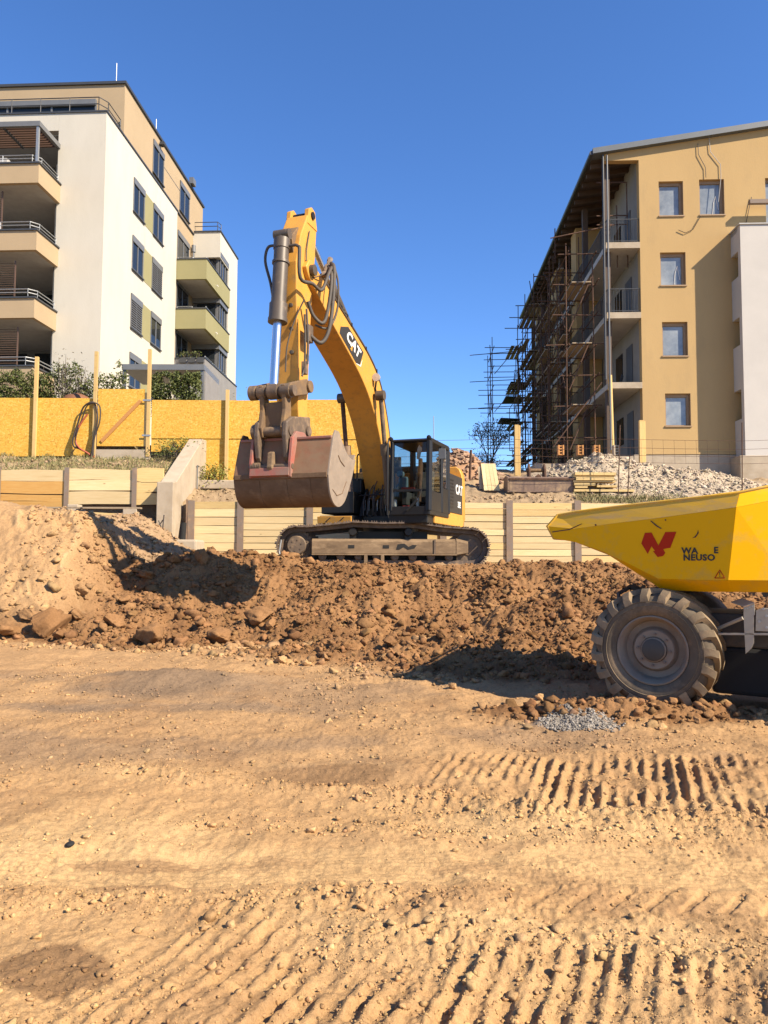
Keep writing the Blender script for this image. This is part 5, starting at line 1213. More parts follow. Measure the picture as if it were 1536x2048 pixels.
for k in range(len(XP) - 1):
    z = 1.12; first = k == 0
    while z < 3.1:
        h = random.uniform(.24, .28) if first else random.uniform(.185, .235)
        if 3.14 - z - h < .1: h = 3.16 - z
        board(rw, XP[k] + .03, XP[k + 1] - .03, WY - .04, z + .006, z + h - .008, M['board_pale'] if random.random() < .75 else M['board'], wav=.008)
        z += h
m = MB(); m.bounds(XP[0] - .16, XP[0] - .11, WY - .13, WY + .4, 1.0, 3.22); m.build('end_plate', M['rust_plate'], rw)
LY = 22.7
lw = thing('upper_retaining_wall', (at(150, 1000, LY).x, LY, 2.9), 'short timber wall of wide rough boards on the left above the mound', 'wall')
XL = [at(p, 980, LY).x for p in (-140, 0, 136, 271, 330)]
for k, x in enumerate(XL[:4]):
    m = MB(); m.bounds(x - .07, x + .07, LY - .13, LY - .1, 2.7, 4.17); m.bounds(x - .02, x + .02, LY - .099, LY + .05, 2.7, 4.12); m.build('post', M['steel_post'], lw)
for k in range(4):
    zs = ([2.85, 3.15, 3.42, 3.72, 4.10], [2.9, 3.12, 3.35, 3.76, 4.1], [3.05, 3.45, 3.78, 4.13], [3.05, 3.42, 3.75, 4.17])[min(k, 3)]
    for i in range(len(zs) - 1):
        low = k < 2 and i < len(zs) - 2
        board(lw, XL[k] + .03, XL[k + 1] - .03, LY - .05, zs[i] + .008, zs[i + 1] - .01, M['board_orange'] if low else (M['board_pale'] if k < 3 else M['board']), wav=.03)
# sill planks and stub blocks under that wall
p = at(190, 1016, 22.3); MB().box((p.x - .3, 22.3, p.z), (3.4, .25, .05)).build('sill_plank', M['board_grey'], None, label='weathered plank lying under the upper timber wall', cat='plank')
p = at(205, 1028, 22.2); MB().box((p.x, 22.2, p.z), (.8, .2, .07), R=Matrix.Rotation(.06, 3, 'Y')).build('offcut', M['board'], None, label='short pale offcut under the weathered plank', cat='plank')
for a, b, l in ((148, 1024, 'small concrete block left under the weathered plank'), (262, 1030, 'concrete block right of the short offcut')):
    p = at(a, b, 22.3); MB().box((p.x, 22.35, p.z - .15), (.32 if a < 200 else .42, .35, .75)).build('concrete_block', M['concrete'], None, bevel=.02, label=l, cat='block')
# concrete stair cheek wall
cxr = at(346, 1000, 22.0).x; cxl = at(313, 1000, 22.0).x
m = MB(); m.prism([(22.0, 1.9), (22.0, 3.68), (22.35, 3.72), (25.5, 5.52), (26.0, 5.55), (26.0, 3.0), (22.9, 2.6), (22.6, 1.9)], lambda p, q, w: V(w, p, q), cxl, cxr)
ck = m.build('concrete_cheek_wall', M['concrete'], None, bevel=.02, label='sloping pale concrete stair cheek wall between the two timber walls', cat='wall')
m = MB(); x = cxr + .02; m.tube([V(x, 24.9, 4.5), V(x + .03, 24.6, 4.5), V(x + .03, 24.6, 3.7)], .02, 6); m.build('drain_pipe', M['grey_metal'], ck)
m = MB(); m.bounds(cxr - .1, cxr + .9, 21.3, 22.3, 1.2, 1.95); m.build('concrete_footing', M['concrete'], None, bevel=.06, label='rough concrete footing at the end of the cheek wall', cat='footing')
m = MB(); p = at(365, 1040, 21.6); m.cyl(V(p.x, 21.6, 1.8), V(p.x + .03, 21.6, 2.45), .09); m.build('black_pipe', M['black_matte'], None, label='short black pipe stub right of the cheek wall', cat='pipe')
random.seed(4)
for k in range(5):
    p = at(295 + 9 * k, 1060, 21.7); MB().tube([V(p.x, 21.7, 1.95), V(p.x + random.uniform(-.2, .2), 21.75, 2.3), V(p.x + random.uniform(-.3, .3), 21.8, 2.65 + random.uniform(-.2, .1))], .018, 5).build('cable_end', M['hose_black'], None, label=('leftmost', 'second', 'middle', 'fourth', 'rightmost')[k] + ' of five black cable ends left of the cheek wall foot', cat='cable', group='cable ends by the cheek wall')
# rubble strip between right wall and fence
m = MB(); p = at(440, 962, 25.2); m.bounds(p.x - 1.1, p.x + 1.2, 25.0, 25.3, 3.75, 4.05); m.build('kerb_stone', M['concrete'], None, bevel=.03, label='low concrete kerb before the yellow fence', cat='kerb')
# ---- yellow board fence
FY = 26.0
fen = thing('board_fence', (at(380, 900, FY).x, FY, 4.0), 'tall yellow chipboard fence on timber posts left of the boom', 'fence')
def fx(p): return at(p, 850, FY).x
def fz(y, p=300): return at(p, y, FY).z
def panel(a, b, yt, yb, dy=0):
    m = MB(); m.bounds(fx(a), fx(b), FY - .011 + dy, FY + .011 + dy, fz(yb), fz(yt)); return m.build('panel', M['osb'], fen)
panel(-190, -48.5, 797, 914); panel(-47.5, 71.5, 797, 914, .003); panel(72.5, 192, 797, 913)
panel(303, 454.5, 800, 876.5); panel(455.5, 604.5, 800, 876.5, .003); panel(605.5, 740, 798, 876.5)
panel(403, 454.5, 875, 972, .026); panel(455.5, 604.5, 875, 975, .029); panel(605.5, 740, 875, 975, .026); panel(303, 402, 874, 903, .03)
for p, yt, yb in ((-47, 715, 918), (72, 716, 916), (191, 705, 905), (298, 700, 897), (455, 780, 975), (606, 783, 975), (735, 790, 975)):
    m = MB(); x = fx(p); m.bounds(x - .055, x + .055, FY - .13, FY - .025, fz(yb) - .3, fz(yt)); m.build('post', M['timber'], fen)
gt = thing('gate', (fx(245), FY - .05, fz(895)), 'chipboard gate with diagonal orange brace in the yellow fence', 'gate')
m = MB(); m.bounds(fx(196), fx(289), FY - .06, FY - .035, fz(893), fz(779)); m.build('panel', M['osb'], gt)
m = MB(); m.bounds(fx(289.5), fx(296), FY - .065, FY - .03, fz(893), fz(786)); m.build('stile', M['timber'], gt)
m = MB(); a = at(204, 884, FY); b = at(283, 802, FY); d = (b - a).normalized(); n = V(-d.z, 0, d.x) * .06
m.loft([[a + n + V(0, -.10, 0), b + n + V(0, -.10, 0), b - n + V(0, -.10, 0), a - n + V(0, -.10, 0)], [a + n + V(0, -.06, 0), b + n + V(0, -.06, 0), b - n + V(0, -.06, 0), a - n + V(0, -.06, 0)]]); m.build('brace', M['brace'], gt)
for y in (802, 872): m = MB(); m.bounds(fx(287), fx(304), FY - .145, FY - .132, fz(y) - .03, fz(y) + .03); m.build('hinge', M['galv'], gt)
m = MB(); m.bounds(fx(194), fx(300), FY - .1, FY + .3, fz(900) - .35, fz(900)); m.build('gate_sill', M['concrete'], None, label='grey concrete step under the chipboard gate', cat='step')
# conduit coils hung on the fence post
def coil(pts, r, mat, lab):
    P = [at(x, y, FY - .25 + .03 * i % .1) for i, (x, y) in enumerate(pts)]; out = []
    for i in range(len(P) - 1):
        p0 = P[max(i - 1, 0)]; p1 = P[i]; p2 = P[i + 1]; p3 = P[min(i + 2, len(P) - 1)]
        for t in (0, .2, .4, .6, .8): out.append(.5 * ((2 * p1) + (p2 - p0) * t + (2 * p0 - 5 * p1 + 4 * p2 - p3) * t * t + (3 * p1 - p0 - 3 * p2 + p3) * t ** 3))
    out.append(P[-1]); MB().tube(out, r, 7).build('conduit', M[mat], None, smooth=60, label=lab, cat='conduit')
coil([(182, 925), (187, 880), (195, 840), (190, 808), (178, 806), (165, 818), (155, 850), (146, 880), (148, 893), (160, 898), (180, 910), (178, 925)], .03, 'hose_black', 'black conduit hanging in a wide loop on the fence post')
coil([(186, 925), (188, 880), (199, 845), (200, 815), (190, 806), (174, 812), (165, 835), (154, 865), (150, 885), (156, 895)], .024, 'hose_black', 'inner black conduit loop crossing the gate edge')
coil([(175, 828), (160, 850), (152, 870), (152, 885), (160, 897), (178, 908), (184, 918), (176, 935)], .03, 'hose_red', 'red conduit hanging inside the black loops')
coil([(188, 912), (184, 922), (187, 935)], .028, 'hose_red', 'short red conduit end on the ground below the loops')
for k, (a, b) in enumerate(((152, 890), (156, 901))): coil([(152 + k * 4, 893), (146 - 3 * k, 905), (140, 925 + 4 * k)], .012, 'hose_black', ('thin black wire curling left', 'second thin black wire lower left')[k] + ' under the conduit loops')
# ---- foliage helper
def foliage(name, c, size, mat, parent=None, label=None, cat=None, kind=None, up=0.0, aspect=.5, org=None):
    c = np.asarray(c, float); n = len(c); rng = np.random.default_rng(n)
    a = rng.normal(size=(n, 3)); a[:, 2] += up; a /= np.linalg.norm(a, axis=1)[:, None]
    b = rng.normal(size=(n, 3)); b -= (b * a).sum(1)[:, None] * a; b /= np.linalg.norm(b, axis=1)[:, None]
    s = size * rng.uniform(.6, 1.4, n)[:, None]
    P = np.stack([c - a * s, c + b * s * aspect, c + a * s, c - b * s * aspect], 1).reshape(-1, 3)
    o_ = ORG[parent.name] if parent is not None else Vector(org if org is not None else (c[:, 0].mean(), c[:, 1].mean(), c[:, 2].min()))
    P = P - np.array(o_)
    me = bpy.data.meshes.new(name); me.from_pydata(P.tolist(), [], (np.arange(n * 4).reshape(-1, 4)).tolist())
    va = me.attributes.new('var', 'FLOAT', 'POINT'); va.data.foreach_set('value', np.repeat(rng.uniform(0, 1, n), 4).astype(np.float32))
    me.materials.append(M[mat]); o = bpy.data.objects.new(name, me); COL.objects.link(o)
    if parent is not None: o.parent = parent
    else: o.location = o_
    ORG[o.name] = o_
    return tag(o, label, cat, None, kind)
def bush(name, x, y, z, rx, ry, rz, n, size, mat, label, cat='shrub', stems=7, group=None):
    rng = np.random.default_rng(int(abs(x * 100) + n))
    t = thing(name, (x, y, z), label, cat, group)
    m = MB(); tips = []
    for k in range(stems):
        a = rng.uniform(0, 6.28); q = V(x + rx * .75 * cos(a) * rng.uniform(.2, 1), y + ry * .7 * sin(a), z + rz * rng.uniform(.6, 1.15)); b0 = V(x + rng.uniform(-.3, .3) * rx, y, z)
        mid = b0.lerp(q, .5) + V(rng.uniform(-.1, .1), 0, .1); m.tube([b0, mid, q], [.02, .014, .006], 5); tips += [mid, q]
    m.build('stem', M['bark'], t)
    cl = np.array([tuple(p) for p in tips] + [(x + rx * rng.uniform(-1, 1), y + ry * rng.uniform(-1, 1), z + rz * rng.uniform(.15, .9)) for _ in range(26)])
    c = cl[rng.integers(0, len(cl), n)] + rng.normal(size=(n, 3)) * np.array([.16 * rx + .05, .16, .13 * rz + .04])
    foliage('leaves', c, size, mat, t)
    return t
def hedge(name, px0, px1, pt, pb, Y, n, mat, label, wob=.12):
    rng = np.random.default_rng(n); x0 = at(px0, pb, Y).x; x1 = at(px1, pb, Y).x; zt = at(px0, pt, Y).z; zb = at(px0, pb, Y).z - .6
    x = rng.uniform(x0, x1, n); y = Y + rng.uniform(-.35, .35, n); u = rng.uniform(0, 1, n) ** .7
    top = zt + wob * 2.2 * fbm(x * 1.7, x * 0 + Y, 3, 5) - .25 * (np.abs(y - Y) / .35) ** 2
    z = zb + (top - zb) * u
    keep = fbm(x * 3, z * 3, 2, 6) > -.45 + .5 * (u - .6)
    t = thing(name, ((x0 + x1) / 2, Y, zb), label, 'hedge')
    m = MB()
    for k in range(int((x1 - x0) * 3)):
        a = rng.uniform(x0, x1); m.tube([V(a, Y, zb), V(a + rng.uniform(-.2, .2), Y, zt + rng.uniform(-.3, .25))], [.025, .006], 5)
    m.build('stem', M['bark'], t)
    foliage('leaves', np.stack([x, y, z], -1)[keep], .048, mat, t)
hedge('hedge', -80, 100, 742, 800, 27.6, 11000, 'leaf_hedge', 'dense dark hedge behind the fence at the left edge')
hedge('hedge', 100, 252, 742, 800, 27.7, 5200, 'leaf_hedge', 'thin twiggy hedge before the white wall', .3)
hedge('hedge', 304, 400, 744, 805, 28.2, 9000, 'leaf_hedge', 'clipped green hedge under the grey carport', .06)
for (a, b, l) in ((130, 725, 'tall bare twig shrub before the white wall'), (163, 738, 'smaller twig shrub right of the tall one')):
    p = at(a, 800, 27.5); bush('twig_shrub', p.x, 27.5, p.z - .4, .5, .3, at(a, b, 27.5).z - p.z + .4, 260, .035, 'leaf_dry', l, stems=14)
p = at(425, 972, 25.3); bush('spring_bush', p.x, 25.3, p.z - .1, .5, .3, .75, 900, .04, 'leaf_spring', 'yellow green bush at the foot of the fence right of the cheek wall', stems=9)
p = at(360, 897, 25.6); bush('weed_clump', p.x, 25.6, p.z - .1, .7, .3, .35, 420, .04, 'leaf_spring', 'low weeds beside the top of the cheek wall', stems=8)
p = at(345, 905, 25.3); bush('weed_clump', p.x, 25.2, p.z - .15, .8, .3, .3, 420, .04, 'leaf_hedge', 'dark green weeds just left of the cheek wall slope', stems=8)
# rough grass on the terraces
def grass(n, fx_, label, name):
    x, y = fx_(n); z = H(x, y); c = np.stack([x, y, z + RNG.uniform(.02, .09, n)], -1)
    foliage(name, c, .085, 'grass', None, label, 'grass', 'stuff', up=2.2, aspect=.12)
grass(5000, lambda n: (RNG.uniform(-14.5, -6.9, n), RNG.uniform(23.3, 26.4, n)), 'short rough grass on the left terrace', 'terrace_grass')
grass(2500, lambda n: (RNG.uniform(6.6, 10.5, n), RNG.normal(25.0, .5, n)), 'dry grass tufts along the right terrace edge', 'dry_grass')
# dirt clods on terraces
x = RNG.uniform(-14.5, 13, 2600); y = RNG.uniform(23.25, 26.2, 2600)
scatter('terrace_clods', x, y, plaw(2600, .02, .12, 2.6), 1, clodcol(x, y), M['clod'], label='crumbly soil along the edge of the terraces', cat='soil')
# brown tarpaulin mound behind the fence
p = at(156, 800, 27.0); m = MB(); m.lathe([(.62, -.3), (.55, .2), (.4, .38), (.2, .47), (0, .49)], (p.x, 26.9, p.z - .28), (0, 0, 1), 20); m.build('tarpaulin', M['tarp'], None, smooth=60, label='brown tarpaulin mound just behind the fence top', cat='tarpaulin')
# ---- right terrace: rubble, spare bucket, lumber
def dens_rub(x, y): return sst(.18, .5, gauss(x, y, 8.6, 28.2, 2.5, 1.7) + gauss(x, y, 11.8, 27.7, 2.2, 1.6))
x, y = sample(8500, 4.5, 16, 25.5, 31, dens_rub)
g = ALB * np.array([.58, .49, .38]) * RNG.uniform(.65, 1.25, (len(x), 1)) * RNG.uniform(.95, 1.05, (len(x), 3))
scatter('rubble_pile', x, y, plaw(len(x), .02, .12, 3.0), 1, g, M['clod'], sink=.1, flat=.5, amp=.3, label='wide pile of pale broken concrete before the yellow house', cat='rubble')
bp_ = thing('brick_pile', (2.9, 29.3, hz(2.9, 29.3)), 'pile of broken red bricks right of the excavator', 'brick pile')
bm_ = MB().box((0, 0, 0), (.25, .12, .07)).mesh('brick', Vector((0, 0, 0))); bm_.materials.append(M['brick'])
random.seed(3)
for k in range(230):
    x = random.gauss(2.9, .9); y = random.gauss(28.9, .6); Mx = Matrix.Translation((x, y, hz(x, y) + .05)) @ Matrix.Rotation(random.uniform(0, 3.1), 4, 'Z') @ Matrix.Rotation(random.uniform(-.7, .7), 4, 'X') @ Matrix.Scale(random.uniform(.6, 1.15), 4); inst('brick', bm_, bp_, Mx)
lb = thing('leaning_boards', (at(975, 980, 26.5).x, 26.5, 3.6), 'four pale boards leaning side by side beside the brick pile', 'boards')
for k in range(4):
    a = at(972 + 8.2 * k, 981, 26.6); b = at(965.5 + 7.2 * k, 927, 27.0); m = MB(); w = .065
    m.loft([[a + V(-w, 0, 0), a + V(w, 0, 0), a + V(w, .03, 0), a + V(-w, .03, 0)], [b + V(-w, 0, 0), b + V(w, 0, 0), b + V(w, .03, 0), b + V(-w, .03, 0)]]); m.build('board', M['board_pale'], lb)
a = at(966, 978, 26.8); b = at(962, 933, 27.0); m = MB(); m.loft([[a + V(-.12, 0, 0), a + V(.06, 0, 0), a + V(.06, .05, 0), a + V(-.12, .05, 0)], [b + V(-.12, 0, 0), b + V(.06, 0, 0), b + V(.06, .05, 0), b + V(-.12, .05, 0)]]); m.build('grey_board', M['board_grey'], None, label='weathered grey board leaning behind the four pale boards', cat='board')
# spare grading bucket lying on its back
SY = 26.3; x0, x1 = at(1018, 980, SY).x, at(1146, 980, SY).x; zb_ = at(1080, 985, SY).z; zt_ = at(1080, 957, SY).z
sb = thing('spare_bucket', ((x0 + x1) / 2, SY, zb_), 'rusty spare grading bucket lying before the pale rubble', 'bucket')
m = MB(); prof = [(0, 0), (-.04, zt_ - zb_), (.35, zt_ - zb_ + .1), (.75, zt_ - zb_ + .08), (.95, .2), (.6, 0)]
m.loft([[V(x, SY + p, zb_ + q) for p, q in prof] for x in (x0, x1)]); m.build('shell', M['rust_plate'], sb, bevel=.01)
for x in (x0 - .03, x1 + .03): m = MB(); m.loft([[V(x + d, SY + p * 1.03 - .02, zb_ + q * 1.05) for p, q in prof] for d in (-.02, .02)]); m.build('side_plate', M['rust_plate'], sb)
m = MB(); m.bounds(x0, x1, SY - .08, SY - .045, zt_ - .05, zt_ + .01); m.build('cutting_edge', M['rust'], sb)
for dx in (-.28, .28): m = MB(); xc = (x0 + x1) / 2 - .05 + dx; m.prism([(.3, .45), (.75, .45), (.7, .95), (.5, 1.1), (.35, .9)], lambda p, q, w: V(xc + w, SY + p, zb_ + q), -.04, .04); m.build('hanger_ear', M['rust'], sb, bevel=.02)
xc = (x0 + x1) / 2 - .05; m = MB(); m.cyl(V(xc - .35, SY + .52, zb_ + .85), V(xc + .35, SY + .52, zb_ + .85), .07); m.build('pin', M['cat_yellow_muddy'], sb, smooth=40)
m = MB(); m.lathe([(.1, 0), (.1, .05), (0, .06)], V(xc + .02, SY + .3, zb_ + .58), (0, -1, 0), 12); m.build('boss', M['rust'], sb)
ls = thing('lumber_stack', (at(1200, 985, 26.2).x, 26.2, 3.5), 'low stack of pale lumber right of the spare bucket', 'lumber')
random.seed(8)
for (a, b, yt, yb) in ((1150, 1232, 945, 950), (1148, 1230, 950.5, 954), (1152, 1228, 954.5, 960), (1147, 1232, 960.5, 964), (1148, 1190, 966, 971), (1150, 1175, 971.5, 976), (1195, 1235, 970, 974), (1148, 1268, 979, 983)):
    pa = at(a, yb, 26.2); pb = at(b, yt, 26.2); yy = 26.2 + random.uniform(-.05, .05); m = MB(); m.bounds(pa.x, pb.x, yy, yy + .5, pa.z, pb.z); m.build('plank', M['board'], ls)
# timber props and rods standing on the terrace
for (px, yt, yb, w, Y, l) in ((1036, 850, 937, .13, 30.0, 'tall pale timber post left of the pale rubble'), (1286, 841, 921, .14, 29.3, 'pale timber post before the corner of the yellow house')):
    a = at(px, yb, Y); m = MB(); m.bounds(a.x - w, a.x + w * .2, Y - .08, Y + .08, a.z - .3, at(px, yt, Y).z); m.bounds(a.x + w * .32, a.x + w * .8, Y - .04, Y + .1, a.z - .3, at(px, yt + 1, Y).z); m.build('timber_post', M['timber'], None, label=l, cat='post')
for (px, yt, yb, Y, l) in ((1236, 850, 975, 25.6, 'thin rusty rod standing before the scaffold'), (1255, 912, 975, 25.6, 'short rusty rod right of the lumber stack'), (1484, 845, 985, 24.8, 'thin rod standing before the white house corner'), (938, 900, 965, 28.0, 'rusty stake on the brick pile')):
    a = at(px, yb, Y); m = MB(); m.tube([V(a.x, Y, a.z - .4), V(at(px + (4 if px < 1300 else 0), yt, Y).x, Y, at(px, yt, Y).z)], .018 if px != 938 else .05, 6); m.build('steel_rod', M['rust'], None, label=l, cat='rod')
# wire mesh fence across the right terrace
wf = thing('wire_fence', (9.0, 25.7, 4.0), 'thin wire mesh fence across the right terrace', 'fence')
WPX = [800, 905, 1010, 1120, 1236, 1360, 1484, 1600]
for y in (880, 897, 912, 926): m = MB(); m.tube([at(p, y + 2 * sin(p), 25.65) for p in WPX], .006, 4); m.build('wire', M['rust'], wf)
for p in range(1040, 1480, 22): m = MB(); m.tube([at(p, 880, 25.66), at(p + 2, 928, 25.66)], .004, 4); m.build('wire', M['rust'], wf)
# ================================================================ left apartment house
def frame(o, deg):
    a = radians(deg); ax = Vector((cos(a), -sin(a), 0)); bx = Vector((sin(a), cos(a), 0)); o = Vector(o)
    f = lambda p, q, z: Vector((o.x, o.y, 0)) + ax * p + bx * q + Vector((0, 0, z))
    Mx = Matrix(((ax.x, bx.x, 0, o.x), (ax.y, bx.y, 0, o.y), (0, 0, 1, 0), (0, 0, 0, 1)))
    return f, Mx, ax, bx
LB0, ML0, LAX, LBX = frame((-12.1, 31.0, 0), 3.0)
KZ = 1.03
def LB(p, q, z): return LB0(p, q, 1.5 + (z - 1.5) * KZ)
ML = ML0 @ Matrix(((1, 0, 0, 0), (0, 1, 0, 0), (0, 0, KZ, 1.5 - 1.5 * KZ), (0, 0, 0, 1)))
apt = thing('apartment_house', LB(-5, 8, 5.2), 'white and tan apartment house with balconies on the left', 'house')
def lbx(nm, mat, a0, a1, b0, b1, z0, z1, par=None, bevel=0, label=None):
    m = MB(); m.bounds(a0, a1, b0, b1, z0, z1, ML); return m.build(nm, M[mat], par or apt, bevel=bevel, label=label)
FH = 2.72; GZ = 5.0
white = lbx('white_wall', 'stucco_white', -2.1, 0, 0, 9.3, GZ, 20.1)
lbx('white_wall', 'stucco_white', -16, -2.1, 3.0, 9.3, 17.4, 20.1)
lbx('front_parapet', 'stucco_white', -16, -2.104, 0, .3, 19.35, 20.1)
lbx('roof_terrace', 'soffit', -16, -2.1, .3, 3.0, 19.3, 19.5)
lbx('tan_wall', 'stucco_tan', -2.0, -.06, 9.3, 14.0, GZ, 20.1)
pent = lbx('penthouse_wall', 'stucco_tan', -16, -.004, 1.85, 13.95, 20.12, 22.5)
lbx('roof_edge', 'anthracite', -16.1, .08, 1.76, 14.05, 22.5, 22.62, pent)
lbx('parapet_cap', 'anthracite', -2.15, .05, -.05, 9.35, 20.1, 20.17, white); lbx('parapet_cap', 'anthracite', -16, -2.15, -.05, .33, 20.1, 20.16, white)
lbx('parapet_cap', 'anthracite', -2.0, .02, 9.36, 14.0, 20.1, 20.16)
# penthouse glazing on the front, roof rail
lbx('penthouse_window', 'glass_dark', -9.5, -1.3, 1.80, 1.845, 20.2, 21.75, pent)
for a in (-9.5, -7.5, -5.5, -3.4, -1.32): lbx('window_frame', 'grey_metal', a - .04, a + .04, 1.77, 1.798, 20.2, 21.75, pent)
lbx('awning_box', 'grey_metal', -9.5, -1.3, 1.70, 1.799, 21.5, 21.78, pent)
def rail(pts, zs, mat, nm, par, r=.025, posts=True, step=1.2):
    """one railing: horizontal tubes and its posts"""
    m = MB()
    for z in zs: m.tube([p + V(0, 0, z) for p in pts], r, 6)
    if posts:
        for p, q in zip(pts[:-1], pts[1:]):
            n = max(int((q - p).length / step), 1)
            for k in range(n + 1): c = p.lerp(q, k / n); m.cyl(c, c + V(0, 0, max(zs)), r, n=6)
    return m.build(nm, M[mat], par)
rail([LB(-16, .1, 20.1), LB(-.4, .1, 20.1), LB(-.15, .5, 20.1), LB(-.15, 1.8, 20.1)], (.45, .75), 'anthracite', 'roof_railing', white, .022)
for a, b, z0, z1, l in ((-.75, 2.6, 22.6, 24.0, 'rod'), (-.3, 6.6, 22.6, 23.7, 'rod')):
    m = MB(); m.cyl(LB(a, b, z0), LB(a, b, z1), .02, n=6); m.build('lightning_rod', M['galv'], pent)
lbx('roof_vent', 'grey_metal', .0, .25, 11.2, 11.7, 22.65, 23.0, pent); lbx('roof_bracket', 'anthracite', .05, .3, 6.2, 6.5, 22.15, 22.3, pent)
# side windows of the white wall: pairs with an olive panel between
def side_window(b0, b1, z0, z1, blind=0.0, a=0.0, par=None):
    w = lbx('window', 'glass_dark', a - .12, a + .006, b0, b1, z0, z1, par or white)
    for (c0, c1, d0, d1) in ((b0, b0 + .07, z0, z1), (b1 - .07, b1, z0, z1), (b0 + .07, b1 - .07, z0, z0 + .07), ((b0 + b1) / 2 - .04, (b0 + b1) / 2 + .04, z0 + .07, z1 - .27)): lbx('frame', 'grey_metal', a + .004, a + .03, c0, c1, d0, d1, w)
    lbx('blind_box', 'grey_metal', a + .003, a + .06, b0, b1, z1 - .27, z1 + .02, w)
    lbx('sill', 'anthracite', a + .0, a + .09, b0 - .03, b1 + .03, z0 - .05, z0, w)
    if blind:
        n = 12
        for k in range(n): zz = z1 - .3 - k * (z1 - .3 - z0) / n; lbx('blind_slat', 'louvre_grey', a + .008, a + .05, b0 + .07, b1 - .07, zz - .07, zz - .015, w)
    else:
        lbx('curtain', 'soffit', a - .2, a - .16, b0 + .1, b0 + .4, z0, z1, w)
    return w
for r in range(4):
    z1 = 18.85 - FH * r; z0 = z1 - 1.56
    side_window(3.1, 4.48, z0, z1, r in (2,)); side_window(5.65, 7.1, z0, z1, r in (1,))
    lbx('olive_panel', 'stucco_green', -.05, .012, 4.49, 5.64, z0 - .03, z1 + .01, white)
lbx('garden_door', 'glass_dark', -.1, .01, 3.4, 5.2, 7.3, 9.3, white)
# penthouse and tan wall windows
for b0, b1, z0, z1 in ((5.45, 7.0, 20.35, 22.0), (9.6, 11.3, 20.35, 22.0)): side_window(b0, b1, z0, z1, 0, 0, pent)
lbx('seam', 'anthracite', -.01, .0, 6.9, 11.3, 21.4, 21.44, pent)
for z in (17.3, 14.6, 11.9): side_window(9.55, 11.6, z, z + 1.9, 0, -.06, apt)
m = MB(); m.cyl(LB(.12, 11.9, 17), LB(.12, 11.9, 18.9), .07); m.cyl(LB(.12, 11.9, 18.9), LB(.12, 11.9, 19.3), .12); m.build('flue_pipe', M['grey_metal'], apt, smooth=40)
# ---- front loggias with tan balconies
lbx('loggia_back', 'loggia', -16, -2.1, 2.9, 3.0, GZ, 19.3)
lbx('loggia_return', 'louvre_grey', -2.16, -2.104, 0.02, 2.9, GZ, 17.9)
for k in range(4):
    zt = 16.97 - FH * k; zb = zt - .78
    bal = lbx('balcony', 'stucco_tan', -16, -1.95, -1.8, -1.62, zb, zt, None)
    lbx('balcony_side', 'stucco_tan', -2.11, -1.952, -1.615, -.003, zb, zt, bal)
    lbx('balcony_floor', 'soffit', -16, -2.112, -1.61, 2.9, zb + .003, zb + .22, bal)
    lbx('balcony_cap', 'anthracite', -16, -1.9, -1.86, -1.57, zt, zt + .06, bal); lbx('balcony_cap', 'anthracite', -2.16, -1.9, -1.57, -.003, zt, zt + .06, bal)
    lbx('panel_joint', 'loggia', -4.62, -4.6, -1.803, -1.80, zb, zt, bal)
    rail([LB(-16, -1.68, zt), LB(-2.3, -1.68, zt), LB(-2.05, -1.4, zt), LB(-2.05, -.05, zt)], (.28, .42), 'galv', 'railing', bal, .022)
    for a in (-6.5, -4.4):
        lbx('terrace_door', 'glass_dark', a, a + 1.7, 2.84, 2.9, zt - FH + .95, zt - .95, bal)
def louvre(a0, a1, z0, z1, b=-1.5, mat='louvre_brown'):
    lv = lbx('sliding_shutter', mat, a0, a0 + .05, b, b + .04, z0, z1); lbx('shutter_frame', mat, a1 - .05, a1, b, b + .04, z0, z1, lv); n = int((z1 - z0) / .09)
    for k in range(n):
        z = z0 + .09 * k; m = MB(); m.box(((a0 + a1) / 2, b + .02, z + .045), (a1 - a0 - .1, .06, .015), ML, Matrix.Rotation(.55, 3, 'X')); m.build('slat', M[mat], lv)
zf = lambda p: 1.5 + (at(20, p, 29.3).z - 1.5) / KZ
louvre(-3.9, -2.95, zf(598), zf(514)); louvre(-3.75, -2.75, zf(742), zf(648)); louvre(-5.0, -3.6, zf(458), zf(373))
louvre(-5.2, -4.0, zf(598), zf(514)); louvre(-5.4, -4.2, zf(742), zf(648))
for k in (1, 2, 3):
    z = 16.97 - FH * k; louvre(-2.9, -2.3, z + .1, z + 1.8, 2.5, 'louvre_grey')
# pergola over the top balcony
pz = 18.55
pg = lbx('pergola', 'grey_metal', -16, -2.0, -1.75, -1.6, pz, pz + .2)
lbx('pergola_beam', 'grey_metal', -2.15, -2.0, -1.598, -.003, pz, pz + .2, pg)
for a in (-2.15, -5.8): lbx('pergola_post', 'galv', a, a + .1, -1.72, -1.62, 16.97, pz, pg)
for k in range(9): lbx('pergola_slat', 'louvre_brown', -16, -2.16, -1.5 + .17 * k, -1.42 + .17 * k, pz + .04, pz + .14, pg)
m = MB(); m.box((-3.6, -.85, pz + .02), (.08, 1.5, .08), ML); m.build('pergola_slat', M['anthracite'], pg)
lbx('bench', 'soffit', -5.4, -3.6, -1.3, -.9, 17.2, 17.5, pg)
# terrace wall at the ground floor
lbx('terrace_parapet', 'stucco_tan', -16, -1.95, -1.8, -1.6, GZ, 8.1); 
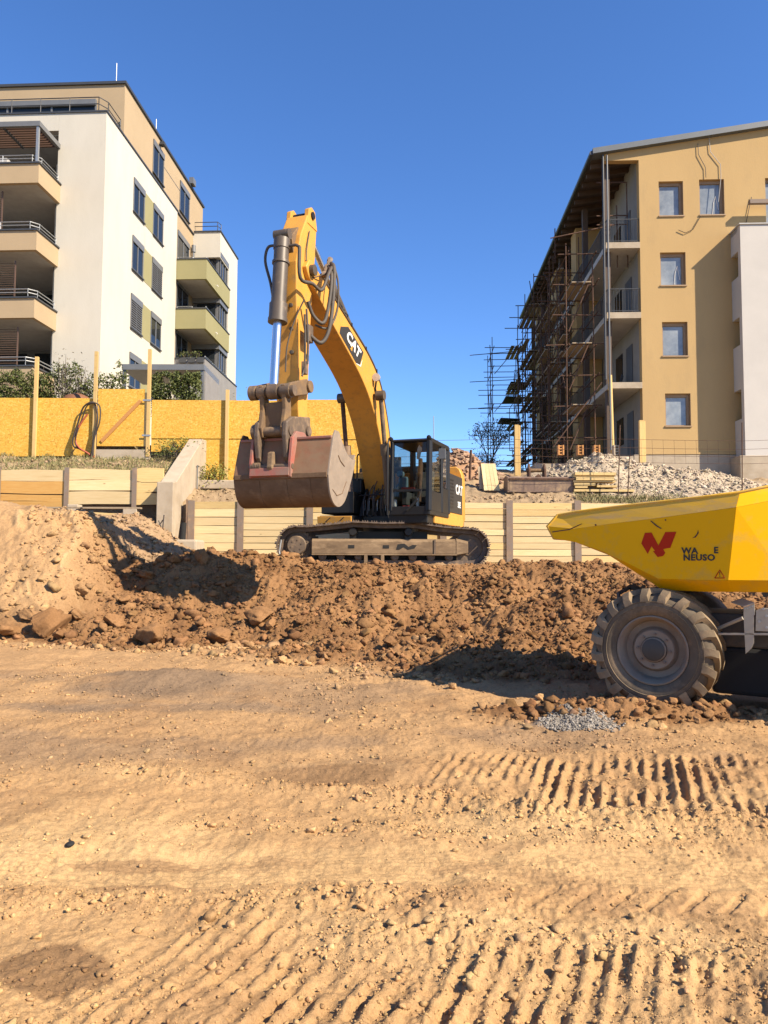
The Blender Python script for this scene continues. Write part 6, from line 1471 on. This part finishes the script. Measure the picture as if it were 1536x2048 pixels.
# ---- side wing with green balconies
wing = lbx('wing_wall', 'stucco_white', -.05, 1.6, 14.3, 16.4, GZ, 20.25)
lbx('wing_top', 'stucco_white', -.052, 1.6, 12.3, 14.298, 18.75, 20.25, wing)
lbx('wing_cap', 'anthracite', -.1, 1.66, 12.24, 16.46, 20.25, 20.32, wing)
rail([LB(-.1, 12.4, 20.3), LB(1.4, 12.4, 20.3), LB(1.5, 12.8, 20.3)], (.35, .6), 'anthracite', 'wing_railing', wing, .022)
lbx('wing_core', 'loggia', -.05, 1.45, 12.6, 14.3, GZ, 18.75, wing)
for k in range(4):
    zt = 17.46 - FH * k; zb = zt - 1.09
    if k < 2:
        gb = lbx('green_balcony', 'stucco_green', -.02, 1.70, 9.34, 9.5, zb, zt)
        lbx('green_side', 'stucco_green', 1.54, 1.70, 9.502, 14.28, zb, zt, gb); lbx('balcony_floor', 'soffit', -.02, 1.538, 9.5, 12.6, zb + .003, zb + .2, gb)
        lbx('balcony_cap', 'anthracite', -.02, 1.74, 9.3, 9.54, zt, zt + .06, gb); lbx('balcony_cap', 'anthracite', 1.5, 1.74, 9.542, 14.29, zt, zt + .06, gb)
        m = MB(); m.tube([LB(1.7, 11.2, zb + .3), LB(1.8, 11.2, zb + .32), LB(1.84, 11.2, zb + .22)], .02, 6); m.build('wall_lamp', M['letter_white'], gb)
        rail([LB(.05, 9.42, zt), LB(.9, 9.42, zt)], (.15,), 'galv', 'railing', gb, .02)
    if k == 2:
        gb = lbx('terrace_balcony', 'slate_wall', -.02, 1.70, 9.34, 9.5, GZ, zt); lbx('terrace_side', 'slate_wall', 1.54, 1.70, 9.502, 16.3, GZ, zt, gb); lbx('balcony_cap', 'anthracite', -.02, 1.74, 9.3, 9.54, zt, zt + .06, gb); lbx('balcony_cap', 'anthracite', 1.5, 1.74, 9.542, 16.3, zt, zt + .06, gb)
        for i in range(18): lbx('cladding_joint', 'anthracite', 1.70, 1.704, 9.5, 16.3, GZ + .22 * i, GZ + .22 * i + .02, gb)
        for i, a in enumerate((.3, .8, 1.3)): lbx('planter', 'anthracite', a, a + .35, 9.2, 9.33, zt - .25, zt - .02, gb)
    # glazing strip and blind box at the wing corner
    z0 = zt + .05; z1 = zt + 1.35
    if k < 3:
        lbx('corner_window', 'glass_dark', 1.452, 1.50, 12.7, 14.29, z0, z1, wing)
        for b in (12.7, 13.2, 13.75, 14.2): lbx('window_frame', 'grey_metal', 1.5, 1.54, b, b + .07, z0, z1, wing)
        lbx('blind_box', 'grey_metal', 1.45, 1.62, 12.4, 14.29, z1 + .002, z1 + .3, wing); lbx('blind_box', 'grey_metal', -.05, 1.448, 12.36, 12.59, z1 + .002, z1 + .3, wing)
        lbx('balcony_door', 'glass_dark', .2, 1.3, 12.55, 12.598, zt - 1.0, z1, wing)
        rail([LB(1.62, 9.6, zt), LB(1.62, 14.2, zt)], (.2,), 'galv', 'railing', wing, .018)
p = LB(.6, 9.25, 12.2)
for i, px in enumerate((383, 424)):
    q = LB(.5 + .75 * i, 9.42, 12.05); bush('potted_shrub', q.x, q.y, q.z, .25, .15, .35, 120, .05, 'leaf_hedge', ('small potted shrub on the lowest wing balcony', 'second potted shrub at the corner of the lowest wing balcony')[i], stems=5)
# ---- grey carport in the garden
cpt = thing('carport', at(330, 800, 29.3), 'flat grey carport behind the fence before the white wall', 'carport')
x0, x1 = at(247, 735, 29.0).x, at(411, 735, 29.0).x; zt = at(330, 731, 29.0).z
def cbx(nm, mat, a0, a1, b0, b1, z0, z1): m = MB(); m.bounds(a0, a1, b0, b1, z0, z1); m.build(nm, M[mat], cpt)
cbx('roof', 'grey_metal', x0, x1, 28.8, 31.4, zt - .22, zt)
cbx('post', 'grey_metal', x0 + .02, x0 + .14, 28.85, 28.97, 5, zt - .22); cbx('post', 'grey_metal', x1 - .16, x1 - .02, 28.85, 28.97, 5, zt - .22); cbx('back_panel', 'slate_wall', x1 - .02, x1 + .03, 28.9, 31.3, 5, zt - .25)
# ================================================================ right house under construction
RB, MR, RAX, RBX = frame((10.93, 31.0, 0), 2.6)
NR = -RBX
hou = thing('ochre_house', RB(5, 8, 4.8), 'unfinished ochre house with open balconies on the right', 'house')
def rbx(nm, mat, a0, a1, b0, b1, z0, z1, par=None, bevel=0):
    m = MB(); m.bounds(a0, a1, b0, b1, z0, z1, MR); return m.build(nm, M[mat], par or hou, bevel=bevel)
def rpl(px, py):                                    # point of the gable wall under a pixel -> (a, z)
    p = onplane(px, py, RB(0, 0, 0), NR); q = p - RB(0, 0, 0); return q.dot(RAX), p.z
a_, zc = rpl(1283, 320); _, zroofL = rpl(1212, 303); aR, zroofR = rpl(1536, 252)
slope = (zroofR - zroofL) / (aR - rpl(1212, 303)[0]); ZB = 5.84
def roofz(a): return zroofL + slope * (a - rpl(1212, 303)[0]) - .12
wins = []
for (x0, y0, x1, y1) in ((1317, 363, 1366, 432), (1398, 359, 1448, 430), (1320, 505, 1371, 571), (1324, 644, 1375, 712), (1330, 787, 1381, 852), (1530, 356, 1580, 447)):
    a0, zt = rpl(x0, y0); a1, _ = rpl(x1, y0); _, zb = rpl(x0, y1); wins.append((a0, a1, zb, zt))
# gable wall assembled around its window openings
aE = 12.0
ws = MB()
cols = sorted({0.0, aE} | {w[0] for w in wins} | {w[1] for w in wins})
for c0, c1 in zip(cols[:-1], cols[1:]):
    hs = sorted([(w[2], w[3]) for w in wins if w[0] <= c0 + 1e-6 and w[1] >= c1 - 1e-6]); z = ZB
    for zb, zt in hs: ws.bounds(c0, c1, 0, .35, z, zb, MR); z = zt
    ws.prism([(c0, z), (c1, z), (c1, roofz(c1)), (c0, roofz(c0))], lambda p, q, w: RB(p, w, q), 0, .35)
gab = ws.build('gable_wall', M['stucco_ochre'], hou)
bm = bmesh.new(); bm.from_mesh(gab.data); bmesh.ops.remove_doubles(bm, verts=bm.verts, dist=.001); bm.to_mesh(gab.data); bm.free()
m = MB(); m.prism([(-1.45, zc), (0, zc), (0, roofz(0)), (-1.45, roofz(-1.45))], lambda p, q, w: RB(p, w, q), .0, .3); m.build('eave_fascia', M['stucco_ochre'], hou)
for i, (a0, a1, zb, zt) in enumerate(wins):
    w = rbx('window', 'glass_film', a0 + .0, a1, .20, .24, zb, zt, gab)
    for (c0, c1, d0, d1) in ((a0, a0 + .07, zb, zt), (a1 - .13, a1, zb, zt), (a0 + .07, a1 - .13, zt - .14, zt), (a0 + .07, a1 - .13, zb, zb + .06)): rbx('frame', 'frame_tan', c0, c1, .14, .199, d0, d1, w)
    rbx('sill', 'frame_tan', a0 - .03, a1 + .03, -.05, .13, zb - .05, zb + .005, w)
    rbx('jamb', 'frame_tan', a1 - .012, a1, .003, .139, zb + .01, zt, w)
    if i in (1, 2): m = MB(); m.tube([RB(a1 - .45, .19, zb + .1), RB(a1 - .4, .18, zb + .6), RB(a1 - .3, .185, zb + .9), RB(a1 - .2, .18, zb + .3)], .012, 5); m.build('film_scrap', M['letter_white'], w)
# body behind the gable, base, roof
m = MB(); m.prism([(0.0, ZB - .9), (aE, ZB - .9), (aE, roofz(aE) - .05), (0, roofz(0) - .05)], lambda p, q, w: RB(p, w, q), .36, 21); m.build('house_body', M['plaster_grey'], hou)
rbx('concrete_base', 'concrete', -.4, aE, -.02, .34, 3.6, ZB - .03, None, .02); rbx('base_band', 'stucco_ochre', 0, aE, -.04, -.001, ZB - .02, ZB + .06)
m = MB(); m.prism([(-2.0, roofz(-2.0) + .0), (aE + 1, roofz(aE + 1)), (aE + 1, roofz(aE + 1) + .24), (-2.0, roofz(-2.0) + .24)], lambda p, q, w: RB(p, w, q), -.25, 22); rf = m.build('roof', M['roof_grey'], hou)
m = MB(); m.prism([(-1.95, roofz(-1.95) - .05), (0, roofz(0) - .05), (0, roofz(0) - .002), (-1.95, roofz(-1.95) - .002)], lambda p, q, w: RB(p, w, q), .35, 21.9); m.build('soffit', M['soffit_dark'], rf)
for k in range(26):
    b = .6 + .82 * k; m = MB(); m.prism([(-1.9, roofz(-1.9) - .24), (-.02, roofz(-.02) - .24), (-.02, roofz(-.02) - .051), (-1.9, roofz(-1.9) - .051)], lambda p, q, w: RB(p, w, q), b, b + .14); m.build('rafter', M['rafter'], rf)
m = MB(); m.tube([RB(-2.05, -.2, roofz(-2) + .05), RB(-2.05, 22, roofz(-2) + .05)], .09, 8); m.build('gutter', M['anthracite'], rf)
m = MB(); m.tube([RB(-1.38, -.12, roofz(-1.4) - .1), RB(-1.38, -.12, 6.0)], .035, 10); m.build('down_pipe', M['grey_metal'], hou, smooth=50)
m = MB(); m.tube([RB(-1.55, -.1, roofz(-1.4) - .1), RB(-1.55, -.1, 9.0)], .045, 10); m.build('down_pipe', M['anthracite'], hou, smooth=50)
m = MB(); m.tube([RB(-1.36, -.05, 9.2), RB(-1.28, -.05, 5.0)], .08, 10); m.build('prop', M['timber'], hou)
m = MB()
for k in range(7): a = 3 + k * .9; m.cyl(RB(a, -.1, roofz(a) + .24), RB(a, -.1, roofz(a) + .3), .02, n=5)
m.tube([RB(2, -.1, roofz(2) + .3), RB(10, -.1, roofz(10) + .3)], .012, 5); m.build('lightning_wire', M['galv'], rf)
# balcony slabs along the open side
slabs = []
for py in (485, 625, 765):
    zt = rpl(1255, py)[1]; slabs.append(zt)
    sl = rbx('balcony_slab', 'concrete_slab', -1.42, .0, .02, 21, zt - .24, zt)
    rbx('slab_edge', 'concrete', -1.45, -.003, -.02, .017, zt - .25, zt + .01, sl)
    def bars(nm, p, q, n):
        m = MB(); m.tube([p + V(0, 0, 1.05), q + V(0, 0, 1.05)], .02, 5); m.tube([p + V(0, 0, .1), q + V(0, 0, .1)], .015, 5)
        for k in range(n + 1): c = p.lerp(q, k / n); m.cyl(c, c + V(0, 0, 1.05), .011, n=4)
        o = m.build(nm, M['anthracite'], sl); o['kind'] = 'stuff'
    if py != 765:
        bars('front_railing', RB(-1.38, .06, zt), RB(-.03, .06, zt), 11); bars('side_railing', RB(-1.38, .1, zt), RB(-1.38, 20.9, zt), 150)
    else:
        bars('side_railing', RB(-1.38, 3.5, zt), RB(-1.38, 20.9, zt), 120)
        for k in range(4): m = MB(); m.tube([RB(-.45 + .05 * k, 2.2 + .1 * k, zt + .1), RB(-.25 + .05 * k, 2.2 + .1 * k, zt + .9)], .02, 4); m.build('loose_rail', M['anthracite'], sl)
    for b in (1.3, 5.2, 9.1, 13.0, 16.9):
        rbx('door', 'frame_dark', -.03, -.002, b, b + .95, zt + .01, zt + 2.05, sl); rbx('side_window', 'glass_dark', -.03, -.002, b + 1.6, b + 2.7, zt + .85, zt + 2.05, sl)
for b in (1.3, 5.2, 9.1, 13.0, 16.9): rbx('door', 'frame_dark', -.03, -.002, b, b + .95, 5.9, 7.95); rbx('side_window', 'glass_dark', -.03, -.002, b + 1.6, b + 2.7, 6.7, 7.95)
for b, w in ((6.6, 1.2), (12.2, 1.6), (18.4, 1.4)): rbx('stair_bay', 'stucco_ochre', -1.3, -.035, b, b + w, ZB - .5, roofz(-1.3) - .3)
for b in (.4, 4.5, 10.5, 16.5, 20.8): rbx('column', 'rafter', -1.4, -1.15, b, b + .25, ZB - .6, roofz(-1.4) - .26)
rbx('terrace_base', 'concrete', -1.9, -.41, .0, 21, 4.2, 5.75)
rbx('terrace_base', 'concrete', -4.3, -1.91, 1.6, 20, 4.2, 5.65)
# loose wires on the gable wall, sign beam
for pts in ([(1395, 288), (1396, 310), (1410, 336), (1411, 356)], [(1417, 275), (1420, 305), (1440, 330), (1441, 356), (1436, 405)], [(1400, 434), (1385, 460), (1370, 467), (1356, 461)], [(1502, 395), (1491, 448)]):
    m = MB(); m.tube([RB(rpl(*p)[0], -.05, rpl(*p)[1]) for p in pts], .014, 5); m.build('loose_wire', M['hose_black'] if pts[0][0] != 1417 else M['soffit'], hou)
a, z = rpl(1490, 414); m = MB(); m.bounds(a, a + 3, -.5, -.32, z - .07, z + .1, MR); m.build('beam', M['steel_post'], hou)
# ---- white house projecting at the right edge
whh = thing('white_house', RB(6, -1, 4.5), 'white rendered house corner at the right edge', 'house')
PW = -0.92
pw = lambda px, py: onplane(px, py, RB(0, PW, 0), NR)
aw = (pw(1481, 500) - RB(0, 0, 0)).dot(RAX); ztw = pw(1485, 449).z
m = MB(); m.bounds(aw, aw + 6, PW, PW + .25, ZB - .2, ztw, MR); wf_ = m.build('front_wall', M['stucco_side'], whh)
zo = [pw(1482, y).z for y in (498, 548, 630, 686, 775, 835)]
zz = ZB - .2
for (c0, c1) in ((zo[1], zo[0]), (zo[3], zo[2]), (zo[5], zo[4])): pass
edges = [ztw, zo[0], zo[1], zo[2], zo[3], zo[4], zo[5], ZB - .2]
for i in range(7):
    m = MB()
    if i % 2 == 0: m.bounds(aw, aw + .25, PW + .252, -.003, edges[i + 1], edges[i], MR); m.build('side_wall', M['stucco_side'], whh)
    else: m.bounds(aw + .3, aw + .34, PW + .252, -.003, edges[i + 1], edges[i], MR); m.build('side_opening', M['plaster_grey'], whh)
m = MB(); m.bounds(aw, aw + 6, PW + .252, -.003, ztw - .2, ztw - .002, MR); m.build('roof_slab', M['concrete_slab'], whh)
m = MB(); m.bounds(aw - .05, aw + 6.05, PW - .05, -.003, ztw, ztw + .05, MR); m.build('parapet_cap', M['soffit'], whh)
m = MB(); m.bounds(aw - .25, aw + 6, PW - .08, -.03, 3.6, ZB - .2, MR); m.build('concrete_base', M['concrete'], whh, bevel=.02)
# ================================================================ scaffold
random.seed(31)
def pole(par, a, b, r=.026, nm='tube', mat='rust'):
    m = MB(); m.tube([a, b], r, 6); return m.build(nm, M[mat], par, smooth=60)
def scaffold(label, a_in, a_out, bs, z0, z1, lift, extra=True, mat='rust'):
    t = thing('scaffold', RB((a_in + a_out) / 2, bs[0], z0), label, 'scaffold')
    top = {}
    for b in bs:
        for a in (a_in, a_out):
            h = z1 + random.uniform(-.6, 1.0); top[(a, b)] = h; pole(t, RB(a, b, z0), RB(a + random.uniform(-.05, .05), b, h), nm='standard', mat=mat)
    z = z0 + .9; k = 0
    while z < z1 + .2:
        for a in (a_in, a_out): pole(t, RB(a + .04, bs[0] - random.uniform(.2, .8), z), RB(a + .04, bs[-1] + random.uniform(.2, .8), z + random.uniform(-.05, .05)), nm='ledger', mat=mat)
        for b in bs: pole(t, RB(a_out - random.uniform(.1, .9), b + .04, z + .06), RB(a_in + random.uniform(.1, .5), b + .04, z + .06 + random.uniform(-.04, .06)), nm='transom', mat=mat)
        if k % 2 == 1:
            for i in range(3): m = MB(); a = a_in - .12 - .3 * i; m.bounds(a - .24, a, bs[0] - .1, bs[-1] + .1, z + .10, z + .14, MR); m.build('deck_plank', M['board_grey'], t)
        z += lift; k += 1
    for i in range(len(bs) - 1):
        zz = z0 + .4
        while zz + lift * 1.9 < z1:
            if random.random() < .75: pole(t, RB(a_out - .04, bs[i] + .1, zz), RB(a_out - .04, bs[i + 1], zz + lift * 1.9), nm='brace', mat=mat)
            zz += lift * 2
    if extra:
        zz = z0 + .4; flip = 1
        while zz + 2.4 < z1:
            pole(t, RB(a_out + .1, bs[0] - .03, zz if flip > 0 else zz + 2.4), RB(a_in - .1, bs[0] - .03, zz + 2.4 if flip > 0 else zz), nm='brace', mat=mat); zz += 2.6
    return t
zs_ = 5.7
s1 = scaffold('rusty tube scaffold standing at the near corner of the ochre house', -1.85, -3.05, [.6, 2.7], zs_, 15.2, 1.35)
pole(s1, RB(-3.75, .3, 15.35), RB(-1.0, .3, 15.9), nm='ledger'); pole(s1, RB(-3.7, .35, 6.2), RB(-1.6, .35, 9.0), nm='brace')
for z in (17.9, 16.4, 16.0): pole(s1, RB(-1.7, .5, z), RB(-.3, .7, z + .1), nm='ledger')
for a in (-.3, -.75): pole(s1, RB(a, .8, 14.2), RB(a, .8, 18.0 if a > -.5 else 17.0), nm='standard')
s2 = scaffold('dark scaffold bay behind the near scaffold along the balconies', -1.9, -2.9, [5.5, 7.8, 10.1], zs_, 16.2, 1.5)
s3 = scaffold('dark scaffold bay in the middle of the long balcony side', -1.9, -3.0, [12.2, 14.4, 16.6], zs_, 16.5, 1.4)
s4 = scaffold('far scaffold tower rising beside the end of the ochre house', -2.2, -4.4, [18.6, 20.2, 21.8], zs_, 16.6, 1.3)
for k in range(5):
    z = 8 + 1.9 * k; pole(s4, RB(-6.2 + .4 * random.random(), 20.0, z), RB(-2.2, 20.0, z + random.uniform(-.1, .3)), nm='ledger')
for k, z in enumerate((10.9, 12.4, 13.4)): m = MB(); m.box((-3.2 + .35 * k, 20.0, z), (1.3, 2.2, .06), MR, Matrix.Rotation(.05, 3, 'Y')); m.build('deck_plank', M['black_matte'], s4)  # decks coloured black to carry the deep shade of the far side
random.seed(77)
for s_, b0, b1 in ((s2, 3.5, 10.5), (s3, 10.5, 17), (s4, 16.5, 22)):
    for k in range(34):
        q = random.random(); a0 = random.uniform(-3.2, -1.5); b_0 = random.uniform(b0, b1); z0 = random.uniform(6, 16)
        if q < .4: pole(s_, RB(a0, b_0, z0), RB(a0, b_0, min(z0 + random.uniform(2, 5), 17.3)), nm='standard')
        elif q < .75: pole(s_, RB(a0, b_0, z0), RB(a0, b_0 + random.uniform(1.5, 4), z0), nm='ledger')
        else: pole(s_, RB(a0, b_0, z0), RB(a0 + random.uniform(-.3, .3), b_0 + random.uniform(1, 2.2), z0 + random.uniform(1.2, 2.6)), nm='brace')
    for k in range(9):
        z0 = random.uniform(7, 16.5); b_0 = random.uniform(b0, b1 - 2.5); m = MB(); a0 = random.uniform(-3.0, -2.2); m.bounds(a0, a0 + .26, b_0, b_0 + 2.6, z0, z0 + .05, MR); m.build('deck_plank', M['board_grey'], s_)
# hollow blocks set out along the terrace edge
for i, px in enumerate((1122, 1161, 1194, 1233)):
    p = at(px, 905, 29.8); t = thing('hollow_block', p, ('leftmost hollow brick block on the terrace edge', 'second hollow brick block below the scaffold', 'third hollow brick block below the scaffold', 'grey hollow block right of the prop')[i], 'block')
    m = MB(); w = .09; hgt = .3
    for dx in (-w, w): m.bounds(p.x + dx - .03, p.x + dx + .03, 29.75, 30.0, p.z - .1, p.z + hgt)
    for k in range(4): m.bounds(p.x - w + .03, p.x + w - .03, 29.77, 29.98, p.z - .1 + k * .115, p.z - .06 + k * .115)
    m.build('block_shell', M['brace'] if i < 3 else M['concrete'], t)
# ================================================================ trees behind
def tree(name, x, y, z, h, spread, label, leaves, lsize, mat, seed, depth=5, trunk=.14):
    random.seed(seed); t = thing(name, (x, y, z), label, 'tree'); m = MB(); tips = []
    def grow(p, d, l, r, k):
        q = p + d * l; mid = p.lerp(q, .5) + V(random.uniform(-1, 1), random.uniform(-1, 1), 0) * l * .06
        m.tube([p, mid, q], [r, r * .85, r * .68], 6 if k > 2 else 4)
        if k <= 2: tips.extend([mid, q])
        if k == 0: return
        for i in range(3 if k > 1 else 2):
            nd_ = (d + V(random.uniform(-1, 1), random.uniform(-1, 1), random.uniform(-.15, .7)) * spread).normalized(); grow(q, nd_, l * random.uniform(.62, .82), r * .62, k - 1)
    grow(Vector((x, y, z)), V(.05, 0, 1), h * .3, trunk, depth)
    m.build('trunk', M['bark'], t)
    if leaves:
        rng = np.random.default_rng(seed); T = np.array([tuple(p) for p in tips]); c = T[rng.integers(0, len(T), leaves)] + rng.normal(size=(leaves, 3)) * .22; foliage('crown', c, lsize, mat, t)
    return t
p = at(975, 900, 48); tree('budding_tree', p.x, 48, 5.4, 5.2, .62, 'thin budding tree beside the far scaffold tower', 700, .07, 'leaf_dry', 5, 5, .09)
p = at(955, 900, 55); tree('budding_tree', p.x, 55, 5.4, 4.4, .7, 'second thin budding tree left of the far scaffold', 500, .07, 'leaf_dry', 9, 5, .08)
for i, (px, h, l) in enumerate(((905, 3.4, 'grey green bush rising behind the cab'), (930, 2.9, 'grey green bush behind the brick pile'), (950, 2.6, 'grey green bush next to the far scaffold foot'), (870, 2.2, 'low bush hidden behind the cab roof'))):
    p = at(px, 905, 62); bush('far_bush', p.x, 62, 5.5, 1.0, 1.0, h, 1100, .09, 'leaf_far', l, stems=12)
p = at(492, 800, 40); bush('twig_shrub', p.x, 40, 6.0, .9, .5, 3.9, 240, .05, 'leaf_dry', 'bare twig shrub at the right corner of the apartment house', stems=16)
m = MB(); m.tube([at(868, 905, 70), at(867, 832, 70)], .04, 5); m.build('far_pole', M['galv'], None, label='thin distant pole above the cab', cat='pole')
# fallen dark stone in the foreground
q = ground_hit(140, 1692); v_, f_ = ICO[2]; m = MB(); m.add([(q.x + a * .022, q.y + b * .03, q.z + .008 + c * .012) for a, b, c in v_.tolist()], f_.tolist()); m.build('dark_stone', M['black_matte'], None, smooth=60, label='small flat dark stone on the pale foreground at left', cat='stone')
